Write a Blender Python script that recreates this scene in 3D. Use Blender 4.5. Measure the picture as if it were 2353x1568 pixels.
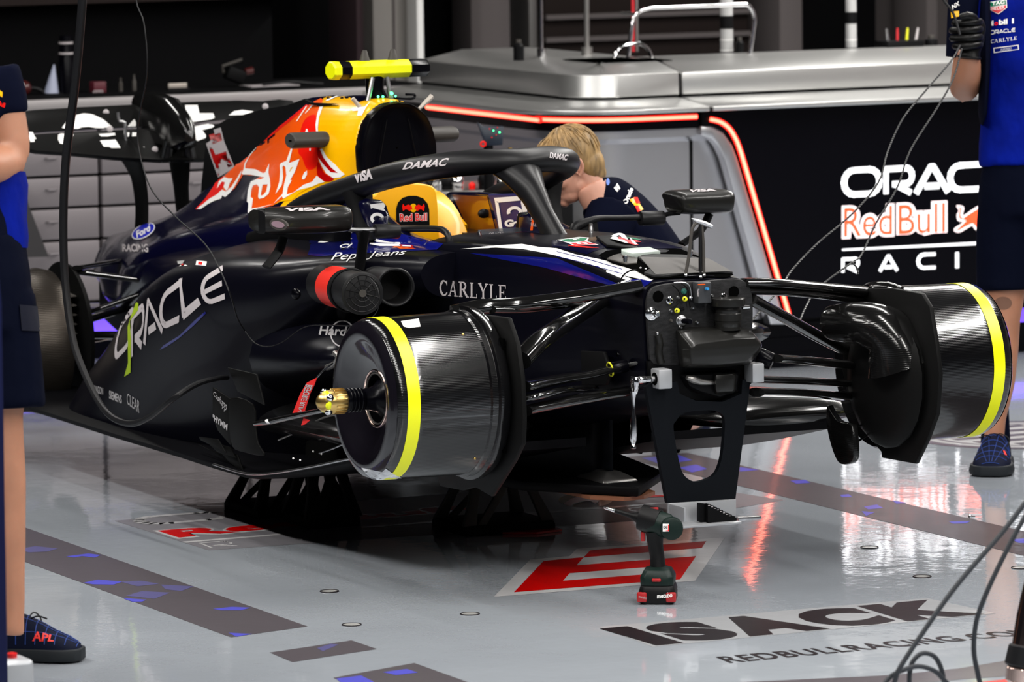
import bpy, bmesh, math, random
from math import sin, cos, pi, radians, sqrt, hypot, atan2
from mathutils import Vector as V, Matrix
from mathutils.bvhtree import BVHTree
random.seed(7)
for o in list(bpy.data.objects):
    bpy.data.objects.remove(o)
sc = bpy.context.scene
COL = sc.collection

# ---------------------------------------------------------------- camera
# World: X = the way the car points, Y = the car's left, Z up, floor at 0.
F = 12050.0; CX, CY = 1176.5, 784.0
CAM_LOC = V((12.3983, -6.3642, 2.1))
CR = V((0.42929225, 0.90308119, -0.01235037))    # camera right
CD = V((0.08864018, -0.05573699, -0.99450305))   # camera down
CF = V((-0.89880537, 0.42583771, -0.10397673))   # camera forward
cd = bpy.data.cameras.new('camera'); cam = bpy.data.objects.new('camera', cd); COL.objects.link(cam)
cam.matrix_world = Matrix(((CR.x, -CD.x, -CF.x, CAM_LOC.x), (CR.y, -CD.y, -CF.y, CAM_LOC.y),
                           (CR.z, -CD.z, -CF.z, CAM_LOC.z), (0, 0, 0, 1)))
cd.sensor_fit = 'HORIZONTAL'; cd.sensor_width = 36; cd.lens = F / 2353 * 36
cd.clip_start = 0.5; cd.clip_end = 100
cd.dof.use_dof = True; cd.dof.focus_distance = 14.2; cd.dof.aperture_fstop = 6.3
sc.camera = cam

# ---------------------------------------------------------------- light, world, exposure
sc.view_settings.view_transform = 'Standard'; sc.view_settings.look = 'None'
sc.view_settings.gamma = 1.0; sc.view_settings.use_curve_mapping = False
sc.view_settings.exposure = 0.0
w = bpy.data.worlds.new('world'); sc.world = w; w.use_nodes = True
w.node_tree.nodes['Background'].inputs[0].default_value = (0.55, 0.65, 1.0, 1)
w.node_tree.nodes['Background'].inputs[1].default_value = 0.006

def area(name, loc, sx, sy, power, color=(1, 1, 1), rot=(0, 0, 0), spread=180):
    l = bpy.data.lights.new(name, 'AREA'); l.shape = 'RECTANGLE'; l.size = sx; l.size_y = sy
    l.energy = power; l.color = color; l.spread = radians(spread)
    o = bpy.data.objects.new(name, l); COL.objects.link(o); o.location = loc; o.rotation_euler = rot
    return o
CEIL = 3.3
LAMPS = [  # x, y, size x, size y, watts : fluorescent battens under the garage ceiling and over its mouth, then added fill battens
    (1.9, -2.2, 3.4, 0.18, 95), (1.9, 0.2, 3.4, 0.18, 75), (1.9, 2.6, 3.4, 0.18, 120),
    (-2.0, -1.3, 3.4, 0.12, 40), (-2.0, 1.5, 3.4, 0.12, 60), (-2.0, 3.6, 3.4, 0.18, 150),
    (-4.6, 3.9, 1.6, 0.2, 110), (-5.0, -0.4, 1.6, 0.12, 34),
    (-1.2, -3.1, 3.4, 0.18, 150), (5.4, -2.0, 3.0, 0.18, 120), (5.4, 0.8, 3.0, 0.18, 120)]  # added fill: left aisle for the car's side, apron pair for the floor
for i, (x, y, a, b, p) in enumerate(LAMPS):
    area('garage_light', (x, y, CEIL - 0.09), a, b, p, (1.0, 0.97, 0.93))
# flood light of the pit lane in front of the garage, behind and above the photographer
area('pit_lane_light', (10.5, 4.9, 5.0), 1.0, 3.4, 430, (0.84, 0.92, 1.0), (0, radians(60), radians(22)))
area('pit_lane_light', (10.5, -4.0, 5.4), 1.0, 3.0, 260, (0.84, 0.92, 1.0), (0, radians(58), radians(-15)))

# ---------------------------------------------------------------- helpers: survey
def ray(px, py):
    return (CR * ((px - CX) / F) + CD * ((py - CY) / F) + CF)
def at(p, X=None, Y=None, Z=None, D=None):
    """the point of a plane X, Y or Z = const (or at a depth D) seen at photograph position p"""
    d = ray(*p)
    if X is not None: t = (X - CAM_LOC.x) / d.x
    elif Y is not None: t = (Y - CAM_LOC.y) / d.y
    elif Z is not None: t = (Z - CAM_LOC.z) / d.z
    else: t = D
    return CAM_LOC + d * t
def zA(x, y): return (x / 2.904, 100 + y / 2.904)
def zB(x, y): return (600 + x / 2.904, 100 + y / 2.904)
def zC(x, y): return (1300 + x / 3.136, 400 + y / 3.136)
def zD(x, y): return (1650 + x / 2.24, 550 + y / 2.24)
def zE(x, y): return (x / 3.136, 560 + y / 3.136)
def zF(x, y): return (560 + x / 2.45, 560 + y / 2.45)
def zG(x, y): return (1100 + x / 2.613, 700 + y / 2.613)
def zL(x, y): return (440 + x / 5.6, 220 + y / 5.6)
def zW(x, y): return (40 + x / 3.677, 200 + y / 3.677)
def zT(x, y): return (1280 + x / 4.902, 520 + y / 4.902)
def zS(x, y): return (1880 + x / 5.226, 360 + y / 5.226)
def zM(x, y): return (560 + x / 6.536, 440 + y / 6.536)
def zK(x, y): return (1120 + x / 4.057, 1220 + y / 4.057)

# ---------------------------------------------------------------- helpers: materials
MATS = {}
def mat(name, col=(.5, .5, .5), rough=.5, metal=0.0, coat=0.0, emit=None, es=0.0, bump=None, vary=None, spec=None, alpha=None, trans=0.0, sheen=0.0, sss=0.0):
    m = bpy.data.materials.new(name); m.use_nodes = True; nt = m.node_tree; b = nt.nodes['Principled BSDF']
    if len(col) == 3: col = (*col, 1)
    b.inputs['Base Color'].default_value = col; b.inputs['Roughness'].default_value = rough
    b.inputs['Metallic'].default_value = metal; b.inputs['Coat Weight'].default_value = coat
    b.inputs['Coat Roughness'].default_value = 0.05
    if spec is not None: b.inputs['Specular IOR Level'].default_value = spec
    if trans: b.inputs['Transmission Weight'].default_value = trans
    if sheen: b.inputs['Sheen Weight'].default_value = sheen
    if sss:
        b.inputs['Subsurface Weight'].default_value = sss; b.inputs['Subsurface Scale'].default_value = 0.02
        b.inputs['Subsurface Radius'].default_value = (1, .35, .2)
    if alpha is not None: b.inputs['Alpha'].default_value = alpha
    if emit: b.inputs['Emission Color'].default_value = (*emit, 1); b.inputs['Emission Strength'].default_value = es
    tc = nt.nodes.new('ShaderNodeTexCoord')
    if vary:   # (scale, amount, stretch)
        sc_, am, st = vary
        mp = nt.nodes.new('ShaderNodeMapping'); mp.inputs['Scale'].default_value = st
        n = nt.nodes.new('ShaderNodeTexNoise'); n.inputs['Scale'].default_value = sc_; n.inputs['Detail'].default_value = 5
        r = nt.nodes.new('ShaderNodeMapRange'); r.inputs[1].default_value = .3; r.inputs[2].default_value = .7
        r.inputs[3].default_value = 1 - am; r.inputs[4].default_value = 1 + am * .6
        mx = nt.nodes.new('ShaderNodeMix'); mx.data_type = 'RGBA'; mx.blend_type = 'MULTIPLY'; mx.inputs[0].default_value = 1
        mx.inputs[6].default_value = col
        nt.links.new(tc.outputs['Object'], mp.inputs[0]); nt.links.new(mp.outputs[0], n.inputs['Vector'])
        nt.links.new(n.outputs['Fac'], r.inputs[0]); nt.links.new(r.outputs[0], mx.inputs[7]); nt.links.new(mx.outputs[2], b.inputs['Base Color'])
    if bump:   # (kind, scale, strength, stretch, distance)
        kind, s_, k_, st, dist = bump
        mp = nt.nodes.new('ShaderNodeMapping'); mp.inputs['Scale'].default_value = st
        if kind == 'noise':
            n = nt.nodes.new('ShaderNodeTexNoise'); n.inputs['Scale'].default_value = s_; n.inputs['Detail'].default_value = 3; out = n.outputs['Fac']
        elif kind == 'wave':
            n = nt.nodes.new('ShaderNodeTexWave'); n.inputs['Scale'].default_value = s_; n.bands_direction = 'Z'; out = n.outputs['Fac']
            n.inputs['Distortion'].default_value = .3
        elif kind == 'weave':
            n = nt.nodes.new('ShaderNodeTexChecker'); n.inputs['Scale'].default_value = s_; out = n.outputs['Fac']
        bp = nt.nodes.new('ShaderNodeBump'); bp.inputs['Strength'].default_value = k_; bp.inputs['Distance'].default_value = dist
        nt.links.new(tc.outputs['Object'], mp.inputs[0]); nt.links.new(mp.outputs[0], n.inputs['Vector'])
        nt.links.new(out, bp.inputs['Height']); nt.links.new(bp.outputs[0], b.inputs['Normal'])
    MATS[name] = m
    return m
one = (1, 1, 1)
M_carbon = mat('carbon_gloss', (.005, .005, .005), .16, 0, .3, bump=('wave', 55, .12, one, .001), spec=0.35)
M_tube = mat('carbon_arm', (.005, .005, .005), .12, 0, 1.0)
M_carbonsat = mat('carbon_satin', (.005, .005, .005), .46, 0, 0, bump=('weave', 260, .25, one, .0005), spec=0.08)
M_bulk = mat('carbon_raw', (.017, .017, .018), .5, 0, 0, bump=('weave', 300, .5, one, .0006), vary=(60, .5, (1, 1, 3)), spec=0.2)
M_duct = mat('carbon_duct', (.010, .0098, .009), .32, 0, .2, bump=('wave', 70, .35, (0, 1, 0.2), .001), spec=0.25)
M_matte = mat('matte_black', (.003, .003, .0035), .55, spec=0.1)
M_halo = mat('halo_satin_black', (.007, .007, .008), .40, spec=0.28)
M_black = mat('black_rubber', (.003, .003, .004), .5, spec=0.25)
M_void = mat('dark_void', (.002, .002, .002), .9, spec=0.0)
M_navy = mat('car_navy_gloss', (.002, .002, .018), .18, 0, .3)
M_body = mat('car_body_black_blue', (.0022, .0022, .005), .3, 0, .05, spec=0.13)
M_body2 = mat('car_underbody_black', (.003, .003, .004), .45, spec=0.1)  # matt black of the keel and floor wings
M_blue = mat('car_blue', (.005, .008, .16), .15, 0, .8)
M_yel = mat('car_yellow', (1, .50, .0), .28, 0, .15, spec=.35)
M_yel2 = mat('headrest_yellow', (.95, .44, .0), .38, 0, .1)
M_org = mat('livery_orange', (1, .105, .002), .28, 0, .15, spec=.3)
M_red = mat('livery_red', (.95, .010, .004), .28, 0, .15, spec=.3)
M_dred = mat('livery_deep_red', (.55, .0, .0), .3, 0, .4)
M_white = mat('livery_white', (.95, .94, .92), .35, spec=.3)
M_lil = mat('livery_lilac_white', (.50, .46, .47), .45)
M_gtext = mat('livery_grey', (.45, .44, .45), .45)
M_neon = mat('neon_yellow', (.92, .96, .0), .35)
M_drum = mat('drum_carbon', (.0035, .0035, .004), .15, 0, .3, bump=('wave', 78, .16, (0, 0, 1), .0012), spec=0.55)
M_drumface = mat('drum_face_gloss', (.006, .005, .008), .14, 0, .6)
M_chrome = mat('chrome', (.75, .75, .76), .12, 1)
M_steel = mat('brushed_steel', (.48, .48, .49), .3, 1, vary=(30, .3, (1, 1, .1)))
M_alu = mat('aluminium', (.62, .63, .65), .38, .9)
M_alud = mat('aluminium_dark', (.30, .29, .28), .35, .9)
M_gold = mat('gold_anodised', (.62, .42, .14), .3, 1)
M_grey = mat('antenna_grey', (.055, .05, .045), .45, spec=0.25)
M_beige = mat('pitot_beige', (.5, .45, .40), .4, .3)
M_glass = mat('windscreen', (.12, .13, .15), .08, alpha=.55)
M_green = mat('green_led', (.05, .6, .2), .5, emit=(.05, 1, .3), es=7)
M_plate = mat('black_anodised', (.004, .005, .007), .5, bump=('noise', 30, .05, one, .001), spec=0.08)
M_silver = mat('satin_silver_block', (.42, .43, .45), .42, .5)
M_ledred = mat('red_light_core', (1, .3, .2), .5, emit=(1, .20, .12), es=3.6)
M_ledred2 = mat('red_light_edge', (1, .02, .01), .5, emit=(1, .015, .008), es=1.6)
M_ledblue = mat('violet_light', (.2, .1, 1), .5, emit=(.13, .06, 1), es=1.5)
M_signw = mat('sign_white', (.9, .9, .9), .5, emit=(.93, .94, 1), es=1.15)
M_signr = mat('sign_red', (.9, .1, .03), .5, emit=(1, .06, .012), es=1.0)
M_signp = mat('sign_pink_white', (.9, .8, .8), .5, emit=(1, .80, .82), es=1.0)
M_board = mat('board_black_gloss', (.0015, .0015, .003), .25, spec=0.12)
M_cons = mat('console_aluminium', (.55, .55, .54), .33, .85, bump=('noise', 18, .05, (1, 1, .05), .002))
M_cons2 = mat('console_cladding', (.60, .60, .62), .33, 1.0, bump=('noise', 8, .06, (3, 3, .1), .003))
M_drawer = mat('drawer_front_grey', (.21, .19, .20), .45, .2)
M_bench = mat('bench_top', (.34, .32, .32), .4, .3)
M_dark = mat('wall_black', (.001, .001, .0015), .8, spec=.1)
M_brownw = mat('wall_brown', (.02, .015, .014), .7, spec=0.05)
M_greyw = mat('wall_greybrown', (.12, .105, .105), .7, spec=0.1)
M_mauve = mat('wall_mauve', (.12, .08, .09), .55, spec=0.1)
M_palew = mat('wall_pale', (.22, .205, .19), .5)
M_skin = mat('skin', (.40, .18, .105), .5, sss=.15, bump=('noise', 120, .1, one, .001), vary=(14, .12, one))
M_skinp = mat('skin_pale', (.62, .31, .22), .5, sss=.15, vary=(20, .15, one))
M_hair = mat('hair_blond', (.36, .225, .09), .5, vary=(60, .55, (1, 1, .18)), bump=('noise', 90, .6, (1, 1, .15), .004))
M_hair2 = mat('hair_brown', (.12, .06, .02), .5, vary=(60, .5, (1, 1, .18)), bump=('noise', 90, .6, (1, 1, .15), .004))
M_shirtn = mat('shirt_navy', (.003, .004, .012), .8, bump=('noise', 40, .3, one, .004), spec=0.02)
M_shirtb = mat('shirt_royal_blue', (.001, .008, .20), .75, bump=('noise', 9, .9, (1, 1, .7), .02), vary=(6, .45, one), spec=0.05)
M_short = mat('shorts_navy', (.0025, .0035, .010), .8, bump=('noise', 14, .6, one, .01), spec=0.02)
M_glove = mat('glove_black', (.003, .003, .003), .4, bump=('noise', 60, .4, one, .003), spec=0.2)
M_shoe = mat('shoe_knit', (.003, .005, .018), .7, bump=('noise', 300, .5, one, .001), spec=0.1)
M_sole = mat('shoe_sole', (.014, .017, .02), .6, spec=0.2)
M_lace = mat('shoe_blue_thread', (.005, .04, .25), .6)
M_shoered = mat('shoe_red_print', (.75, .03, .02), .5)
M_drillg = mat('drill_green', (.003, .013, .010), .45, bump=('noise', 200, .3, one, .0006), spec=0.3)
M_drillb = mat('drill_black', (.003, .003, .0035), .5, spec=0.25)
M_drillr = mat('drill_red', (.40, .012, .015), .4)
M_cable = mat('cable_grey', (.02, .023, .028), .5, spec=0.3)
M_wire = mat('wire_braid', (.02, .02, .02), .45, bump=('wave', 60, .8, one, .002))
M_stand = mat('stand_grey', (.075, .075, .07), .5, .3, spec=0.2)
M_standb = mat('stand_black', (.003, .003, .003), .6, spec=0.1)
M_copper = mat('copper_chrome', (.75, .55, .48), .15, 1)
M_wood = mat('plank_wood', (.30, .12, .06), .5)
M_yelr = mat('ring_yellow', (.75, .75, .02), .4)
M_ford = mat('badge_blue', (.01, .02, .5), .3)
M_tgreen = mat('emblem_green', (.0, .16, .07), .4)
M_tred = mat('emblem_red', (.6, .02, .03), .4)
M_remove = mat('ribbon_red', (.75, .012, .010), .6)
M_navyp = mat('panel_navy', (.002, .004, .035), .4, spec=0.2)

# ---------------------------------------------------------------- helpers: meshes
class MB:
    def __init__(s): s.v = []; s.f = []
    def add(s, vs, fs):
        n = len(s.v); s.v += [V(p) for p in vs]; s.f += [tuple(i + n for i in f) for f in fs]; return s
    def box(s, c, d, rot=None):
        c = V(c); q = []
        for z in (-1, 1):
            for y in (-1, 1):
                for x in (-1, 1):
                    p = V((x * d[0] / 2, y * d[1] / 2, z * d[2] / 2))
                    if rot is not None: p = rot @ p
                    q.append(c + p)
        return s.add(q, [(0, 2, 3, 1), (4, 5, 7, 6), (0, 1, 5, 4), (2, 6, 7, 3), (0, 4, 6, 2), (1, 3, 7, 5)])
    def hexa(s, q): return s.add(q, [(0, 3, 2, 1), (4, 5, 6, 7), (0, 1, 5, 4), (1, 2, 6, 5), (2, 3, 7, 6), (3, 0, 4, 7)])
    def prism(s, loop, vec):
        n = len(loop); vec = V(vec); a = [V(p) for p in loop]; b = [p + vec for p in a]
        return s.add(a + b, [tuple(range(n))[::-1], tuple(range(n, 2 * n))] + [(i, (i + 1) % n, n + (i + 1) % n, n + i) for i in range(n)])
    def loft(s, secs, caps=(True, True), closed=True):
        n = len(secs[0]); vs = [p for q in secs for p in q]; fs = []
        for k in range(len(secs) - 1):
            for i in range(n if closed else n - 1):
                a = k * n + i; b = k * n + (i + 1) % n; fs.append((a, b, b + n, a + n))
        if closed and caps[0]: fs.append(tuple(range(n))[::-1])
        if closed and caps[1]: fs.append(tuple(range((len(secs) - 1) * n, len(secs) * n)))
        return s.add(vs, fs)
    def tube(s, path, r, n=14, flat=1.0, up=None, caps=(True, True), smooth=0, ang=0.0, sq=1.0):
        path = [V(p) for p in path]
        if not hasattr(r, '__len__'): r = [r] * len(path)
        if smooth: path, r = spline(path, smooth, r)
        secs = []; u = None
        for i, p in enumerate(path):
            t = (path[min(i + 1, len(path) - 1)] - path[max(i - 1, 0)])
            if t.length < 1e-9: t = V((0, 0, 1))
            t.normalize()
            if up is not None: u = V(up) - t * V(up).dot(t)
            elif u is None:
                u = V((0, 0, 1)) - t * t.z
                if u.length < .1: u = V((0, 1, 0)) - t * t.y
            else: u = u - t * u.dot(t)
            u.normalize(); w_ = t.cross(u)
            rr = r[i]; ra, rb = (rr if hasattr(rr, '__len__') else (rr, rr * flat))
            cs = [(cos(2 * pi * k / n + ang), sin(2 * pi * k / n + ang)) for k in range(n)]
            if sq != 1: cs = [(math.copysign(abs(a) ** sq, a), math.copysign(abs(b) ** sq, b)) for a, b in cs]
            secs.append([p + w_ * (ra * a) + u * (rb * b) for a, b in cs])
        return s.loft(secs, caps)
    def lathe(s, o, ax, prof, n=32, caps=(True, True)):
        """prof: list of (distance along axis, radius)"""
        o = V(o); ax = V(ax).normalized(); u = ax.orthogonal().normalized(); w_ = ax.cross(u)
        return s.loft([[o + ax * t + (u * cos(2 * pi * k / n) + w_ * sin(2 * pi * k / n)) * max(r, 1e-5) for k in range(n)] for t, r in prof], caps)
    def ball(s, c, r, nu=14, nv=9, rot=None):
        c = V(c); r = V(r) if hasattr(r, '__len__') else V((r, r, r)); secs = []
        for j in range(nv + 1):
            a = -pi / 2 + pi * j / nv
            ring = []
            for k in range(nu):
                b = 2 * pi * k / nu; ca = max(cos(a), 1e-4)
                p = V((r.x * ca * cos(b), r.y * ca * sin(b), r.z * sin(a)))
                if rot is not None: p = rot @ p
                ring.append(c + p)
            secs.append(ring)
        return s.loft(secs)
    def torus(s, c, ax, R, r, n=36, m=10, a0=0, a1=2 * pi):
        c = V(c); ax = V(ax).normalized(); u = ax.orthogonal().normalized(); w_ = ax.cross(u); full = abs(a1 - a0) > 6.28
        secs = []
        for k in range(n + 1):
            a = a0 + (a1 - a0) * k / n; d = u * cos(a) + w_ * sin(a)
            secs.append([c + d * (R + r * cos(2 * pi * j / m)) + ax * (r * sin(2 * pi * j / m)) for j in range(m)])
        return s.loft(secs, (not full, not full))

def spline(pts, k, r=None):
    """Catmull-Rom through pts, k samples per span"""
    out = []; rr = []; n = len(pts)
    for i in range(n - 1):
        p0, p1, p2, p3 = pts[max(i - 1, 0)], pts[i], pts[i + 1], pts[min(i + 2, n - 1)]
        for j in range(k):
            t = j / k
            out.append(.5 * ((2 * p1) + (p2 - p0) * t + (2 * p0 - 5 * p1 + 4 * p2 - p3) * t * t + (3 * p1 - p0 - 3 * p2 + p3) * t ** 3))
            if r is not None:
                a, b = r[i], r[i + 1]
                rr.append((a[0] + (b[0] - a[0]) * t, a[1] + (b[1] - a[1]) * t) if hasattr(a, '__len__') else a + (b - a) * t)
    out.append(pts[-1])
    if r is None: return out
    rr.append(r[-1]); return out, rr
def spline2(pts, k=5, closed=True):
    n = len(pts); out = []
    for i in range(n if closed else n - 1):
        if closed: p = [pts[(i + j - 1) % n] for j in range(4)]
        else: p = [pts[min(max(i + j - 1, 0), n - 1)] for j in range(4)]
        for j in range(k):
            t = j / k
            out.append(tuple(.5 * ((2 * p[1][c]) + (p[2][c] - p[0][c]) * t + (2 * p[0][c] - 5 * p[1][c] + 4 * p[2][c] - p[3][c]) * t * t + (3 * p[1][c] - p[0][c] - 3 * p[2][c] + p[3][c]) * t ** 3) for c in range(2)))
    return out

def origin_of(o):
    p = V((0, 0, 0))
    while o is not None: p += o.location; o = o.parent
    return p
def link(name, me, m, parent=None, smooth=35):
    if m is not None and len(me.materials) == 0: me.materials.append(m)
    o = bpy.data.objects.new(name, me); COL.objects.link(o)
    if parent is not None:
        o.parent = parent; q = origin_of(parent)
        if q.length > 0: me.transform(Matrix.Translation(-q))
    if smooth:
        me.polygons.foreach_set('use_smooth', [True] * len(me.polygons))
        try: me.set_sharp_from_angle(angle=radians(smooth))
        except Exception: pass
    me.update()
    return o
def build(name, mb, m, parent=None, smooth=35, bevel=0, bseg=2, sub=0, kind=None, label=None):
    me = bpy.data.meshes.new(name); me.from_pydata([tuple(p) for p in mb.v], [], mb.f)
    bm = bmesh.new(); bm.from_mesh(me)
    bmesh.ops.recalc_face_normals(bm, faces=bm.faces)
    if bevel:
        es = [e for e in bm.edges if len(e.link_faces) == 2 and e.calc_face_angle(0) > radians(30)]
        bmesh.ops.bevel(bm, geom=es, offset=bevel, segments=bseg, affect='EDGES', profile=.5, clamp_overlap=True)
    if sub:
        bmesh.ops.subdivide_edges(bm, edges=bm.edges, cuts=sub, use_grid_fill=True, smooth=0)
    bm.to_mesh(me); bm.free()
    o = link(name, me, m, parent, smooth)
    if kind: o['kind'] = kind
    if label: o['label'] = label
    return o
def thing(name, label, cat, loc=(0, 0, 0), group=None):
    o = bpy.data.objects.new(name, None); COL.objects.link(o); o.location = loc; o.empty_display_size = .1
    o['label'] = label; o['category'] = cat
    if group: o['group'] = group
    return o
def tag(o, label, cat, group=None, kind=None):
    o['label'] = label; o['category'] = cat
    if group: o['group'] = group
    if kind: o['kind'] = kind
    return o

# ---------------------------------------------------------------- helpers: flat print and stickers
def fill2d(polys):
    """2D polygons (even-odd holes) -> triangulated (verts, faces)"""
    cu = bpy.data.curves.new('t', 'CURVE'); cu.dimensions = '2D'; cu.fill_mode = 'BOTH'
    for pl in polys:
        sp = cu.splines.new('POLY'); sp.points.add(len(pl) - 1)
        for i, p in enumerate(pl): sp.points[i].co = (p[0], p[1], 0, 1)
        sp.use_cyclic_u = True
    return c2m(cu)
def c2m(cu):
    ob = bpy.data.objects.new('t', cu); COL.objects.link(ob)
    dg = bpy.context.evaluated_depsgraph_get(); dg.update()
    me = bpy.data.meshes.new_from_object(ob.evaluated_get(dg))
    vs = [(v.co.x, v.co.y) for v in me.vertices]; fs = [tuple(p.vertices) for p in me.polygons]
    bpy.data.objects.remove(ob); bpy.data.meshes.remove(me)
    if isinstance(cu, bpy.types.TextCurve) or True: bpy.data.curves.remove(cu)
    return vs, fs
def text2d(s, shear=0, bold=0.0, space=1.0, res=4):
    """text normalised to the unit square (y up)"""
    cu = bpy.data.curves.new('t', 'FONT'); cu.body = s; cu.shear = shear; cu.offset = bold; cu.space_character = space
    cu.resolution_u = res; cu.fill_mode = 'BOTH'
    return norm2d(*c2m(cu))
def norm2d(vs, fs):
    x0 = min(v[0] for v in vs); x1 = max(v[0] for v in vs); y0 = min(v[1] for v in vs); y1 = max(v[1] for v in vs)
    return [((x - x0) / (x1 - x0), (y - y0) / (y1 - y0)) for x, y in vs], fs
def quadmap(vs, tl, tr, br, bl):
    out = []
    for x, y in vs:
        out.append(tuple((tl[c] * (1 - x) + tr[c] * x) * y + (bl[c] * (1 - x) + br[c] * x) * (1 - y) for c in range(2)))
    return out
def arc(cx, cy, rx, ry, a0, a1, n=8):
    return [(cx + rx * cos(radians(a0 + (a1 - a0) * i / n)), cy + ry * sin(radians(a0 + (a1 - a0) * i / n))) for i in range(n + 1)]
def glyph(ch):
    """strokes of wide geometric capitals, unit height; returns (width, strokes)"""
    r = .42
    if ch == 'O': return 1.5, [arc(r, .5, r, .5, 90, 270) + arc(1.5 - r, .5, r, .5, -90, 90) + [(r, 1)]]
    if ch == 'R': return 1.25, [[(0, 0), (0, 1), (1, 1)] + arc(.98, .69, .27, .31, 90, -90) + [(.3, .38)], [(.42, .38), (1.2, 0)]]
    if ch == 'A': return 1.35, [[(0, 0), (.62, .98), (.72, .98), (1.35, 0)], [(.36, .26), (.98, .26)]]
    if ch == 'C': return 1.3, [[(1.3, 1), (r + .1, 1)] + arc(r, .5, r, .5, 90, 270) + [(1.3, 0)]]
    if ch == 'L': return 1.05, [[(0, 1), (0, .0), (1.05, 0)]]
    if ch == 'E': return 1.2, [[(1.2, 1), (r, 1)] + arc(r, .5, r, .5, 90, 270) + [(1.2, 0)], [(0.05, .5), (1.1, .5)]]
    if ch == 'I': return .0, [[(0, 0), (0, 1)]]
    if ch == 'N': return 1.1, [[(0, 0), (0, 1), (1.1, 0), (1.1, 1)]]
    if ch == 'G': return 1.3, [[(1.3, 1), (r, 1)] + arc(r, .5, r, .5, 90, 270) + [(1.3, 0), (1.3, .45), (.7, .45)]]
    if ch == 'D': return 1.25, [[(0, 0), (0, 1), (.8, 1)] + arc(.8, .5, .45, .5, 90, -90) + [(0, 0)]]
    if ch == 'M': return 1.4, [[(0, 0), (.1, 1), (.7, .1), (1.3, 1), (1.4, 0)]]
    return .6, []
def strokes2d(s, t=.17, gap=.3, shear=0.0, serif=False):
    """lettering drawn as strokes; unit square result"""
    vs = []; fs = []; x = 0
    for ch in s:
        w_, st = glyph(ch)
        for pl in st:
            pl = [(x + p[0] + shear * p[1], p[1]) for p in pl]
            n = len(pl)
            for i in range(n - 1):
                (ax, ay), (bx, by) = pl[i], pl[i + 1]; L = hypot(bx - ax, by - ay)
                if L < 1e-6: continue
                ex, ey = (bx - ax) / L * t * .5, (by - ay) / L * t * .5
                k0 = 0 if i == 0 else .42; k1 = 0 if i == n - 2 else .42
                b = len(vs)
                vs += [(ax - ex * k0 - ey, ay - ey * k0 + ex), (bx + ex * k1 - ey, by + ey * k1 + ex), (bx + ex * k1 + ey, by + ey * k1 - ex), (ax - ex * k0 + ey, ay - ey * k0 - ex)]
                fs.append((b + 3, b + 2, b + 1, b))
        x += w_ + gap
    return norm2d(vs, fs)
def serif2d(s):
    """roman capitals from stems and slab serifs; unit square result"""
    T, H = .17, .07
    G = {'C': (.78, [([(.74, .80), (.60, .93), (.42, .97)] + arc(.42, .5, .36, .47, 90, 270, 10) + [(.60, .06), (.76, .22)], .10), (arc(.44, .5, .34, .42, 110, 250, 8), T), ([(.74, .68), (.74, 1)], H)]),
         'A': (.95, [([(.10, .0), (.46, 1)], .08), ([(.46, 1), (.80, .0)], T), ([(.24, .33), (.66, .33)], .07), ([(-.04, .035), (.24, .035)], H), ([(.62, .035), (.98, .035)], H)]),
         'R': (.95, [([(.20, 0), (.20, 1)], T), ([(.02, .965), (.5, .965)] + arc(.48, .74, .22, .225, 90, -90, 8) + [(.2, .49)], .08), (arc(.46, .74, .22, .2, 70, -70, 6), .14), ([(.46, .49), (.84, .02)], T), ([(.02, .035), (.38, .035)], H), ([(.72, .035), (1.0, .035)], H)]),
         'L': (.76, [([(.20, 0), (.20, 1)], T), ([(.02, .965), (.38, .965)], H), ([(.02, .035), (.72, .035)], H), ([(.70, .0), (.70, .28)], H)]),
         'Y': (.92, [([(.10, 1), (.46, .45)], T), ([(.80, 1), (.46, .45)], .08), ([(.46, .5), (.46, 0)], T), ([(-.04, .965), (.28, .965)], H), ([(.64, .965), (.96, .965)], H), ([(.28, .035), (.64, .035)], H)]),
         'E': (.80, [([(.20, 0), (.20, 1)], T), ([(.02, .965), (.70, .965)], H), ([(.02, .035), (.74, .035)], H), ([(.70, 1), (.70, .76)], H), ([(.73, 0), (.73, .26)], H), ([(.2, .5), (.54, .5)], H), ([(.54, .38), (.54, .62)], H)])}
    vs = []; fs = []; x = 0
    for ch in s:
        w_, st = G[ch]
        for pl, t in st:
            for i in range(len(pl) - 1):
                (ax, ay), (bx, by) = pl[i], pl[i + 1]; L_ = hypot(bx - ax, by - ay)
                if L_ < 1e-6: continue
                ex, ey = (bx - ax) / L_ * t * .5, (by - ay) / L_ * t * .5; k = .35 if len(pl) > 2 else 0; b = len(vs)
                vs += [(x + ax - ex * k - ey, ay - ey * k + ex), (x + bx + ex * k - ey, by + ey * k + ex), (x + bx + ex * k + ey, by + ey * k - ex), (x + ax - ex * k + ey, ay - ey * k - ex)]
                fs.append((b + 3, b + 2, b + 1, b))
        x += w_ + .12
    return norm2d(vs, fs)
def refine(vs, fs, L):
    bm = bmesh.new(); bv = [bm.verts.new((x, y, 0)) for x, y in vs]
    for f in fs:
        try: bm.faces.new([bv[i] for i in f])
        except ValueError: pass
    bmesh.ops.triangulate(bm, faces=bm.faces)
    for _ in range(6):
        es = [e for e in bm.edges if e.calc_length() > L]
        if not es: break
        bmesh.ops.subdivide_edges(bm, edges=es, cuts=1)
        bmesh.ops.triangulate(bm, faces=[f for f in bm.faces if len(f.verts) > 3])
    bm.verts.ensure_lookup_table()
    for i, v in enumerate(bm.verts): v.index = i
    out = [(v.co.x, v.co.y) for v in bm.verts], [tuple(v.index for v in f.verts) for f in bm.faces]
    bm.free(); return out
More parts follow.
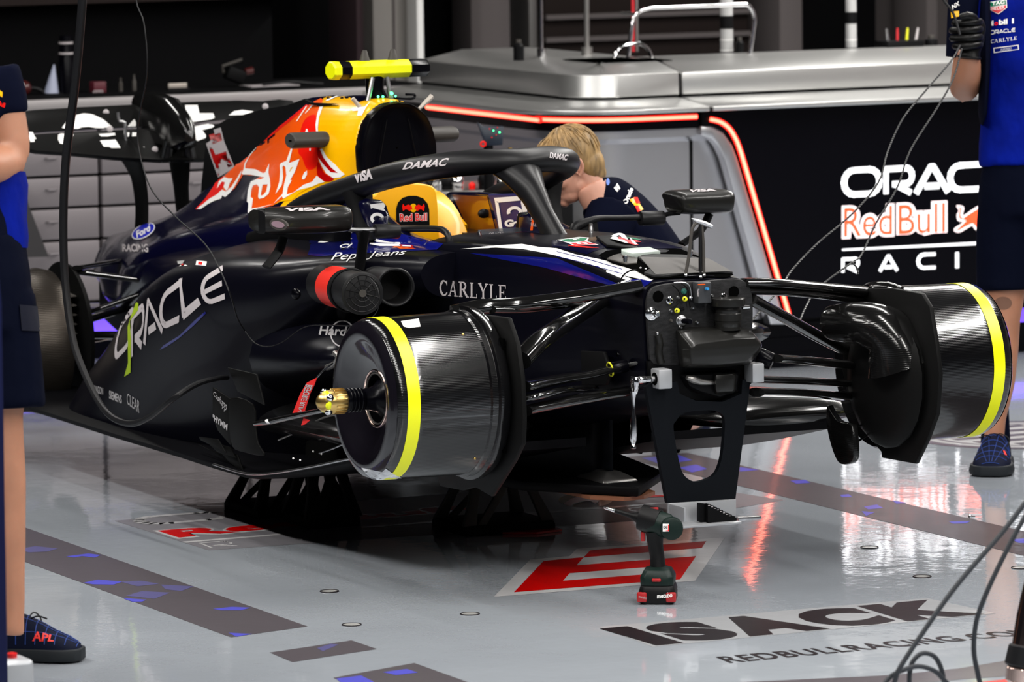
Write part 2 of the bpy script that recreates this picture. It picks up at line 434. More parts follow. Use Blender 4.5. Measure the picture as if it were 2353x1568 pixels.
def bvh(*obs):
    vs = []; fs = []
    for o in obs:
        q = origin_of(o); n = len(vs)
        vs += [v.co + q for v in o.data.vertices]; fs += [tuple(i + n for i in p.vertices) for p in o.data.polygons]
    return BVHTree.FromPolygons(vs, fs)
def sticker(name, m, parent, vf, target=None, plane=None, eps=.0012, L=9, tol=.12):
    """print laid on a surface: vf = 2D shape in survey coordinates; target = BVH of the surface, or plane = dict(X=..)"""
    vs, fs = vf
    P = []
    if target is not None:
        vs, fs = refine(vs, fs, L)
        for x, y in vs:
            d = ray(x, y).normalized(); h = target.ray_cast(CAM_LOC, d)
            if h[0] is None: P.append(None)
            else:
                n = h[1] if h[1].dot(d) < 0 else -h[1]
                P.append(h[0] + n * eps)
    else:
        for x, y in vs: P.append(at((x, y), **plane))
    mb = MB(); mb.v = [p if p is not None else V((0, 0, 0)) for p in P]
    for f in fs:
        q = [P[i] for i in f]
        if any(p is None for p in q): continue
        if target is not None and max((q[i] - q[i - 1]).length for i in range(len(q))) > tol: continue
        mb.f.append(f)
    used = sorted({i for f in mb.f for i in f}); ix = {j: i for i, j in enumerate(used)}
    mb.v = [mb.v[i] for i in used]; mb.f = [tuple(ix[i] for i in f) for f in mb.f]
    if not mb.f: print('EMPTY sticker', name); return None
    me = bpy.data.meshes.new(name); me.from_pydata([tuple(p) for p in mb.v], [], mb.f)
    # face the viewer side of the surface
    bm = bmesh.new(); bm.from_mesh(me)
    for f in bm.faces:
        if f.normal.dot(f.calc_center_median() - CAM_LOC) > 0: f.normal_flip()
    bm.to_mesh(me); bm.free()
    return link(name, me, m, parent, 0 if target is None else 60)
# ================================================================= SETTING
mf = bpy.data.materials.new('floor_epoxy'); mf.use_nodes = True; nt = mf.node_tree; b = nt.nodes['Principled BSDF']
b.inputs['Roughness'].default_value = .075; b.inputs['Coat Weight'].default_value = .5; b.inputs['Coat Roughness'].default_value = .03
tc = nt.nodes.new('ShaderNodeTexCoord'); n1 = nt.nodes.new('ShaderNodeTexNoise'); n1.inputs['Scale'].default_value = .9; n1.inputs['Detail'].default_value = 6
cr = nt.nodes.new('ShaderNodeValToRGB'); cr.color_ramp.elements[0].position = .3; cr.color_ramp.elements[0].color = (.335, .365, .405, 1)
cr.color_ramp.elements[1].position = .7; cr.color_ramp.elements[1].color = (.41, .445, .485, 1)
nt.links.new(tc.outputs['Object'], n1.inputs['Vector']); nt.links.new(n1.outputs['Fac'], cr.inputs[0]); nt.links.new(cr.outputs[0], b.inputs['Base Color'])
n2 = nt.nodes.new('ShaderNodeTexNoise'); n2.inputs['Scale'].default_value = 26; n2.inputs['Detail'].default_value = 3
n3 = nt.nodes.new('ShaderNodeTexNoise'); n3.inputs['Scale'].default_value = 5; n3.inputs['Detail'].default_value = 1
ad = nt.nodes.new('ShaderNodeMath'); ad.operation = 'MULTIPLY_ADD'; ad.inputs[1].default_value = 3.0
bp = nt.nodes.new('ShaderNodeBump'); bp.inputs['Strength'].default_value = .45; bp.inputs['Distance'].default_value = .0006
for q in (n2, n3): nt.links.new(tc.outputs['Object'], q.inputs['Vector'])
nt.links.new(n3.outputs['Fac'], ad.inputs[0]); nt.links.new(n2.outputs['Fac'], ad.inputs[2])
nt.links.new(ad.outputs[0], bp.inputs['Height'])
nt.links.new(bp.outputs[0], b.inputs['Normal']); nt.links.new(bp.outputs[0], b.inputs['Coat Normal'])
M_floor = mf
def floor_print(name, col):
    m = mf.copy(); m.name = name; nt = m.node_tree; b = nt.nodes['Principled BSDF']
    for l in list(b.inputs['Base Color'].links): nt.links.remove(l)
    b.inputs['Base Color'].default_value = (*col, 1); MATS[name] = m
    if sum(col) < .8:   # matt vinyl
        b.inputs['Coat Weight'].default_value = .06; b.inputs['Specular IOR Level'].default_value = .12; b.inputs['Roughness'].default_value = .3
    return m
MF_dark = floor_print('floor_print_charcoal', (.074, .065, .073))
MF_black = floor_print('floor_print_black', (.013, .010, .012))
MF_violet = floor_print('floor_print_violet', (.07, .07, .42))
MF_violet2 = floor_print('floor_print_dull_violet', (.085, .08, .19))
MF_red = floor_print('floor_print_red', (.46, .0, .0))
MF_white = floor_print('floor_print_white', (.74, .73, .74))
MF_yel = floor_print('floor_print_yellow', (.62, .36, .02))
MF_grey = floor_print('floor_print_grey', (.17, .165, .18))
MF_cap = floor_print('floor_print_cap', (.50, .50, .48))

m = MB(); m.box((2.5, 0, -.05), (26, 22, .1)); o = build('floor', m, M_floor, None, 0); o['kind'] = 'structure'
def structure(name, mb, m_, **k):
    o = build(name, mb, m_, None, **k); o['kind'] = 'structure'; return o
structure('wall_back', MB().box((-8.3, .5, CEIL / 2), (.1, 9.6, CEIL)), M_dark)
structure('wall_left', MB().box((-4.4, -4.3, CEIL / 2), (7.8, .1, CEIL)), M_dark)
structure('wall_right', MB().box((-2.5, 5.3, CEIL / 2), (11.6, .1, CEIL)), M_greyw)
structure('ceiling', MB().box((-.3, .5, CEIL + .05), (16, 9.7, .1)), M_dark)
# ceiling battens (housings of the lamps)
for i, (x, y, a, b_, p) in enumerate(LAMPS):
    t = thing('ceiling_light', 'white ceiling batten light above the %s' % ('garage mouth by the left man', 'middle of the garage mouth', 'garage mouth on the right side', 'near side of the racing car', 'far side of the racing car', 'floor before the sign', 'console', 'tool cabinet', 'left aisle beside the car, added as fill light', 'pit apron on the left, added to brighten the floor', 'pit apron on the right, added to brighten the floor')[i], 'ceiling light', (x, y, CEIL), 'batten lights on the ceiling')
    build('housing', MB().box((x, y, CEIL - .03), (a + .04, b_ + .04, .06)), M_alu, t, bevel=.005)
    build('lens', MB().box((x, y, CEIL - .067), (a, b_, .012)), M_white, t)

# upright panels and openings behind the benches, back of the garage
def upright(name, p0, p1, X, depth, m_, z1=CEIL - .02):
    a = at((p0, 60), X=X); b2 = at((p1, 60), X=X)
    o = build(name, MB().box((X - depth / 2, (a.y + b2.y) / 2, z1 / 2), (depth, b2.y - a.y, z1)), m_, None, bevel=.01); o['kind'] = 'structure'; return o
upright('trim_1', 820, 857, -7.6, .3, M_mauve)
upright('trim_2', 857, 958, -7.5, .3, M_palew)
upright('trim_3', 958, 975, -7.4, .2, M_white)
upright('trim_4', 905, 909, -7.49, .02, M_greyw)
upright('trim_5', 1082, 1212, -7.9, .2, M_greyw)
upright('trim_6', 1216, 1236, -7.4, .2, M_alud)
upright('trim_7', 1250, 1782, -8.0, .15, M_brownw)
upright('trim_8', 1792, 1845, -7.7, .3, M_greyw)
upright('trim_9', 2130, 2192, -7.7, .3, M_greyw)
for k, (y0, y1) in enumerate(((92, 96), (40, 43))):
    a = at((1250, y0), X=-7.98); c = at((1782, y0 - 18), X=-7.98)
    structure('trim_%d' % (10 + k), MB().box((-7.97, (a.y + c.y) / 2, a.z), (.03, c.y - a.y, .02)), M_greyw)

# ================================================================= FLOOR PRINT
def ground(name, polys, m_, z=.0006, parent=None, smooth=False):
    if smooth: polys = [spline2(p) for p in polys]
    return sticker(name, m_, parent, fill2d(polys), plane=dict(Z=z))
def gthing(label, px, name='floor_sticker', cat='floor sticker', group=None):
    q = at(px, Z=0); return thing(name, label, cat, (q.x, q.y, 0), group)
t = gthing('wide charcoal floor band with violet flecks running past the left man’s shoe'.replace('’', "'"), (400, 1350), 'floor_band', 'floor band')
ground('band', [[(-300, 1088), (63, 1214.5), (707, 1440), (530, 1465), (58, 1291.6), (-300, 1161)]], MF_dark, parent=t)
def zH(x, y): return (x / 2.76, 1000 + y / 2.76)
for q in ([(420, 770), (560, 752), (640, 762), (600, 778), (520, 768), (470, 778)], [(530, 938), (620, 918), (780, 930), (720, 950), (590, 948)],
          [(780, 1035), (930, 1045), (900, 1058), (840, 1058)], [(1350, 1103), (1470, 1090), (1590, 1095), (1530, 1112), (1400, 1112)], [(1450, 1255), (1600, 1262), (1500, 1280)]):
    ground('fleck', [[zH(*p) for p in q]], MF_violet, .001, t)
for q in ([(120, 725), (220, 705), (370, 720), (300, 740), (180, 745)], [(760, 930), (900, 925), (1010, 945), (870, 960)], [(900, 990), (1080, 1000), (980, 1040), (800, 1020)], [(1020, 950), (1230, 960), (1150, 990), (1050, 980)]):
    ground('fleck', [[zH(*p) for p in q]], MF_violet2, .001, t)
t = gthing('small charcoal parallelogram on the floor just below the left band', (740, 1497), 'floor_band', 'floor band')
ground('band', [[(620, 1500), (808, 1472), (866, 1492), (672, 1522)]], MF_dark, parent=t)
ground('fleck', [[(728, 1490), (760, 1480), (778, 1482), (742, 1497)]], MF_violet2, .001, t)
t = gthing('charcoal and violet floor patch cut by the bottom edge of the view', (930, 1560), 'floor_band', 'floor band')
ground('band', [[(766, 1558), (952, 1524), (1180, 1606), (960, 1650)]], MF_dark, parent=t)
ground('fleck', [[(772, 1560), (830, 1553), (860, 1568), (800, 1580)]], MF_violet, .001, t)
ground('fleck', [[(880, 1545), (935, 1538), (960, 1546), (910, 1552)]], MF_violet, .001, t)
t = gthing('long charcoal floor band with violet flecks running right from the support plate', (1900, 1140), 'floor_band', 'floor band')
ground('band', [[(1425, 1051), (1580, 1041), (1917.6, 1120), (2800, 1325), (2800, 1387), (1711, 1120)]], MF_dark, parent=t)
for q in ([(1475, 1053), (1560, 1046), (1590, 1058), (1520, 1068)], [(1560, 1075), (1600, 1068), (1625, 1078), (1590, 1086)], [(1700, 1074), (1745, 1080), (1700, 1084)],
          [(1815, 1105), (1850, 1103), (1862, 1110), (1830, 1112)], [(1930, 1138), (1950, 1136), (1958, 1142), (1935, 1143)], [(1985, 1165), (2015, 1160), (2030, 1168), (1995, 1171)],
          [(1980, 1175), (2010, 1178), (1990, 1186)], [(2050, 1150), (2085, 1156), (2060, 1158)], [(2180, 1199), (2230, 1198), (2220, 1203), (2190, 1204)], [(2325, 1240), (2353, 1238), (2400, 1250), (2340, 1248)]):
    ground('fleck', [q], MF_violet, .001, t)
t = gthing('charcoal floor band with a red edge below the web address print', (2100, 1550), 'floor_band', 'floor band')
ground('band', [[(1690, 1569), (2050, 1552), (2200, 1537), (2353, 1512), (2480, 1495), (2480, 1530), (2353, 1552), (2230, 1560), (1900, 1590)]], MF_dark, parent=t)
ground('red_line', [[(2180, 1575), (2300, 1563), (2480, 1540), (2480, 1550), (2300, 1575), (2180, 1587)]], MF_red, parent=t)
# the red and white angular six
t = gthing('red and white angular number emblem printed on the floor behind the cordless drill', (1400, 1300))
ground('backing', [[zK(60, 617), zK(400, 268), zK(765, 238), zK(830, 170), zK(2215, 62), zK(1935, 468)]], MF_white, parent=t)
ground('figure', [[zK(248, 573), zK(525, 282), zK(898, 250), zK(960, 182), zK(2040, 97), zK(1998, 160), zK(898, 247), zK(832, 322), zK(1945, 237), zK(1797, 452)],
                  [zK(705, 467), zK(768, 395), zK(1523, 337), zK(1470, 407)]], MF_red, .001, t)
# name and web address
t = gthing('large black driver name lettering printed on the floor at the lower right', (1800, 1430), 'floor_lettering', 'floor lettering')
ground('backing', [[(1375, 1441), (2130, 1375), (2290, 1410), (1500, 1487)]], floor_print('floor_print_clear', (.46, .47, .49)), .0005, t)
lerp2 = lambda a, b, k: (a[0] + (b[0] - a[0]) * k, a[1] + (b[1] - a[1]) * k)
for ch_, k0, k1 in (('I', 0, .083), ('S', .10, .285), ('A', .285, .53), ('C', .535, .745), ('K', .765, 1.0)):
    a_, b_ = (1378, 1445), (2150, 1377); c_, d_ = (1508, 1484), (2262, 1411)
    sticker('letter', MF_black, t, (lambda vf: (quadmap(vf[0], lerp2(a_, b_, k0), lerp2(a_, b_, k1), lerp2(c_, d_, k1), lerp2(c_, d_, k0)), vf[1]))(text2d(ch_, bold=.075 if ch_ != 'I' else 0)), plane=dict(Z=.001))
t = gthing('small dark web address printed on the floor below the big name', (2000, 1490), 'floor_lettering', 'floor lettering')
sticker('letters', MF_black, t, (lambda vf: (quadmap(vf[0], (1644, 1510), (2352, 1446), (2405, 1455), (1678, 1524)), vf[1]))(text2d('REDBULLRACING.COM', bold=.018, space=1.1)), plane=dict(Z=.001))
# team mat under the car
t = gthing('grey team logo mat with red letters printed on the floor beneath the racing car', (900, 1190))
ground('mat', [[(262, 1197), (1480, 1098), (1800, 1150), (1560, 1190), (480, 1265)]], MF_grey, .0005, t)
sticker('ring_letter', MF_white, t, (lambda vf: (quadmap(vf[0], (285, 1190), (520, 1172), (550, 1190), (330, 1210)), vf[1]))(strokes2d('O', .2)), plane=dict(Z=.001))
sticker('letters_backing', MF_white, t, (lambda vf: (quadmap(vf[0], (350, 1220), (1060, 1160), (1090, 1172), (410, 1240)), vf[1]))(text2d('RedBull', bold=.07)), plane=dict(Z=.001))
sticker('letters', MF_red, t, (lambda vf: (quadmap(vf[0], (362, 1220), (1052, 1162), (1080, 1171), (412, 1236)), vf[1]))(text2d('RedBull', bold=.04)), plane=dict(Z=.0014))
sticker('small_letters', MF_white, t, (lambda vf: (quadmap(vf[0], (455, 1248), (1500, 1163), (1530, 1172), (485, 1260)), vf[1]))(strokes2d('R A C I N G', .12, 1.2)), plane=dict(Z=.001))
ground('line', [[(420, 1245), (1560, 1152), (1562, 1155), (424, 1248)]], MF_white, .001, t)
ground('sun', [arc(1345, 1150, 62, 17, 0, 360, 30)], MF_yel, .001, t)
bull = [(1296, 1158), (1318, 1145), (1352, 1139), (1395, 1137), (1440, 1134), (1452, 1130), (1470, 1131), (1475, 1137), (1520, 1138), (1533, 1141), (1480, 1144), (1455, 1149), (1430, 1146), (1405, 1149), (1380, 1150), (1368, 1157), (1352, 1151), (1322, 1157), (1312, 1163)]
ground('bull', [[(x, 1148 + (y - 1148) * 1.12) for x, y in bull]], MF_white, .0013, t, True)
ground('bull', [bull], MF_red, .0017, t, True)
# round emblem on the right
t = gthing('round white emblem with charcoal bars printed on the floor behind the right man', (2330, 1000))
c = at((2345, 1000), Z=0)
def disc(name, R0, R1, m_, z):
    mb = MB(); n = 64
    mb.loft([[V((c.x + R * cos(2 * pi * k / n), c.y + R * sin(2 * pi * k / n), z)) for k in range(n)] for R in (R0, R1)], (False, False)); return build(name, mb, m_, t, 0)
disc('face', .001, .33, MF_white, .0008); disc('ring', .33, .375, MF_dark, .0008); disc('inner_ring', .28, .295, MF_dark, .0012)
for k in range(-2, 3):
    build('bar', MB().box((c.x + k * .105, c.y, .0013), (.05, 2 * sqrt(max(.25 ** 2 - (k * .105) ** 2, .01)), .0006)), MF_dark, t, 0)
# floor caps
for k, (px, lab) in enumerate((((757, 1360), 'flush round floor cap left of the red and white emblem'), ((1080, 1412), 'flush round floor cap nearest the bottom middle of the floor'),
                               ((808, 1437), 'flush round floor cap right of the end of the left floor band'), ((2119, 1326), 'flush round floor cap in the glare right of the drill, nearest the name'), ((1998, 1259), 'flush round floor cap in the glare below the far wheel drum'), ((2345, 1306), 'flush round floor cap at the right edge of the floor'))):
    q = at(px, Z=0); t = thing('inlay_disc', lab, 'floor inlay', (q.x, q.y, 0), 'round caps in the floor')
    build('cap', MB().lathe((q.x, q.y, .0), (0, 0, 1), [(0, .0225), (.0012, .0225)], 32), MF_cap, t, 0)
    build('rim', MB().torus((q.x, q.y, .0012), (0, 0, 1), .0242, .0016, 36, 6), MF_black, t)

# ================================================================= CONSOLE
t = thing('garage_console', 'long brushed aluminium garage console with stepped top and rounded corner', 'console', (-4.6, 3, 0))
def zz(y, X): return at((1700, y), X=X).z
BX = -4.28; RC = .30; YS = 1.74
def path_at(n):
    """plan line of the console, n metres in front of its face, from the side run round the corner to the front run"""
    R = RC + n; cxx, cyy = BX - RC, YS + RC
    pts = [(-5.8, cyy - R), (-5.3, cyy - R), (-5.0, cyy - R)]
    pts += [(cxx + R * sin(a), cyy - R * cos(a)) for a in [radians(k * 7.5) for k in range(13)]]
    return pts + [(BX + n, 2.283), (BX + n, 2.297), (BX + n, 2.85), (BX + n, 5.2)]
def sweep(name, prof, m_, i0=0, i1=None, parent=None, **k):
    paths = [path_at(n) for n, z in prof]; N = len(paths[0]); i1 = i1 or N
    mb = MB(); mb.loft([[V((paths[j][i][0], paths[j][i][1], prof[j][1])) for j in range(len(prof))] for i in range(i0, i1)]); return build(name, mb, m_, parent or t, **k)
zs1, zs2 = zz(253, -4.18), zz(242, -4.18)
zb, zu0, zu1, zt = zz(219, -4.40), zz(212, -4.42), zz(161, -4.42), zz(131, -4.60)
NJ = 17   # index where the run is jointed near the board
for a, c_ in ((0, 17), (17, 20)):
    ex = .004 if a else 0
    sweep('worktop_lip', [(.10, zs1), (.10, zs2), (-.12, zb), (-.30, zb), (-.30, zs1)], M_cons, a, c_, bevel=.004)
    sweep('upper_step', [(-.14, zu0), (-.14, zu1), (-.32, zt), (-.60, zt), (-.60, zu0)], M_cons, a, c_, bevel=.006)
    sweep('shadow_gap', [(-.15, zb - .01), (-.15, zu0 + .01), (-.4, zu0 + .01), (-.4, zb - .01)], M_matte, a, c_)
jy = at((1598, 190), X=-4.42).y
sweep('joint', [(-.15, zu0), (-.15, zu1 - .006), (-.33, zt - .008), (-.60, zt - .008), (-.60, zu0)], M_matte, 16, 18)
sweep('joint', [(.09, zs1), (.09, zs2 - .004), (-.12, zb - .006), (-.30, zb - .006), (-.30, zs1)], M_matte, 16, 18)
zf0 = zz(253, BX); zf1 = zz(290, BX)
sweep('light_channel', [(.0, zf1), (.0, zf0 + .02), (-.2, zf0 + .02), (-.2, zf1)], M_board, 0, 18)
sweep('cladding', [(-.05, .19), (-.05, zf1 - .05), (-.015, zf1 - .03), (-.015, zf1 + .002), (-.2, zf1 + .002), (-.2, .19)], M_cons2, 0, 19)
sweep('plinth', [(-.10, .0), (-.10, .19), (-.2, .19), (-.2, .0)], M_board, 0, 20)
sweep('plinth_light', [(-.085, .115), (-.085, .165), (-.11, .165), (-.11, .115)], M_board, 0, 19)
build('plinth_light', MB().box((BX - .088, 4.1, .14), (.02, 1.9, .05)), M_ledblue, t)
sweep('plinth_panel', [(-.09, .06), (-.09, .112), (-.11, .112), (-.11, .06)], M_board, 0, 20)
sy = at((1603, 400), X=BX).y
build('cladding_seam', MB().box((BX - .05, sy, (zf1 + .19) / 2), (.004, .012, zf1 - .19)), M_matte, t)
# board
a = at((1612, 300), X=BX)
def board_poly(pp, X): return [at(p, X=X) for p in pp]
pp = [(1609, 262), (1640, 266), (1668, 276), (1690, 300), (1704, 335), (1836, 790), (2600, 770), (2600, 190), (1609, 256)]
# black board as a slab cut along the light's diagonal
loop = [V((BX + .012, p.y, p.z)) for p in board_poly([(1609, 288), (1635, 291), (1660, 303), (1680, 330), (1692, 362), (1805, 745)], BX)]
yR = 5.2
loop += [V((BX + .012, loop[-1].y + .03, .19)), V((BX + .012, yR, .19)), V((BX + .012, yR, zf0 + .02)), V((BX + .012, loop[0].y, zf0 + .02))]
bo = build('board', MB().prism(loop, (-.1, 0, 0)), M_board, t)
# silver border band left of the board
band = [(1606, 290), (1632, 293), (1657, 306), (1677, 334), (1689, 366), (1800, 745), (1765, 745), (1660, 365), (1645, 335), (1630, 318), (1606, 310)]
build('border_band', MB().prism([V((BX + .018, p.y, p.z)) for p in board_poly(band, BX)], (-.05, 0, 0)), M_cons2, t, bevel=.004)
# red lights
def light_strip(pts, lab, off=(.0075, -.004, 0)):
    q = thing('light_strip', lab, 'light strip', pts[len(pts) // 2], 'red light strips of the console')
    build('diffuser', MB().tube(pts, .0105, 10, smooth=4), M_ledred2, q)
    pc = [p + V(off) for p in pts]
    build('tube_core', MB().tube(pc, .0062, 8, smooth=4), M_ledred, q)
lp = path_at(.004)
def zled(x): return .5 * (zz(264, BX) + zz(278, BX))
zl = at((1500, 272), X=BX).z
pt = [V((at((x, 250), Y=YS - .01).x, YS - .008, zl)) for x in (984, 1060, 1150, 1240)]
light_strip(pt, 'straight red glowing light strip on the console side, left of the blond head', (.0, -.0085, 0))
pt = [V((x, y, zl)) for x, y in lp[5:16]] + [V((BX + .004, at((1600, 270), X=BX).y, zl))]
light_strip(pt, 'red glowing light strip curving above the blond mechanic')
pt = [at(p, X=BX + .016) for p in ((1632, 274), (1655, 280), (1675, 295), (1691, 321), (1703, 353), (1812, 722))]
q = thing('light_strip', 'red glowing light strip running diagonally down beside the black board', 'light strip', pt[4], 'red light strips of the console')
build('diffuser', MB().tube(pt[:5], .0105, 10, smooth=5), M_ledred2, q); build('diffuser', MB().tube(pt[4:], .0105, 10), M_ledred2, q)
pc = [p + V((.0075, -.003, 0)) for p in pt]
build('tube_core', MB().tube(pc[:5], .0062, 8, smooth=5), M_ledred, q); build('tube_core', MB().tube(pc[4:], .0062, 8), M_ledred, q)
# illuminated lettering
s = thing('wall_sign', 'illuminated white and red team lettering on the black console board', 'sign', at((2090, 500), X=BX + .012))
def sgn(name, m_, vf, X=.0135): return sticker(name, m_, s, vf, plane=dict(X=BX + X))
def q4(vf, tl, tr, br, bl): return quadmap(vf[0], tl, tr, br, bl), vf[1]
# ORAC(LE): single glyph boxes so that each letter sits where it does in the photograph
for ch, x0, x1, yt0, yb0 in (('O', 275, 772, 130, 500), ('R', 785, 1160, 112, 483), ('A', 1145, 1592, 92, 468), ('C', 1548, 1960, 72, 445), ('L', 1985, 2320, 50, 425), ('E', 2340, 2740, 35, 408)):
    w_ = x1 - x0; k = .046
    sgn('letter', M_signw, q4(strokes2d(ch, .24, .1), zS(x0, yt0 + .2 * w_ * k), zS(x1, yt0 - w_ * k), zS(x1, yb0 - w_ * k), zS(x0, yb0)))
for word, xa, xb, ya, yb in (('Red', 285, 915, 592, 995), ('Bull', 940, 1550, 558, 965)):
    k = (xb - xa) * .049
    for (dx, bb, mm, X) in ((0, .085, M_signp, .0135), (0, .0, M_signr, .0142)):
        e = 0 if bb else 26
        sgn('word', mm, q4(text2d(word, bold=bb), zS(xa + e, ya + e), zS(xb - e, ya - k + e), zS(xb - e, yb - k - e), zS(xa + e, yb - e)), X)
bl = [(1660, 590), (1720, 590), (1752, 620), (1735, 690), (1760, 700), (1930, 590), (2080, 560), (2150, 600), (2240, 590), (2200, 660), (2120, 700), (2080, 780), (2130, 850), (2060, 860), (2010, 790), (1930, 800), (1925, 890), (1880, 870), (1850, 830), (1790, 860), (1700, 910), (1640, 900), (1640, 860), (1740, 790), (1680, 770), (1665, 700), (1690, 650)]
sgn('bull', M_signp, fill2d([spline2([zS(*p) for p in bl], 4)]))
cxb = sum(p[0] for p in bl) / len(bl); cyb = sum(p[1] for p in bl) / len(bl)
bl2 = [(1685, 610), (1715, 615), (1725, 635), (1710, 700), (1740, 745), (1770, 720), (1935, 620), (2070, 590), (2140, 625), (2190, 620), (2110, 680), (2055, 780), (2085, 835), (2060, 840), (2000, 765), (1915, 775), (1912, 860), (1860, 805), (1790, 830), (1690, 885), (1660, 885), (1760, 790), (1770, 765), (1700, 745), (1690, 690), (1702, 640)]
sgn('bull', M_signr, fill2d([spline2([zS(*p) for p in bl2], 4)]), .0142)
sgn('rule', M_signw, fill2d([[zS(290, 1110), zS(2400, 1000), zS(2400, 1040), zS(290, 1130)]]))
for ch, x0, x1, yt0, yb0 in (('R', 300, 480, 1225, 1400), ('A', 745, 945, 1195, 1380), ('C', 1200, 1390, 1172, 1350), ('I', 1668, 1668, 1150, 1335), ('N', 2020, 2200, 1130, 1310), ('G', 2480, 2680, 1100, 1285)):
    if ch == 'I': sgn('letter', M_signw, fill2d([[zS(1648, 1150), zS(1690, 1147), zS(1690, 1338), zS(1648, 1340)]])); continue
    w_ = x1 - x0; k = .05
    sgn('letter', M_signw, q4(strokes2d(ch, .24, .1), zS(x0 - 20, yt0 - 12), zS(x1 + 20, yt0 - w_ * k - 12), zS(x1 + 20, yb0 - w_ * k + 12), zS(x0 - 20, yb0 + 12)))

# ================================================================= TOOL CABINET (left)
WX = -5.9
def zl_(x, y): return at((x, y), X=WX).z
t = thing('tool_cabinet', 'grey drawer cabinet under a pale worktop behind the rear wing', 'cabinet', (WX - .3, .8, 0))
yl, yr = -.75, at((985, 215), X=WX).y
ztop = zl_(400, 217); zbt = zl_(400, 246)
build('carcass', MB().box((WX - .36, (yl + yr) / 2, (zbt + .18) / 2), (.62, yr - yl, zbt - .18)), M_matte, t)
build('plinth', MB().box((WX - .36, (yl + yr) / 2, .08), (.5, yr - yl, .16)), M_board, t)
build('plinth_light', MB().box((WX - .10, .50, .125), (.02, .55, .09)), M_ledblue, t)
cols = [at((px, 400), X=WX).y for px in (-104, 228, 560, 892)]
rows = [zl_(228, y) for y in (262, 331, 402, 474.5, 549, 622)] + [.2]
for i in range(3):
    for j in range(6):
        y0, y1 = cols[i] + .008, cols[i + 1] - .008; z0, z1 = rows[j + 1] + .006, rows[j] - .004
        d = build('drawer', MB().box((WX - .02, (y0 + y1) / 2, (z0 + z1) / 2), (.06, y1 - y0, z1 - z0)), M_drawer, t, bevel=.004)
        if i == 1 and j == 2 or i == 2: 
            pass
        hy = y0 + (y1 - y0) * .66
        build('handle', MB().tube([(WX + .012, hy - .022, (z0 + z1) / 2 + .012), (WX + .024, hy - .015, (z0 + z1) / 2 + .012), (WX + .024, hy + .015, (z0 + z1) / 2 + .012), (WX + .012, hy + .022, (z0 + z1) / 2 + .012)], .0035, 8), M_drawer, d)
wt = build('worktop', MB().box((WX - .33, (yl + yr) / 2, (ztop + zbt) / 2), (.74, yr - yl, ztop - zbt)), M_bench, None, bevel=.004)
build('bench_mat', MB().box((WX - .345, (yl + yr) / 2, ztop + .002), (.68, yr - yl - .01, .004)), M_dark, wt)
tag(wt, 'long pale worktop slab lying on the grey drawer cabinet', 'worktop')
b_ = build('splash_panel', MB().box((WX - .72, (yl + yr - .35) / 2, 1.6), (.03, yr - yl - .35, 1.3)), M_dark, None)
tag(b_, 'tall black glossy panel standing behind the left worktop', 'panel')
# leaning board at the left end
a = [at(p, X=WX + .15) for p in ((-30, 330), (38, 400), (112, 590), (60, 592), (-30, 420))]
tag(build('leaning_board', MB().prism(a, (-.03, 0, 0)), mat('board_charcoal', (.03, .028, .03), .5), None), 'charcoal board leaning against the drawers beside the left man', 'board')
# ---- things on the left worktop
def top_pt(px, X=-6.15): p = at((px, 220), X=X); return V((p.x, p.y, ztop))
H_ = lambda px, y, X=-6.15: at((px, y), X=X).z
p = top_pt(12)
t = thing('drinks_can', 'tall pink and silver drinks can at the left end of the worktop', 'can', p); h = H_(12, 165) - ztop
build('can', MB().lathe(p, (0, 0, 1), [(0, .024), (.006, .027), (h - .012, .027), (h - .003, .023), (h, .022)], 24), mat('can_pink', (.36, .20, .24), .35, .5), t)
build('lid', MB().lathe(p + V((0, 0, h - .001)), (0, 0, 1), [(0, .021), (.002, .021)], 20), M_alu, t)
p = top_pt(52); t = thing('respirator', 'small red and black object lying beside the drinks can', 'tool', p)
build('body', MB().ball(p + V((0, 0, .03)), (.03, .035, .03)), mat('respirator_wine', (.06, .008, .008), .3), t); build('strap', MB().tube([p + V((0, .02, .03)), p + V((0, .06, .025)), p + V((0, .09, .006))], .007, 8, smooth=3), M_black, t)
build('painted_glint', MB().ball(p + V((.028, -.012, .045)), .008), M_white, t)  # small white ball standing in for a glint on the body
p = top_pt(118); t = thing('spray_cone', 'white and blue conical nozzle standing on the left worktop', 'nozzle', p)
h = H_(120, 148) - ztop
build('cone', MB().lathe(p, (0, .12, 1), [(0, .03), (.01, .028), (h * .9, .006), (h, .003)], 20), mat('cone_pale', (.35, .38, .5), .4), t)
build('base', MB().lathe(p, (0, 0, 1), [(0, .045), (.008, .045)], 24), M_black, t)
p = top_pt(154); t = thing('bottle', 'tall black bottle with pale rings on its neck on the left worktop', 'bottle', p); h = H_(154, 82) - ztop
build('body', MB().lathe(p, (0, 0, 1), [(0, .03), (.12 * 1, .03), (.13, .027), (h, .024)], 24), M_board, t)
for y in (122, 98): build('ring', MB().lathe(p + V((0, 0, H_(154, y) - ztop - .004)), (0, 0, 1), [(0, .0275), (.007, .0275)], 24), M_yelr if 0 else M_lil, t)
p = top_pt(225); t = thing('parts_box', 'small dark red box with white letters on the left worktop', 'box', p)
build('box', MB().box(p + V((0, 0, .022)), (.05, .05, .044)), mat('box_wine', (.10, .01, .02), .5), t, bevel=.003)
sticker('letters', M_lil, t, q4(text2d('OTTO', bold=.04), (214, 208), (237, 207), (237, 214), (214, 215)), plane=dict(X=p.x + .0262))
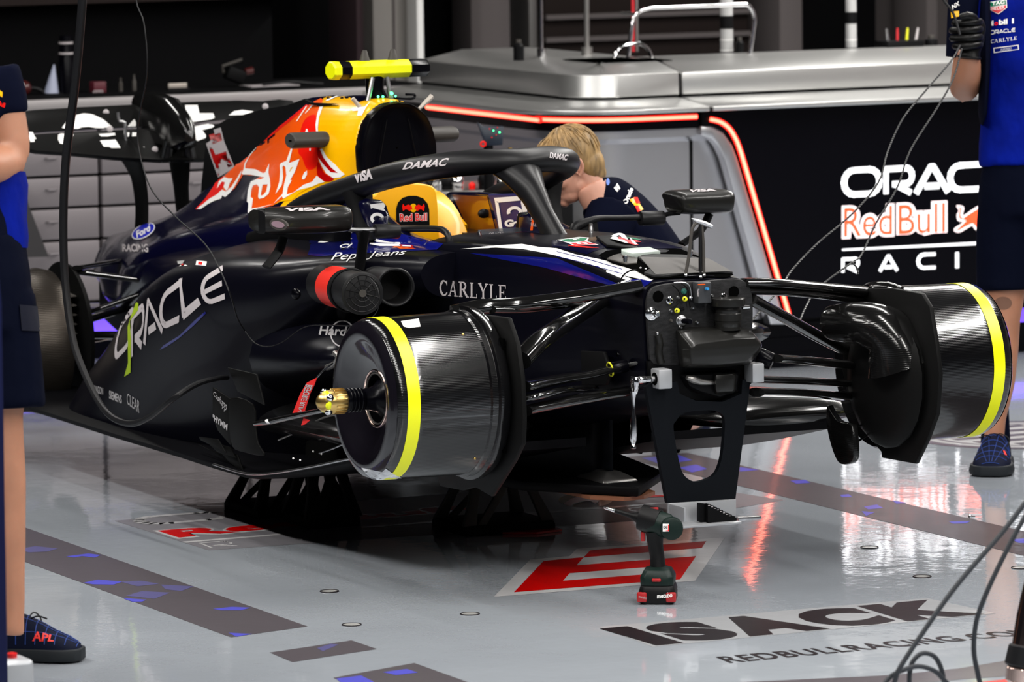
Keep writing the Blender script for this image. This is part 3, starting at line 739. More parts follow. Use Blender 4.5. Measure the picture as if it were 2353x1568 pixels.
for px, s_ in ((278, 1), (309, 1.2)):
    p = top_pt(px); t = thing('bolt_bottle', 'tiny dark %s bottle on the left worktop' % ('left-hand' if px < 300 else 'right-hand'), 'bottle', p)
    build('body', MB().lathe(p, (0, 0, 1), [(0, .008), (.035 * s_, .008), (.04 * s_, .004), (.055 * s_, .004)], 12), M_grey, t)
p = top_pt(408); t = thing('label_strip', 'small cream label strip standing on the left worktop', 'label', p)
build('strip', MB().box(p + V((0, 0, .018)), (.012, .075, .018)), M_beige, t, bevel=.002); build('foot', MB().box(p + V((0, 0, .0045)), (.04, .085, .009)), M_black, t)
p = top_pt(540); t = thing('torque_gauge', 'dark tilted instrument with a handle on the worktop left of the car airbox', 'instrument', p)
R_ = Matrix.Rotation(radians(-22), 3, 'X')
build('body', MB().box(p + V((0, 0, .05)), (.05, .075, .05), R_), M_matte, t, bevel=.006)
build('handle', MB().tube([p + V((0, -.045, .06)), p + V((0, -.05, .085)), p + V((0, .03, .108)), p + V((0, .03, .085))], .006, 8), M_grey, t)
build('knob', MB().lathe(p + V((0, .045, .06)), (0, 1, .2), [(0, .014), (.03, .014)], 14), MATS['respirator_wine'], t)
p = top_pt(620); t = thing('paper_sheets', 'loose pale sheets and a cable on the worktop by the airbox', 'papers', p)
build('sheet', MB().box(p + V((0, 0, .004)), (.12, .2, .006)), M_lil, t); build('cord', MB().tube([p + V((.05, -.05, .012)), p + V((.06, .05, .02)), p + V((.05, .14, .012)), p + V((.05, .2, .006))], .005, 8, smooth=4), M_black, t)
# shelf line at the very top left
structure('trim_14', MB().box((-6.55, .4, at((300, 6), X=-6.55).z + .02), (.15, 2.6, .03)), M_brownw)

# ================================================================= THINGS BEHIND THE CONSOLE
def top2(px, X=-4.85): p = at((px, 130), X=X); return V((p.x, p.y, zt))
def tpx(px, py, X=-4.85): return at((px, py), X=X)
X5 = -4.8
t = thing('grab_rail', 'bent chrome tube frame standing on the console top', 'rail', tpx(1445, 132, X5))
build('tube', MB().tube([tpx(1443, 134, X5), tpx(1452, 60, X5), tpx(1462, 32, X5), tpx(1485, 20, X5), tpx(1530, 17, X5), tpx(1700, 11, X5), tpx(1722, 16, X5), tpx(1733, 40, X5), tpx(1730, 75, X5), tpx(1722, 130, X5)], .0085, 12, smooth=5), M_chrome, t)
build('crossbar', MB().tube([tpx(1462, 33, X5) + V((-.12, 0, 0)), tpx(1462, 33, X5)], .006, 8), M_chrome, t)
t = thing('chrome_loop', 'curled chrome cable loop at the foot of the tube frame', 'cable', tpx(1455, 132, -4.75))
build('loop', MB().tube([tpx(x, y, -4.75) for x, y in ((1412, 134), (1418, 118), (1432, 106), (1450, 101), (1470, 100), (1488, 112), (1499, 134))], .0075, 10, smooth=5), M_chrome, t)
for px, w_, lab, bands in ((1670, .024, 'white banded tube standing inside the chrome frame', ((28, 62, 0), (62, 66, 1))), (1956, .021, 'white banded tube standing right of the pillar on the console', ((0, 26, 1), (26, 54, 0)))):
    p = top2(px, -4.95); t = thing('banded_tube', lab, 'tube', p)
    h = tpx(px, -40, -4.95).z - zt
    build('tube', MB().lathe(p, (0, 0, 1), [(0, w_), (h, w_)], 24), mat('tube_pale', (.5, .5, .5), .35, .2), t)
    z0, z1 = tpx(px, 66 if px < 1800 else 54, -4.95).z, tpx(px, 36 if px < 1800 else 27, -4.95).z
    build('black_band', MB().lathe((p.x, p.y, z0), (0, 0, 1), [(0, w_ * 1.03), (z1 - z0, w_ * 1.03)], 24), M_matte, t)
    for y in (92, 116): build('ring', MB().lathe((p.x, p.y, tpx(px, y, -4.95).z), (0, 0, 1), [(0, w_ * 1.04), (.003, w_ * 1.04)], 24), M_white, t)
for px, r_, m_, lab in ((1349, .0105, M_alud, 'slim chrome post behind the console left of the tube frame'), (1244, .008, M_chrome, 'slim chrome post at the edge of the brown opening')):
    p = top2(px, -5.1); t = thing('metal_post', lab, 'post', p)
    build('post', MB().lathe(p, (0, 0, 1), [(0, r_), (1.0, r_)], 16), m_, t)
    build('collar', MB().lathe((p.x, p.y, zt), (0, 0, 1), [(0, r_ * 2), (.03, r_ * 2)], 16), m_, t)
p = top2(1455, -5.2); t = thing('metal_post', 'slim red and grey post behind the chrome frame', 'post', p)
build('post', MB().lathe(p, (0, 0, 1), [(0, .006), (1.0, .006)], 12), M_tred, t); build('sleeve', MB().lathe(p + V((0, .016, 0)), (0, 0, 1), [(0, .007), (1.0, .007)], 12), M_alud, t)
for (px, py, r_, lab) in ((1192, 110, .02, 'small dark cylinder on the console left of the chrome post'), (1700, 105, .016, 'dark round fitting behind the right leg of the tube frame'), (2140, 100, .025, 'dark bottle standing on the console near the gloved hand')):
    p = top2(px, -4.9); t = thing('dark_bottle', lab, 'bottle', p); h = tpx(px, py - 12, -4.9).z - zt
    build('body', MB().lathe(p, (0, 0, 1), [(0, r_), (h * .8, r_), (h, r_ * .5)], 18), M_matte, t); build('cap', MB().lathe(p + V((0, 0, h)), (0, 0, 1), [(0, r_ * .5), (.012, r_ * .5)], 14), M_grey, t)
p = top2(2078, -4.9); t = thing('tool_tray', 'dark tray of small tools on the console before the black opening', 'tray', p)
build('tray', MB().box(p + V((0, -.02, .012)), (.1, .16, .024)), M_matte, t, bevel=.004)
for k in range(4): build('tool_tip', MB().lathe(p + V((.0, -.07 + .04 * k, .02)), (0, .1 * (k - 1), 1), [(0, .006), (.05, .004)], 8), (M_chrome, M_tred, M_yelr, M_lil)[k], t)
# ================================================================= RACING CAR
car = thing('racing_car', 'dark blue and yellow open-wheel racing car without nose or wheels, raised on stands', 'racing car', (-1.8, 0, 0))
def hl(pts, k=5):
    """closed YZ outline from a half profile (y >= 0, top to bottom), mirrored; list of (y, z)"""
    s = spline2(pts, k, False); s.append(pts[-1])
    return [(-y, z) for y, z in s] + [(y, z) for y, z in s[::-1]][1:-1 if pts[-1][0] == 0 or True else None]
def stations(name, S, m_, k=5, parent=car, caps=(True, True), ks=4, **kw):
    """S = [(X, half profile)], interpolated smoothly along X"""
    X = [s[0] for s in S]; secs = []
    n = len(S)
    for i in range(n - 1):
        for j in range(ks):
            t = j / ks
            def cr_(c):
                p = [c(S[max(i - 1, 0)]), c(S[i]), c(S[i + 1]), c(S[min(i + 2, n - 1)])]
                return .5 * ((2 * p[1]) + (p[2] - p[0]) * t + (2 * p[0] - 5 * p[1] + 4 * p[2] - p[3]) * t * t + (3 * p[1] - p[0] - 3 * p[2] + p[3]) * t ** 3)
            prof = [(max(cr_(lambda s, a=a: s[1][a][0]), 0), cr_(lambda s, a=a: s[1][a][1])) for a in range(len(S[0][1]))]
            xx = X[i] + (X[i + 1] - X[i]) * t
            secs.append([V((xx, y, z)) for y, z in hl(prof, k)])
    secs.append([V((X[-1], y, z)) for y, z in hl(S[-1][1], k)])
    return build(name, MB().loft(secs, caps), m_, parent, **kw)

# ---- survival cell
tub = stations('survival_cell', [
    (.11, [(0, .812), (.10, .811), (.138, .803), (.157, .775), (.158, .70), (.155, .58), (.145, .50), (.10, .46), (0, .45)]),
    (-.08, [(0, .848), (.10, .847), (.152, .837), (.173, .805), (.174, .70), (.171, .57), (.155, .48), (.11, .44), (0, .43)]),
    (-.27, [(0, .880), (.10, .878), (.165, .864), (.19, .828), (.19, .70), (.187, .55), (.17, .46), (.11, .42), (0, .41)]),
    (-.55, [(0, .880), (.11, .878), (.19, .866), (.225, .835), (.228, .70), (.225, .52), (.20, .41), (.13, .36), (0, .35)]),
    (-.80, [(0, .872), (.12, .870), (.215, .860), (.25, .832), (.256, .70), (.25, .5), (.22, .38), (.14, .31), (0, .3)]),
    (-1.02, [(0, .862), (.14, .862), (.25, .848), (.278, .822), (.29, .70), (.29, .5), (.27, .35), (.2, .25), (0, .24)])], M_body, k=4)
RIM = [(-1.02, .845), (-1.15, .850), (-1.28, .868), (-1.40, .905), (-1.55, .922), (-1.75, .918), (-1.95, .905)]
secs = []
for X, zr in RIM:
    h = [(0, .52), (.17, .55), (.205, .70), (.215, zr - .03), (.222, zr - .006), (.235, zr), (.262, zr - .004), (.278, zr - .03), (.288, .70), (.29, .5), (.27, .34), (.2, .24), (0, .235)]
    secs.append([V((X, -y, z)) for y, z in h] + [V((X, y, z)) for y, z in h[::-1]][1:-1])
cock = build('cockpit_surround', MB().loft(secs), M_navy, car)
build('cockpit_floor', MB().box((-1.5, 0, .56), (.9, .36, .04)), M_void, cock)
build('cockpit_front', MB().box((-1.035, 0, .70), (.03, .42, .28)), M_void, cock)
# lower keel, floor and splitter
build('keel', MB().loft([[V((X, y * w_, z)) for y, z in ((-1, zt_), (-1, .19), (1, .19), (1, zt_))] for X, w_, zt_ in ((-.46, .03, .46), (-.62, .10, .5), (-.9, .16, .5), (-1.3, .22, .5), (-3.3, .3, .5))]), M_body2, car, bevel=.01)
pl = build('plank', MB().prism([V((x, y, .178)) for x, y in ((-.27, -.03), (-.34, -.1), (-1.1, -.15), (-3.3, -.15), (-3.3, .15), (-1.1, .15), (-.34, .1), (-.27, .03))], (0, 0, .01)), M_wood, car)
build('splitter', MB().prism([V((x, y, .189)) for x, y in ((-.24, 0), (-.52, -.22), (-1.0, -.3), (-1.3, -.3), (-1.3, .3), (-1.0, .3), (-.52, .22))], (0, 0, .028)), M_matte, car, bevel=.008)
build('splitter_stay', MB().box((-.44, 0, .34), (.07, .012, .26)), M_plate, car, bevel=.003)
build('stay_foot', MB().loft([[V((-.44 + a * sx, b * sy, z)) for a, b in ((-1, -1), (1, -1), (1, 1), (-1, 1))] for sx, sy, z in ((.09, .055, .217), (.085, .05, .225), (.045, .02, .243))]), M_alud, car, bevel=.003)
def side_floor(s):
    e = [(-.36, .335, .70), (-.55, .30, .735), (-.75, .26, .745), (-1.0, .215, .75), (-1.2, .19, .755), (-1.45, .19, .755), (-1.7, .195, .76), (-2.2, .20, .77), (-2.95, .205, .76), (-3.15, .23, .70)]
    mb = MB(); mb.loft([[V((X, s * y, z + dz)) for y, dz in ((.1, .012), (w_ - .04, .012), (w_, .006), (w_, -.006), (w_ - .04, -.012), (.1, -.012))] for X, z, w_ in e]); return mb
for s in (-1, 1):
    fl = build('floor_wing', side_floor(s), M_body2, car)
    build('edge_strip', MB().tube([V((X, s * w_, z + .006)) for X, z, w_ in ((-.36, .335, .70), (-.55, .30, .735), (-.75, .26, .745), (-1.0, .215, .75), (-1.2, .19, .755), (-1.45, .19, .755))], .004, 8, smooth=4), M_steel if s < 0 else M_carbon, fl)
    # fences under the floor inlet
    for k, (x0, yy) in enumerate(((-.86, .50), (-.9, .40), (-.94, .30))):
        build('floor_fence', MB().prism([V((x0, s * yy, .32)), V((x0 - .1, s * (yy - .01), .2)), V((x0 - .6, s * (yy - .04), .19)), V((x0 - .6, s * (yy - .04), .24)), V((x0 - .15, s * yy, .36))], (0, s * .004, 0)), M_carbonsat, fl)

# ---- sidepods
SP = [(-.85, [(.2, .828), (.27, .825), (.32, .817), (.35, .80), (.365, .775), (.36, .75), (.34, .72), (.29, .70), (.2, .70)]),
      (-1.12, [(.2, .835), (.34, .828), (.46, .812), (.52, .792), (.545, .75), (.54, .70), (.5, .66), (.40, .64), (.2, .64)]),
      (-1.30, [(.2, .822), (.40, .812), (.56, .795), (.635, .76), (.655, .70), (.64, .62), (.56, .50), (.42, .36), (.3, .22)]),
      (-1.60, [(.2, .81), (.44, .80), (.62, .775), (.70, .735), (.72, .67), (.715, .58), (.68, .44), (.62, .31), (.57, .21)]),
      (-2.00, [(.2, .80), (.44, .77), (.60, .73), (.685, .685), (.72, .62), (.73, .53), (.72, .42), (.70, .31), (.68, .21)]),
      (-2.40, [(.2, .745), (.38, .705), (.52, .65), (.61, .585), (.66, .51), (.69, .43), (.705, .35), (.71, .28), (.71, .21)]),
      (-2.80, [(.15, .66), (.28, .61), (.38, .56), (.46, .50), (.53, .43), (.59, .36), (.64, .30), (.67, .25), (.69, .21)]),
      (-3.15, [(.08, .56), (.16, .53), (.23, .49), (.29, .44), (.35, .39), (.41, .34), (.46, .29), (.50, .25), (.53, .21)])]
pods = []; lips = []
for s in (-1, 1):
    secs = []
    n = len(SP)
    for i in range(n - 1):
        for j in range(5):
            t = j / 5; P_ = [SP[max(i - 1, 0)], SP[i], SP[i + 1], SP[min(i + 2, n - 1)]]
            cr_ = lambda p: .5 * ((2 * p[1]) + (p[2] - p[0]) * t + (2 * p[0] - 5 * p[1] + 4 * p[2] - p[3]) * t * t + (3 * p[1] - p[0] - 3 * p[2] + p[3]) * t ** 3)
            pr = [(cr_([q[1][a][0] for q in P_]), cr_([q[1][a][1] for q in P_])) for a in range(9)]
            X = SP[i][0] + (SP[i + 1][0] - SP[i][0]) * t
            sp = spline2(pr, 4, False) + [pr[-1]]
            secs.append([V((X, s * y, z)) for y, z in sp] + [V((X, s * .12, pr[-1][1])), V((X, s * .12, pr[0][1]))])
    sp = spline2(SP[-1][1], 4, False) + [SP[-1][1][-1]]
    secs.append([V((SP[-1][0], s * y, z)) for y, z in sp] + [V((SP[-1][0], s * .12, .21)), V((SP[-1][0], s * .12, .56))])
    pods.append(build('sidepod', MB().loft(secs), M_body, car, smooth=50))

    lip = MB(); lip.loft([[V((X, s * (yc + wy * cos(2 * pi * k / 20)), zc + hz_ * sin(2 * pi * k / 20))) for k in range(20)] for X, yc, wy, zc, hz_ in ((-.70, .50, .10, .565, .02), (-.74, .49, .19, .56, .045), (-.85, .47, .22, .545, .07), (-1.1, .44, .24, .52, .10), (-1.4, .42, .24, .5, .14))])
    lips.append(build('inlet_lower_lip', lip, M_carbon if s > 0 else M_body, car, smooth=60))
    lip = MB(); lip.loft([[V((X, s * (yc + wy * cos(2 * pi * k / 24)), zc + hz_ * sin(2 * pi * k / 24))) for k in range(24)] for X, yc, wy, zc, hz_ in ((-.34, .54, .16, .365, .012), (-.37, .52, .24, .37, .035), (-.45, .5, .28, .375, .045), (-.7, .5, .27, .365, .05), (-1.2, .46, .26, .34, .06))])
    build('floor_nose', lip, M_carbon, car, smooth=60)

# ---- engine cover
cover = stations('engine_cover', [
    (-1.84, [(0, 1.192), (.05, 1.182), (.098, 1.14), (.122, 1.07), (.122, 1.01), (.115, .96), (.10, .93), (.05, .915), (0, .912)]),
    (-1.92, [(0, 1.198), (.07, 1.185), (.13, 1.135), (.152, 1.07), (.158, 1.0), (.16, .93), (.16, .87), (.10, .86), (0, .86)]),
    (-2.05, [(0, 1.20), (.08, 1.186), (.142, 1.13), (.165, 1.06), (.178, .98), (.20, .90), (.24, .82), (.22, .70), (0, .66)]),
    (-2.2, [(0, 1.19), (.08, 1.176), (.145, 1.11), (.172, 1.03), (.195, .94), (.24, .86), (.32, .79), (.28, .66), (0, .62)]),
    (-2.4, [(0, 1.17), (.06, 1.15), (.12, 1.08), (.155, .99), (.19, .90), (.25, .83), (.36, .765), (.30, .62), (0, .58)]),
    (-2.72, [(0, 1.056), (.04, 1.035), (.085, .97), (.13, .89), (.18, .825), (.25, .775), (.37, .725), (.30, .55), (0, .52)]),
    (-3.0, [(0, .952), (.03, .935), (.07, .875), (.12, .815), (.18, .765), (.26, .72), (.37, .66), (.30, .5), (0, .47)]),
    (-3.27, [(0, .848), (.04, .832), (.08, .79), (.14, .745), (.2, .705), (.26, .66), (.32, .58), (.28, .46), (0, .43)]),
    (-3.45, [(0, .765), (.05, .757), (.1, .735), (.15, .71), (.2, .67), (.25, .61), (.27, .52), (.24, .44), (0, .42)]),
    (-3.75, [(0, .70), (.05, .695), (.09, .685), (.14, .66), (.18, .62), (.21, .565), (.21, .50), (.18, .45), (0, .43)]),
    (-4.0, [(0, .655), (.04, .650), (.08, .64), (.11, .61), (.13, .575), (.14, .54), (.13, .50), (.10, .48), (0, .47)])], M_navy, k=4, smooth=60)
# airbox: rim, cover and recess
def mouth(X, sc_=1, dz=0):
    return [V((X, y * sc_, 1.055 + (z - 1.055) * sc_ + dz)) for y, z in hl([(0, 1.192), (.05, 1.182), (.098, 1.14), (.122, 1.07), (.122, 1.01), (.115, .96), (.10, .93), (.05, .915), (0, .912)], 4)]
build('intake_cover', MB().loft([mouth(-1.845, 1.0), mouth(-1.812, 1.005), mouth(-1.80, .975), mouth(-1.803, .93), mouth(-1.815, .82), mouth(-1.818, .4), mouth(-1.818, .02)], (False, False)), M_board, car, smooth=60)
for s in (-1, 1): build('intake_seam', MB().tube([V((-1.808, s * .035, 1.14)), V((-1.808, s * .075, .95))], .0012, 6), M_matte, car)
# roll hoop legs below the airbox
for s in (-1, 1):
    build('roll_hoop_leg', MB().tube([V((-1.9, s * .07, .96)), V((-1.80, s * .13, .87)), V((-1.72, s * .16, .80))], .022, 10, flat=1.5), M_yel if s > 0 else M_matte, car)
build('roll_hoop_panel', MB().box((-1.93, 0, .87), (.04, .3, .2)), M_matte, car)
# shark fin
finp = [(700, 227), (660, 242), (600, 252), (520, 275), (476, 300), (463, 420), (459, 483), (490, 432), (560, 372), (640, 305), (735, 232)]
fin = build('shark_fin', MB().prism([at(p, Y=-.004) for p in finp], (0, .008, 0)), M_matte, car)
Tfin = bvh(fin); Tcov = bvh(cover, pods[0]); Tpod = bvh(pods[0], cover)
def flat(p, smooth=False): return fill2d([spline2(q, 4) if smooth else q for q in p])
FR = dict(target=Tfin, eps=.0012, L=30)
sticker('number_backing', M_lil, fin, flat([[(475, 303), (508, 293), (516, 325), (540, 385), (502, 408), (496, 392), (474, 330), (481, 326)]]), **FR)
sticker('number', M_dred, fin, flat([[zL(230, 505), zL(375, 465), zL(400, 575), zL(268, 632)], [zL(222, 650), zL(262, 640), zL(312, 760), zL(450, 715), zL(535, 900), zL(478, 925), zL(440, 850), zL(350, 880), zL(385, 985), zL(350, 1040)]]), **FR)

# ---- livery on the engine cover
def liv(name, m_, polys, eps, sm=True, L=7, parent=cover):
    sticker(name, m_, parent, flat(polys, sm), target=Tcov, eps=eps, L=L, tol=.1)
liv('yellow_field', M_yel, [[(823, 236), (870, 222), (905, 219), (960, 225), (985, 240), (1000, 300), (1000, 420), (860, 430), (835, 425), (800, 428), (760, 452), (700, 470), (640, 480), (655, 462), (690, 430), (740, 400), (735, 330), (728, 300), (731, 262), (745, 221), (790, 216)]], .0010, False)
liv('orange_field', M_org, [[zL(60, 1462), zL(180, 1330), zL(300, 1150), zL(340, 1050), zL(520, 880), zL(800, 650), zL(1200, 350), zL(1560, 90), zL(1700, 20), zL(1640, 280), zL(1610, 480), zL(1640, 620), zL(1700, 760), zL(1850, 900), zL(1930, 975), zL(1800, 1040), zL(1640, 1090), zL(1560, 1130), zL(1360, 1240), zL(1170, 1340), zL(1050, 1420), zL(790, 1480), zL(770, 1380), zL(760, 1250), zL(790, 1100), zL(900, 1040), zL(670, 1020), zL(560, 1200), zL(440, 1290), zL(300, 1290)]], .0016, False)
liv('red_field', M_red, [[zL(1440, 350), zL(1600, 250), zL(1612, 470), zL(1650, 640), zL(1620, 900), zL(1500, 950), zL(1430, 800), zL(1380, 700)]], .0020)
liv('red_field', M_red, [[zL(60, 1462), zL(180, 1330), zL(300, 1150), zL(340, 1050), zL(420, 1000), zL(430, 1120), zL(380, 1230), zL(250, 1330), zL(140, 1440)]], .0020)
liv('red_edge', M_red, [[zL(520, 880), zL(800, 650), zL(1200, 350), zL(1480, 120), zL(1520, 130), zL(1230, 370), zL(830, 680), zL(560, 900)]], .0020, False)
liv('flame', M_dred, [[zL(1640, 660), zL(1700, 780), zL(1800, 900), zL(1925, 970), zL(1850, 995), zL(1750, 950), zL(1670, 830), zL(1630, 760)]], .0022)
liv('flame', M_dred, [[zL(1640, 850), zL(1720, 1000), zL(1840, 1070), zL(1740, 1110), zL(1640, 1040), zL(1620, 960)]], .0022)
W_ = [
 [zL(1660, 140), zL(1700, 140), zL(1650, 280), zL(1635, 420), zL(1640, 480), zL(1615, 480), zL(1605, 380), zL(1625, 240)],
 [zL(1740, 60), zL(1900, -5), zL(1950, -10), zL(1850, 30), zL(1760, 75), zL(1730, 75)],
 [zL(1660, 690), zL(1690, 680), zL(1750, 790), zL(1860, 890), zL(1930, 970), zL(1980, 1010), zL(1920, 1050), zL(1830, 1060), zL(1740, 1000), zL(1680, 900), zL(1640, 800), zL(1720, 900), zL(1800, 985), zL(1890, 995), zL(1800, 920), zL(1710, 800)],
 [zL(1350, 340), zL(1480, 140), zL(1495, 140), zL(1370, 330)], [zL(1465, 235), zL(1560, 120), zL(1575, 125), zL(1480, 230)],
 [zL(1470, 490), zL(1485, 430), zL(1500, 430), zL(1515, 490)], [zL(1525, 680), zL(1545, 680), zL(1540, 715), zL(1528, 710)],
 [zL(680, 950), zL(690, 880), zL(760, 760), zL(860, 650), zL(750, 790), zL(700, 900), zL(700, 940), zL(830, 950), zL(930, 1000), zL(960, 990), zL(980, 940), zL(1010, 875), zL(1000, 990), zL(1020, 1080), zL(1025, 1180), zL(1000, 1270), zL(940, 1320), zL(880, 1335), zL(865, 1310), zL(880, 1180), zL(850, 1145), zL(800, 1160), zL(780, 1220), zL(770, 1310), zL(800, 1330), zL(780, 1460), zL(900, 1440), zL(1060, 1400), zL(1120, 1330), zL(1180, 1270), zL(1200, 1150), zL(1230, 1030), zL(1220, 920), zL(1195, 900), zL(1180, 920), zL(1190, 1050), zL(1170, 1160), zL(1090, 1270), zL(1140, 1110), zL(1150, 980), zL(1145, 900), zL(1160, 870), zL(1230, 840), zL(1290, 680), zL(1310, 680), zL(1265, 870), zL(1400, 815), zL(1340, 980), zL(1280, 1090), zL(1300, 1090), zL(1250, 1180), zL(1235, 1275), zL(1320, 1250), zL(1450, 1150), zL(1560, 1110), zL(1620, 1030), zL(1720, 1110), zL(1650, 1130), zL(1560, 1170), zL(1380, 1220), zL(1190, 1330), zL(1170, 1300), zL(1060, 1400), zL(870, 1460), zL(730, 1520), zL(740, 1390), zL(720, 1370), zL(735, 1220), zL(770, 1110), zL(850, 1075), zL(900, 1080), zL(950, 1055), zL(860, 1040), zL(760, 1020), zL(665, 1020), zL(655, 1000)],
 [zL(925, 1150), zL(990, 1145), zL(970, 1240), zL(930, 1285), zL(900, 1290), zL(915, 1200)],
 [zL(1430, 1060), zL(1460, 990), zL(1495, 965), zL(1495, 1020), zL(1460, 1080), zL(1435, 1080)],
 [zL(655, 960), zL(640, 1030), zL(560, 1180), zL(500, 1260), zL(440, 1310), zL(400, 1290), zL(390, 1330), zL(300, 1360), zL(220, 1400), zL(120, 1470), zL(75, 1462), zL(160, 1400), zL(240, 1330), zL(330, 1280), zL(400, 1215), zL(450, 1240), zL(520, 1180), zL(600, 1060)],
 [zL(335, 1200), zL(360, 1110), zL(430, 1050), zL(480, 1070), zL(540, 1070), zL(500, 1130), zL(480, 1200), zL(455, 1230), zL(420, 1180), zL(440, 1120), zL(400, 1110)],
]
for q in W_[:7]: liv('white_mark', M_white, [q], .0026, False, 6)
sticker('white_outline', M_white, cover, fill2d([W_[7], W_[8]]), target=Tcov, eps=.0026, L=7)
for q in W_[9:]: liv('white_mark', M_white, [q], .0026, False, 6)
liv('yellow_mark', M_yel, [[zL(1270, 980), zL(1290, 930), zL(1320, 915), zL(1275, 980)]], .003, False, 5)
liv('yellow_base', M_yel, [[zL(1050, 1420), zL(1190, 1335), zL(1380, 1225), zL(1620, 1140), zL(1750, 1110), zL(1500, 1200), zL(1380, 1270), zL(1310, 1345), zL(1150, 1370)]], .0024, False)
liv('number_one', M_white, [[zL(2070, 190), zL(2130, 160), zL(2230, 150), zL(2300, 90), zL(2240, 180), zL(2200, 260), zL(2140, 265), zL(2150, 200), zL(2090, 205)]], .003, False, 5)
# blue deck between cover and sidepod, white strokes
Tdeck = bvh(pods[0], cover, cock, tub)
def deck(name, m_, polys, eps=.002, sm=False, L=8, tol=.1): sticker(name, m_, pods[0], flat(polys, sm), target=Tdeck, eps=eps, L=L, tol=tol)
deck('blue_field', M_blue, [[zM(960, 700), zM(1100, 640), zM(1560, 600), zM(1740, 600), zM(2353, 640), zM(3000, 790), zM(2900, 880), zM(1700, 940), zM(1150, 980), zM(960, 960), zM(1000, 850)]], .0012)
deck('white_stroke', M_white, [[zM(1115, 775), zM(1250, 690), zM(1560, 620), zM(1650, 615), zM(1450, 700), zM(1600, 690), zM(1640, 710), zM(1400, 740), zM(1200, 780)]])
deck('white_stroke', M_white, [[zM(1905, 640), zM(2000, 650), zM(1980, 710), zM(2200, 760), zM(2353, 770), zM(2353, 790), zM(2000, 760), zM(1900, 690)]])
deck('white_stroke', M_white, [[zM(1900, 780), zM(2200, 800), zM(2353, 790), zM(2353, 830), zM(2050, 830), zM(1890, 800)]])
deck('orange_stroke', M_org, [[zM(2230, 830), zM(2353, 840), zM(2600, 870), zM(2353, 870)]])
deck('flag_mark', M_dred, [[zB(920, 1345), zB(1010, 1350), zB(1020, 1372), zB(940, 1368)]])
deck('flag_mark', M_white, [[zB(940, 1352), zB(1000, 1356), zB(1003, 1362), zB(945, 1360)]], .003)
sticker('lettering', M_white, pods[0], q4(text2d('CI', .3, .02), zM(1450, 805), zM(1640, 800), zM(1600, 862), zM(1440, 862)), target=Tdeck, eps=.003, L=12)
deck('shoulder_band', M_alud, [[zM(500, 1012), zM(1000, 985), zM(1700, 945), zM(1690, 1030), zM(1000, 1080), zM(400, 1130), zM(350, 1150)]], .0012) if 0 else None
sticker('script_lettering', M_white, pods[0], q4(text2d('Pepe Jeans', .35, .0), (763, 583), (935, 575), (932, 590), (760, 606)), target=Tdeck, eps=.0025, L=10)
# deck stripe (white with blue lines) running along the chassis edge
Ttub = bvh(tub, cock)
def ch(name, m_, polys, eps=.0015, L=9, sm=False): sticker(name, m_, tub, flat(polys, sm), target=Ttub, eps=eps, L=L, tol=.1)
ch('blue_side_panel', M_blue, [[(1080, 582), zT(0, 360), zT(185, 440), zT(700, 655), zT(850, 600), zT(1090, 600), zT(1030, 655), zT(960, 700), (1470, 668), (1400, 655), (1340, 640), (1250, 615), (1150, 596)]], .001)
ch('white_stripe', M_white, [[(1058, 573), (1130, 566), (1200, 562), zT(-200, 240), zT(0, 255), zT(200, 320), zT(560, 395), zT(870, 505), zT(1100, 600), zT(1050, 625), zT(750, 560), zT(450, 460), zT(190, 392), zT(0, 335), (1240, 580), (1200, 573), (1140, 570)]], .0018)
ch('white_arrow', M_white, [[zT(560, 500), zT(740, 560), zT(850, 602), zT(705, 655), zT(690, 640), zT(780, 610), zT(730, 590), zT(560, 520)]], .002)
for a_, b_ in ((280, 410), (330, 462)):
    ch('blue_line', M_blue, [[zT(0, a_ + 10), zT(300, a_ + 80), zT(740, a_ + 210), zT(738, a_ + 216), zT(300, a_ + 88), zT(0, a_ + 16)]], .0024)
ch('navy_hood', M_navy, [[zT(-60, 160), zT(0, 160), zT(600, 110), zT(1000, 140), zT(1420, 250), zT(900, 260), zT(560, 240), zT(400, 290), zT(340, 320), zT(0, 240), zT(-60, 230)]], .001)
# emblem on the hood
ch('emblem_border', M_white, [[zT(0, 160), zT(250, 128), zT(360, 135), zT(340, 178), zT(470, 215), zT(190, 225), zT(110, 190)]], .0018)
ch('emblem_green', M_tgreen, [[zT(30, 162), zT(240, 136), zT(345, 142), zT(310, 175), zT(170, 188), zT(110, 182)]], .0024)
ch('emblem_red', M_tred, [[zT(150, 200), zT(310, 180), zT(450, 212), zT(200, 220)]], .0024)
ch('emblem_green', M_tgreen, [[zT(780, 128), zT(870, 140), zT(960, 160), zT(900, 160), zT(800, 145)]], .0024)
ch('emblem_red', M_tred, [[zT(790, 160), zT(880, 162), zT(950, 185), zT(860, 190)]], .0024)
ch('red_stroke', M_red, [[zT(120, 218), zT(330, 235), zT(480, 250), zT(340, 252), zT(130, 228)]], .0022)
for ch_, x0, x1, yy in (('T', 130, 250, 160), ('M', 210, 330, 203)): sticker('emblem_letter', M_white, tub, q4(text2d(ch_, 0, .06), zT(x0, yy - 10), zT(x1, yy - 10), zT(x1 + 20, yy + 9), zT(x0 + 20, yy + 9)), target=Ttub, eps=.003, L=8)
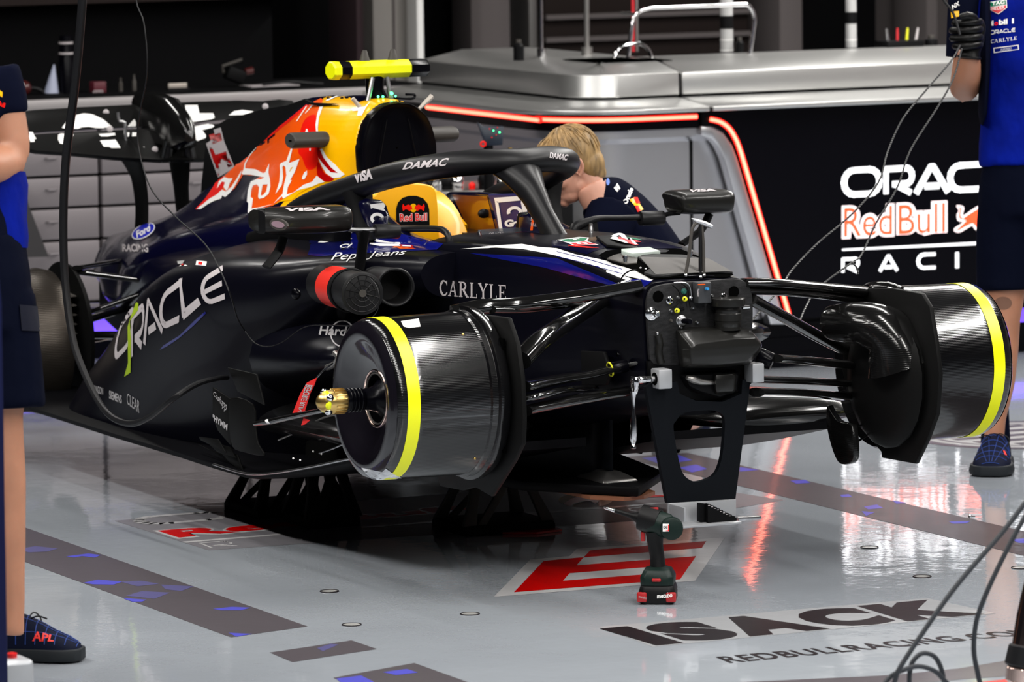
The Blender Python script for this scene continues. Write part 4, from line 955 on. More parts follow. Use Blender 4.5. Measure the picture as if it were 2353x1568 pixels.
# large lettering on the sides
Tside = bvh(pods[0], tub, cock, lips[0])
def word(name, s, tl, tr, br, bl, m_=M_lil, parent=None, tgt=None, shear=0, bold=0, eps=.0018, L=11, vf=None):
    return sticker(name, m_, parent or pods[0], q4(vf or text2d(s, shear, bold), tl, tr, br, bl), target=tgt or Tside, eps=eps, L=L)
for ch_, (tl, tr, br, bl) in {'O': ((272, 752), (315, 690), (301, 795), (259, 838)), 'R': ((302, 722), (335, 690), (329, 800), (303, 830)) , 'A': ((330, 700), (352, 672), (378, 765), (330, 798)),
        'C': ((366, 680), (420, 638), (412, 742), (368, 762)), 'L': ((412, 642), (432, 632), (463, 700), (420, 738)), 'E': ((456, 645), (512, 610), (518, 688), (470, 706))}.items():
    word('side_letter', ch_, tl, tr, br, bl, vf=strokes2d(ch_, .2 if ch_ not in 'L' else .26, .1), L=8)
ch2 = lambda polys, m_, eps: sticker('lime_line', m_, pods[0], flat(polys), target=Tside, eps=eps, L=8)
ch2([[zE(985, 425), zE(1003, 432), zE(1000, 480), zE(940, 560), zE(950, 700), zE(945, 930), zE(900, 960), zE(928, 860), zE(925, 600), zE(950, 520)]], mat('lime', (.35, .5, .01), .4), .0024)
ch2([[zE(1155, 765), zE(1180, 735), zE(1300, 660), zE(1400, 560), zE(1480, 490), zE(1490, 500), zE(1400, 590), zE(1290, 685), zE(1200, 745)]], M_blue, .002)
word('side_lettering', '', (1009, 642), (1164, 654), (1164, 692), (1009, 680), M_lil, tub, vf=serif2d('CARLYLE'), L=8)
for x0 in (): pass
word('side_lettering', 'Hard Rock', (735, 749), (872, 757), (870, 778), (733, 771), M_gtext, tgt=Tside, shear=.1, bold=.02)
ring = [arc(787, 768, 28, 31, 0, 360, 40), arc(787, 768, 25, 28, 0, 360, 40)]
sticker('side_ring', M_gtext, pods[0], fill2d(ring), target=Tside, eps=.0015, L=12)
word('side_lettering', 'SIEMENS', (252, 897), (281, 909), (281, 928), (252, 916), M_gtext, bold=.02)
word('side_lettering', 'CLEAR', (293, 903), (322, 922), (321, 950), (293, 928), M_gtext)
word('side_lettering', 'PARAGON', (212, 884), (238, 892), (238, 908), (212, 900), M_gtext)
Tc = bvh(cover)
oc = lambda a_, b_: [(x * cos(radians(-28)) - y * sin(radians(-28)) + 330, x * sin(radians(-28)) + y * cos(radians(-28)) + 532) for x, y in arc(0, 0, a_, b_, 0, 360, 32)]
sticker('oval_badge', M_white, cover, fill2d([oc(29, 15)]), target=Tc, eps=.0015, L=8); sticker('oval_badge', M_ford, cover, fill2d([oc(27, 13)]), target=Tc, eps=.0022, L=8)
word('badge_script', 'Ford', (310, 535), (345, 516), (350, 530), (316, 549), M_white, cover, Tc, .3, .03, .0028, 8)
word('cover_lettering', 'RACING', (282, 562), (341, 562), (342, 580), (283, 579), M_lil, cover, Tc, 0, .03, .002, 8)
for q in ([(408, 600), (425, 598), (432, 612), (412, 613)], [(452, 600), (476, 602), (474, 612), (450, 610)]):
    deck('red_white_mark', M_white, [q], .0016); 
for q in ([(415, 603), (424, 603), (428, 611), (416, 611)], [(457, 603), (466, 604), (465, 610), (456, 609)]):
    deck('red_white_mark', M_red, [q], .0026)

# ---- cockpit details
def prismY(name, px, Y, d, m_, parent=car, bevel=.0, **k): return build(name, MB().prism([at(p, Y=Y) for p in px], (0, d, 0)), m_, parent, bevel=bevel, **k)
def prismX(name, px, X, d, m_, parent=car, bevel=.0, **k): return build(name, MB().prism([at(p, X=X) for p in px], (d, 0, 0)), m_, parent, bevel=bevel, **k)
pad = prismX('headrest', spline2([(830, 470), (862, 448), (880, 430), (915, 422), (960, 422), (992, 428), (1004, 450), (1008, 520), (1004, 590), (900, 590), (870, 520)], 4), -1.58, -.14, M_yel2, bevel=.018, bseg=4, smooth=60)
pad2 = prismY('headrest_wing', spline2([(985, 445), (1003, 437), (1025, 448), (1050, 478), (1070, 518), (1083, 560), (1086, 580), (1050, 592), (950, 592), (955, 500)], 4), .14, -.11, M_yel2, bevel=.022, bseg=4, smooth=60)
Tpad = bvh(pad, pad2)
archp = [(910, 510), (910, 480), (914, 466), (924, 455), (940, 450), (956, 450), (972, 456), (982, 468), (986, 482), (987, 520), (911, 520)]
sticker('arch_badge', M_matte, pad, fill2d([archp]), target=Tpad, eps=.0015, L=12)
sticker('badge_sun', M_yel, pad, fill2d([arc(949, 478, 8, 10, 0, 360, 18)]), target=Tpad, eps=.0022, L=12)
for s in (-1, 1):
    bb = [(949 + s * x, y) for x, y in ((4, 474), (12, 470), (20, 474), (24, 468), (26, 475), (24, 485), (18, 481), (13, 482), (8, 486), (6, 480), (2, 482))]
    sticker('badge_bull', M_red, pad, fill2d([bb]), target=Tpad, eps=.003, L=12)
word('badge_lettering', 'Red Bull', (917, 491), (981, 489), (981, 508), (918, 510), M_white, pad, Tpad, 0, .06, .0022, 14)
word('badge_lettering', 'Red Bull', (918, 492), (980, 490), (980, 507), (919, 509), M_red, pad, Tpad, 0, .015, .003, 14)
# far cockpit wall: yellow headrest reflection painted on, then the pad
Tck = bvh(cock)
sticker('painted_reflection', mat('reflection_amber', (.22, .07, .005), .2, coat=.8), cock, flat([[(1040, 448), (1120, 452), (1140, 530), (1100, 545), (1085, 545), (1060, 490)]]), target=Tck, eps=.0015, L=12)
far = prismY('cockpit_pad', [(1120, 447), (1200, 445), (1213, 455), (1222, 540), (1150, 548), (1132, 480)], .185, .02, mat('pad_navy', (.01, .014, .11), .5, spec=.3), bevel=.004)
Tfar = bvh(far)
sticker('white_print', M_white, far, flat([[(1136, 455), (1200, 450), (1206, 460), (1144, 466)], [(1200, 450), (1211, 464), (1214, 510), (1206, 508), (1198, 466)], [(1138, 462), (1146, 464), (1158, 540), (1150, 540)]]), target=Tfar, eps=.0016, L=12)
for f_ in (far,):
    sticker('ring_mark', M_white, f_, fill2d([arc(1184, 488, 18, 14, -200, 60, 20) + arc(1184, 488, 10, 7, 60, -200, 20)]), target=Tfar, eps=.0022, L=12)
    word('pad_lettering', 'Gate', (1161, 505), (1218, 503), (1218, 520), (1161, 522), M_white, f_, Tfar, 0, .06, .0024, 12)
build('pad_button', MB().ball(at((1112, 491), Y=.2), (.012, .02, .014)), M_black, far)
near = prismX('cockpit_pad', [(832, 466), (850, 458), (878, 460), (890, 472), (902, 512), (905, 535), (850, 540), (838, 500)], -1.36, -.16, M_navy, bevel=.008)
Tn = bvh(near)
sticker('white_print', M_white, near, flat([[(850, 470), (880, 466), (890, 480), (900, 512), (896, 514), (886, 486), (856, 478), (852, 480)]]), target=Tn, eps=.0016, L=10)
sticker('ring_mark', M_white, near, fill2d([arc(866, 502, 16, 13, -230, 30, 20) + arc(866, 502, 9, 6, 30, -230, 20)]), target=Tn, eps=.0022, L=10)
build('cockpit_rim_hoop', MB().tube([at(p, Y=-.24) for p in ((915, 526), (1000, 526), (1022, 532), (1031, 548), (1031, 590))], .0095, 12, smooth=4), M_halo, car)
# small screen, dash and black block in front of the cockpit
ws = prismX('windscreen', [(1098, 528), (1216, 522), (1222, 556), (1106, 564)], -.93, .004, M_glass)
build('screen_post', MB().tube([at((1101, 532), X=-.93), at((1106, 564), X=-.93)], .006, 10), M_chrome, ws)
word('screen_lettering', 'ORACLE', (1123, 535), (1158, 533), (1158, 540), (1123, 542), M_lil, ws, bvh(ws), 0, 0, .0012, 20)
word('screen_lettering', 'RACING', (1123, 547), (1158, 545), (1158, 552), (1123, 554), M_dred, ws, bvh(ws), 0, 0, .0012, 20)
sticker('screen_number', M_dred, ws, flat([[(1176, 551), (1184, 534), (1198, 533), (1196, 538), (1187, 539), (1195, 549)]]), target=bvh(ws), eps=.0012, L=20)
prismX('dash_block', [(1052, 545), (1080, 540), (1104, 542), (1106, 566), (1060, 575), (1052, 568)], -1.0, -.05, M_matte, bevel=.006)
sw = prismX('steering_column', [(1230, 495), (1262, 492), (1270, 540), (1222, 545)], -1.0, -.12, M_matte, bevel=.006)
word('side_lettering', 'MY', (1221, 500), (1232, 500), (1232, 508), (1221, 508), M_lil, sw, None, 0, 0, .0015, 20) if 0 else None

pf = prismY('pylon_fairing', [(1216, 492), (1240, 486), (1262, 498), (1276, 522), (1290, 556), (1214, 562)], .018, -.036, M_navy, bevel=.012, bseg=3, smooth=50)
Tpf = bvh(pf)
word('fairing_lettering', 'MY', (1221, 499), (1233, 499), (1233, 508), (1221, 508), M_lil, pf, Tpf, 0, 0, .0015, 12)
word('fairing_lettering', 'PADDOCK', (1221, 511), (1260, 511), (1260, 521), (1221, 521), M_lil, pf, Tpf, 0, 0, .0015, 12)
sticker('amber_print', M_org, pf, flat([[(1219, 530), (1224, 496), (1230, 494), (1228, 500), (1225, 530)]]), target=Tpf, eps=.0012, L=12)
sticker('red_arc', M_red, pf, flat([[(1240, 522), (1254, 520), (1256, 500), (1258, 500), (1258, 523), (1242, 527)]]), target=Tpf, eps=.0012, L=12)

# ---- halo
hp = [(-2.02, .30, .80), (-1.88, .31, .868), (-1.7, .31, .92), (-1.54, .31, .953), (-1.26, .272, 1.016), (-1.10, .205, 1.048), (-1.02, .115, 1.062), (-.985, 0, 1.064)]
pts = [V((x, -y, z)) for x, y, z in hp] + [V((x, y, z)) for x, y, z in hp[::-1]][1:]
rr = [(.03, .03), (.033, .033), (.034, .034), (.036, .036), (.038, .037), (.044, .037), (.050, .037), (.055, .035)]
halo = build('halo', MB().tube(pts, rr + rr[::-1][1:], 20, up=(0, 0, 1), smooth=6), M_halo, car, smooth=70)
build('halo_pylon', MB().tube([V((-1.0, 0, 1.046)), V((-.95, 0, 1.022)), V((-.88, 0, .975)), V((-.81, 0, .915)), V((-.74, 0, .862)), V((-.70, 0, .83))], [(.085, .034), (.060, .042), (.036, .043), (.027, .040), (.029, .042), (.032, .046)], 18, up=(1, 0, .4), smooth=5), M_halo, halo, smooth=70)
for s in (-1, 1):
    build('halo_mount', MB().tube([V((-1.42, s * .305, .965)), V((-1.40, s * .30, .90)), V((-1.36, s * .295, .82))], [(.05, .022), (.036, .02), (.034, .02)], 14, up=(1, 0, 0), smooth=3), M_matte, halo)
    build('halo_fairing', MB().loft([[V((x, s * y, z)) for y, z in ((.26, zt_), (.335, zt_), (.34, zb_), (.25, zb_))] for x, zt_, zb_ in ((-1.52, .925, .80), (-1.75, .89, .79), (-2.0, .83, .77), (-2.2, .79, .76))]), M_matte, halo, bevel=.012)
Th = bvh(halo)
word('halo_lettering', 'VISA', (812, 397), (853, 388), (857, 411), (818, 421), M_lil, halo, Th, .15, .05, .0012, 9)
word('halo_lettering', 'DAMAC', (929, 374), (1033, 363), (1028, 381), (925, 390), M_lil, halo, Th, .25, .03, .0012, 9)
word('halo_lettering', 'DAMAC', (1263, 350), (1306, 356), (1302, 369), (1262, 363), M_lil, halo, Th, .1, .04, .0012, 6)
build('halo_bolt', MB().lathe(at((1172, 341), Y=0) + V((0, 0, .0)), (0, 0, 1), [(0, .006), (.002, .006)], 10), M_gold, halo)

# ---- camera bar, side cameras, pitots, small fins
cb = thing  # (parts below belong to the car)
z0 = 1.283
bar = build('camera_bar', MB().tube([V((-1.95, y, z0)) for y in (-.098, .095)], [(.042, .0285)] * 2, 8, up=(0, 0, 1), ang=pi / 8), M_neon, car)
build('bar_segment', MB().tube([V((-1.95, y, z0)) for y in (-.132, -.098)], [(.042, .0285)] * 2, 8, up=(0, 0, 1), ang=pi / 8), M_board, bar)
build('bar_tip', MB().tube([V((-1.95, y, z0)) for y in (-.155, -.15, -.132)], [(.038, .025), (.043, .029), (.043, .029)], 8, up=(0, 0, 1), ang=pi / 8), M_neon, bar)
build('bar_segment', MB().tube([V((-1.95, y, z0)) for y in (.095, .15, .157)], [(.042, .0285), (.042, .0285), (.038, .025)], 8, up=(0, 0, 1), ang=pi / 8), M_board, bar)
build('bar_stem', MB().tube([V((-1.95, -.01, 1.27)), V((-1.95, -.01, 1.22)), V((-1.95, 0, 1.185))], [(.03, .026), (.028, .022), (.034, .03)], 16, up=(1, 0, 0)), M_board, car)
for y in (-.05, .028): build('bar_strut', MB().tube([V((-1.92, y * .6, 1.26)), V((-1.915, y, 1.19))], .0075, 10), M_steel, car)
for px in (838, 903):
    y = at((px, 145), X=-1.95).y; build('antenna', MB().lathe((-1.95, y, 1.303), (0, 0, 1), [(0, .024), (.004, .017), (.034, .008), (.038, .006)], 14), M_grey, bar)
for px, py, r_ in ((869, 222, .0036), (880, 222, .0036), (900, 215, .005), (909, 221, .003)): build('status_light', MB().ball(at((px, py), X=-1.905), r_), M_green, car)
for s, ya, yb in ((-1, .11, .268), (1, .10, .272)):
    c_ = build('side_camera', MB().tube([V((-2.0, s * ya, 1.076)), V((-2.0, s * (yb - .006), 1.076)), V((-2.0, s * yb, 1.076))], [(.042, .024), (.042, .024), (.038, .021)], 18, up=(0, 0, 1)), M_grey, car)
    build('camera_slot', MB().box((-1.995, s * (yb + .0005), 1.076), (.02, .002, .005)), M_void, c_)
build('pitot', MB().tube([at((837, 257), X=-1.9), at((822, 240), X=-1.9), at((810, 226), X=-1.9)], [.0055, .0065, .0065], 10), M_beige, car)
build('pitot', MB().tube([at((963, 250), X=-1.9), at((980, 234), X=-1.9), at((993, 221), X=-1.9)], [.005, .0075, .0085], 10), M_beige, car)
build('winglet', MB().prism([at(p, Y=-.10) for p in ((706, 228), (722, 236), (778, 238), (744, 243), (720, 240))], (0, -.012, 0)), M_matte, car)
build('hook', MB().tube([at(p, X=-1.98) for p in ((905, 225), (945, 227), (953, 222), (950, 217), (932, 217))], .004, 8, smooth=3), M_board, car)
build('roof_ridge', MB().prism([at(p, Y=0) for p in ((690, 232), (716, 224), (770, 219), (735, 228), (700, 240))], (0, .012, 0)), M_navy, car)

# ---- mirrors
def mirror(s, px_body, name='mirror'):
    pass
# near mirror: long rounded pod with a small lens on its outer face
y0, y1 = -.76, -.55
mir = build('mirror', MB().tube([V((-1.045, -.765, .925)), V((-1.045, -.75, .925)), V((-1.02, -.70, .925)), V((-1.0, -.60, .925)), V((-1.0, -.545, .925)), V((-1.0, -.53, .925))], [(.05, .030), (.066, .035), (.068, .037), (.068, .038), (.066, .037), (.058, .032)], 28, up=(0, 0, 1), smooth=3, sq=.6), M_duct, car, smooth=60)
build('mirror_face', MB().tube([V((-1.05, -.768, .921)), V((-1.045, -.70, .921))], [(.062, .033), (.070, .0385)], 28, up=(0, 0, 1), sq=.6), M_matte, mir, bevel=.004)
lc = at((641, 516), Y=-.772)
build('mirror_lens_rim', MB().tube([lc + V((0, .004, 0)), lc + V((0, -.002, 0))], [(.062, .016), (.062, .016)], 20, up=(0, 0, 1)), M_grey, mir)
build('mirror_lens', MB().tube([lc + V((0, .0, 0)), lc + V((0, -.004, 0))], [(.045, .009), (.045, .009)], 20, up=(0, 0, 1)), mat('lens_pink', (.30, .20, .24), .3), mir)
word('mirror_lettering', 'VISA', (655, 479), (752, 477), (760, 484), (650, 487), M_lil, mir, bvh(mir), 0, .05, .0015, 9)
far_m = build('mirror', MB().tube([at((1545, 465), X=-1.02), at((1550, 464), X=-1.02), at((1580, 464), X=-1.02), at((1655, 462), X=-1.02), at((1666, 462), X=-1.02)], [(.05, .028), (.062, .033), (.064, .035), (.064, .035), (.058, .03)], 28, up=(0, 0, 1), smooth=3, sq=.6), M_duct, car, smooth=60)
word('mirror_lettering', 'VISA', (1585, 437), (1640, 434), (1648, 440), (1580, 443), M_lil, far_m, bvh(far_m), 0, .05, .0015, 6)
def bars(name, lst, parent, m_=M_halo):
    for pts_, r_ in lst: build(name, MB().tube(pts_, r_, 12, smooth=3), m_, parent)
bars('mirror_stay', [([at(p, X=-1.02) for p in ((800, 528), (830, 529), (868, 528))], .0065)], mir, M_steel)
bars('mirror_stay', [([at(p, X=-1.02) for p in ((838, 530), (830, 590), (822, 640))], [(.03, .009)] * 3), ([at(p, X=-1.06) for p in ((652, 545), (640, 578), (612, 614))], [(.03, .008)] * 3)], mir, M_matte)
build('stay_housing', MB().tube([at((860, 532), X=-1.02), at((916, 532), X=-1.02)], .021, 18), M_halo, mir, bevel=.003)
bars('mirror_stay', [([at(p, X=-1.02) for p in ((1520, 498), (1535, 492), (1562, 489))], .007), ([at(p, X=-1.0) for p in ((1630, 492), (1610, 530), (1566, 562))], [(.022, .008)] * 3)], far_m, M_matte)
build('stay_housing', MB().tube([at((1470, 502), X=-1.02), at((1524, 501), X=-1.02)], .021, 18), M_halo, far_m, bevel=.003)
build('stay_arm', MB().tube([at(p, X=-1.02) for p in ((1318, 540), (1322, 522), (1350, 510), (1376, 502), (1420, 501), (1472, 500))], [.016, .015, .012, .009, .008, .009], 12, smooth=3), M_halo, far_m)
prismX('mirror_pedestal', [(1316, 520), (1340, 510), (1372, 500), (1378, 540), (1316, 542)], -1.02, -.02, M_halo, bevel=.004)
build('pitot_post', MB().lathe(at((1358, 542), X=-.75), (0, 0, 1), [(0, .0065), (.022, .0065), (.024, .0055), (.034, .0055)], 12), M_steel, car)

# ---- rear wing
def RW(p, X=-3.92): return at(p, X=X)
rw = build('rear_wing_flap', MB().loft([[V((X_, yy, zz_)) for X_, zz_ in ((-3.80, zb_), (-3.83, zb_ + .045), (-3.92, zt_ + .0), (-3.935, zt_), (-3.88, zb_ + .03), (-3.83, zb_ - .004))]
     for yy, zt_, zb_ in ((-.50, 1.04, 1.0), (-.46, 1.07, 1.008), (-.36, 1.077, 1.012), (-.2, 1.08, 1.014), (0, 1.082, 1.016), (.2, 1.083, 1.024), (.36, 1.082, 1.034), (.47, 1.075, 1.042), (.52, 1.055, 1.035))]), M_carbonsat, car, smooth=60)
mp_ = build('rear_wing_mainplane', MB().loft([[V((X_, yy, zz_)) for X_, zz_ in ((-3.62, zc - .012), (-3.60, zc), (-3.63, zc + .012), (-3.74, zt_), (-3.80, zt_ + .004), (-3.76, zt_ - .02), (-3.70, zc - .004))]
     for yy, zt_, zc in ((-.52, .995, .975), (-.48, .999, .965), (-.36, 1.002, .953), (-.2, 1.003, .932), (-.05, 1.005, .918), (.1, 1.007, .914), (.25, 1.012, .916), (.38, 1.018, .935), (.48, 1.025, .965), (.52, 1.028, .98))]), M_carbonsat, car, smooth=60)
for s in (-1, 1):
    build('endplate', MB().prism([V((x, s * .52, z)) for x, z in ((-3.6, .99), (-3.63, .90), (-3.72, .80), (-3.95, .60), (-4.02, .60), (-4.0, .85), (-3.98, 1.0), (-3.9, 1.06), (-3.75, 1.04))], (0, s * .006, 0)), M_carbonsat, car, bevel=.002)
Trw = bvh(rw, mp_)
def rwp(polys, sm=False): sticker('wing_lettering', M_white, rw, flat(polys, sm), target=Trw, eps=.003, L=9, tol=.09)
for q in ([zW(375, 345), zW(420, 285), zW(480, 248), zW(560, 230), zW(640, 238), zW(720, 275), zW(805, 345), zW(790, 355), zW(660, 350), zW(600, 340), zW(540, 345), zW(510, 358), zW(380, 352)],
          [zW(1417, 160), zW(1522, 160), zW(1535, 226), zW(1652, 225), zW(1665, 262), zW(1640, 275), zW(1400, 312), zW(1385, 238), zW(1427, 235)],
          [zW(1783, 243), zW(1830, 208), zW(1900, 197), zW(1980, 208), zW(2018, 225), zW(2000, 235)], [zW(928, 340), zW(960, 300), zW(985, 275), zW(1000, 300), zW(1000, 335), zW(960, 345)], [zW(1270, 243), zW(1325, 243), zW(1343, 315), zW(1258, 328)],
          [zW(55, 382), zW(125, 385), zW(172, 470), zW(110, 472)], [zW(345, 410), zW(370, 400), zW(475, 408), zW(455, 440), zW(470, 495), zW(360, 485), zW(342, 450)],
          [zW(605, 465), zW(870, 448), zW(905, 520), zW(790, 522), zW(775, 512), zW(640, 512)], [zW(685, 405), zW(820, 393), zW(828, 412), zW(760, 424), zW(705, 424)],
          [zW(922, 390), zW(1010, 390), zW(1000, 440), zW(1020, 490), zW(1075, 515), zW(980, 515), zW(950, 495), zW(912, 500)], [zW(1250, 380), zW(1330, 370), zW(1360, 430), zW(1410, 480), zW(1250, 502), zW(1270, 480)],
          [zW(1393, 360), zW(1650, 312), zW(1662, 345), zW(1560, 370), zW(1592, 415), zW(1590, 435), zW(1520, 462), zW(1480, 430), zW(1455, 375), zW(1400, 376)],
          [zW(1740, 320), zW(1765, 296), zW(1840, 285), zW(1780, 312)]): rwp([q])
for x, y in ((745, 215), (2090, 165), (1158, 528), (1408, 520), (778, 355)):
    c_ = Trw.ray_cast(CAM_LOC, ray(*zW(x, y)).normalized())[0] or at(zW(x, y), X=-3.75)
    sc2 = build('wing_screw', MB().lathe(c_ + V((.004, 0, 0)), (1, -.4, .1), [(-.01, .0105), (.003, .0105), (.006, .006)], 16), M_lil, rw)
pod = build('actuator_pod', MB().loft([[V((X_, .015 + w_ * a_, z_ + h_ * b2)) for a_, b2 in ((-1, -.8), (-.9, .3), (-.5, .9), (0, 1.0), (.5, .9), (.9, .3), (1, -.8), (.5, -1), (-.5, -1))] for X_, w_, z_, h_ in ((-3.50, .02, 1.0, .02), (-3.56, .045, 1.01, .06), (-3.66, .052, 1.035, .085), (-3.80, .05, 1.05, .082), (-3.95, .03, 1.07, .05), (-4.0, .01, 1.08, .02))]), M_carbon, car, smooth=60)
for y in (-.02, .045): build('pod_leg', MB().tube([V((-3.6, y, .98)), V((-3.62, y * 1.4, .91))], [(.018, .012), (.022, .012)], 12, up=(1, 0, 0)), M_carbon, pod)
build('actuator_link', MB().tube([at(p, X=-3.7) for p in (zW(850, 215), zW(860, 290), zW(905, 300), zW(915, 430), zW(930, 515))], .006, 8, smooth=2), M_steel, pod)
build('actuator_link', MB().tube([at(p, X=-3.7) for p in (zW(960, 380), zW(945, 500))], .005, 8), M_matte, pod)
for s, pts_ in ((0, ((300, 365), (318, 410), (326, 480), (322, 560), (318, 640))), (1, ((412, 360), (416, 430), (422, 500), (432, 560)))):
    P_ = [at(p, X=-3.75) for p in pts_]
    build('wing_pylon', MB().tube(P_, [(.10, .014), (.06, .014), (.05, .014), (.05, .014), (.05, .014)][:len(P_)], 14, up=(0, 1, 0), smooth=4), M_carbonsat, car)

# ---- front suspension, both sides
def arm(pts_, c0, c1=None, th=.42, name='suspension_arm', m_=M_tube, tw=(1, 0, 0)):
    n = len(pts_); c1 = c1 or c0
    return build(name, MB().tube(pts_, [(c0 + (c1 - c0) * i / (n - 1), (c0 + (c1 - c0) * i / (n - 1)) * th) for i in range(n)], 18, up=V((0, 0, 1)), smooth=4), m_, car, smooth=70)
def P2(p, Y): return at(p, Y=Y)
arm([P2((1040, 722), -.64), P2((1110, 706), -.56), P2((1200, 699), -.45), P2((1330, 682), -.31), P2((1474, 657), -.15)], .034, .024, .68)
arm([P2((1130, 712), -.55), P2((1200, 712), -.45), P2((1300, 700), -.32), P2((1380, 684), -.19)], .018, .016, .6)
arm([P2((1196, 828), -.568), P2((1240, 785), -.48), P2((1300, 742), -.34), P2((1378, 690), -.19)], .031, .029, .85)
arm([P2((1198, 888), -.568), P2((1215, 886), -.54), P2((1290, 871), -.40), P2((1350, 862), -.30), P2((1416, 846), -.2)], .036, .020, .48)
e_ = build('arm_end', MB().tube([P2((1400, 850), -.22), P2((1440, 840), -.17)], .018, 16), M_board, car, bevel=.002)
build('ring', MB().torus(P2((1402, 849), -.22), P2((1440, 840), -.17) - P2((1400, 850), -.22), .0185, .0025, 24, 6), M_yelr, e_)
build('rod_end', MB().tube([P2((1440, 840), -.17), P2((1490, 829), -.14)], .0055, 10), M_steel, e_)
arm([P2((1198, 943), -.568), P2((1215, 939), -.54), P2((1330, 918), -.35), P2((1452, 898), -.14)], .036, .026, .48)
arm([P2((1198, 917), -.568), P2((1235, 911), -.53), P2((1300, 895), -.4), P2((1365, 893), -.2)], .016, .014, .6)
arm([P2((1708, 650), .14), P2((1790, 652), .26), P2((1900, 662), .44), P2((2010, 672), .62)], .025, .030, .5)
arm([P2((1715, 669), .15), P2((1800, 671), .28), P2((1900, 680), .44), P2((1990, 692), .6)], .018, .018, .6)
arm([P2((1726, 688), .16), P2((1800, 728), .30), P2((1870, 768), .44), P2((1945, 806), .58)], .022, .022, .7)
arm([P2((1785, 824), .2), P2((1840, 828), .3), P2((1920, 836), .46), P2((1965, 840), .54)], .022, .026, .5)
build('arm_rod', MB().tube([P2((1960, 840), .53), P2((2050, 838), .66)], .006, 10), M_matte, car)
arm([P2((1738, 872), .15), P2((1850, 876), .35), P2((1985, 884), .6)], .024, .024, .42)
arm([P2((1738, 902), .15), P2((1850, 905), .35), P2((1960, 912), .56), P2((2030, 905), .66)], .028, .028, .45)
e_ = build('arm_end', MB().tube([P2((1742, 818), .17), P2((1775, 832), .2)], .024, 16), M_board, car, bevel=.003)
for px, py, Y in ((1380, 787, -.165),): build('side_fitting', MB().lathe(P2((px, py), Y) + V((0, .012, 0)), (0, -1, 0), [(0, .022), (.012, .022), (.016, .014), (.012, .010)], 24), M_chrome, car)
prismY('side_bracket', [(1342, 806), (1395, 808), (1410, 860), (1400, 885), (1345, 885)], -.185, -.012, M_matte, bevel=.003)
build('bracket_screw', MB().lathe(P2((1421, 815), -.165), (0, -1, 0), [(0, .005), (.004, .005)], 10), M_chrome, car)
# ---- brake drums
def drum(s):
    ax = V((0, s, 0)); o = V((0, s * .60, .537))
    g = build('brake_drum', MB().lathe(o, ax, [(.0, .10), (.0, .222), (.012, .229), (.03, .229), (.034, .220), (.05, .220), (.054, .2145), (.24, .2115), (.30, .2105), (.313, .203), (.324, .188), (.326, .168), (.318, .150), (.300, .125), (.286, .095), (.282, .07), (.24, .066), (.24, .001)], 96, (False, False)), M_drum, car, smooth=40)
    build('stripe', MB().lathe(o, ax, [(.252, .2120), (.252, .2126), (.287, .2122), (.287, .2115)], 96, (False, False)), M_neon, g, smooth=30)
    build('drum_face', MB().lathe(o, ax, [(.3135, .204), (.3245, .1885), (.327, .168), (.3195, .150), (.3015, .125), (.2875, .095), (.2835, .071)], 96, (False, False)), M_drumface, g, smooth=60)
    build('hub_ring', MB().torus(o + ax * .284, ax, .074, .003, 48, 8), M_copper, g)
    build('hub_ring', MB().torus(o + ax * .282, ax, .066, .0025, 48, 8), M_grey, g)
    if s > 0:
        build('axle', MB().lathe(o + ax * .2, ax, [(0, .05), (.07, .05), (.075, .03)], 32), M_board, car, smooth=30); return g
    a = build('axle', MB().lathe(o + ax * .2, ax, [(0, .05), (.07, .05), (.085, .036), (.10, .030), (.12, .027), (.125, .0295), (.175, .0295), (.178, .028)], 32), M_board, car, smooth=30)
    for k in range(4): build('thread', MB().torus(o + ax * (.332 + .010 * k), ax, .0295, .0022, 32, 6), M_board, a)
    nut = build('wheel_nut', MB().lathe(o + ax * .374, ax, [(0, .0315), (.004, .0325), (.034, .0325), (.038, .031), (.058, .027), (.072, .017), (.078, .006)], 32), M_gold, car, smooth=30)
    for k in range(22):
        an = 2 * pi * k / 22; d = V((cos(an), 0, sin(an)))
        build('rib', MB().box(o + ax * .392 + d * .0325, (.0035, .03, .0025), Matrix.Rotation(-an, 3, 'Y')), M_gold, nut, 0)
    for k in range(4):
        an = pi / 2 * k + .5; d = V((cos(an), 0, sin(an)))
        build('peg_slot', MB().ball(o + ax * .424 + d * .0285, (.011, .011, .008), 12, 8, Matrix.Rotation(-an + pi / 2, 3, 'Y')), M_chrome, nut)
        an += pi / 4; d = V((cos(an), 0, sin(an)))
        build('lime_patch', MB().ball(o + ax * .424 + d * .0235, (.013, .013, .0055), 12, 8, Matrix.Rotation(-an + pi / 2, 3, 'Y')), M_neon, nut)
    return g
dn = drum(-1); df = drum(1)
# worn patch low on the near drum
Tdr = bvh(dn)
sticker('scuff_patch', mat('scuffed_white', (.7, .72, .75), .5, vary=(40, .4, one)), dn, flat([[zF(665, 1262), zF(780, 1285), zF(800, 1265), zF(850, 1300), zF(900, 1322), zF(962, 1332), zF(950, 1350), zF(880, 1366), zF(800, 1360), zF(730, 1330), zF(690, 1295)]]), target=Tdr, eps=.0015, L=9)
sticker('painted_glare', M_white, dn, flat([[zF(885, 440), zF(985, 425), zF(995, 470), zF(930, 478), zF(900, 470)]]), target=Tdr, eps=.0015, L=9)  # ceiling light glare painted as a white patch on the drum top
for x, y in ((1302, 1210), (1235, 512)):
    h = Tdr.ray_cast(CAM_LOC, ray(*zF(x, y)).normalized())
    if h[0]: build('drum_screw', MB().ball(h[0], .004, 8, 6), M_gold, dn)
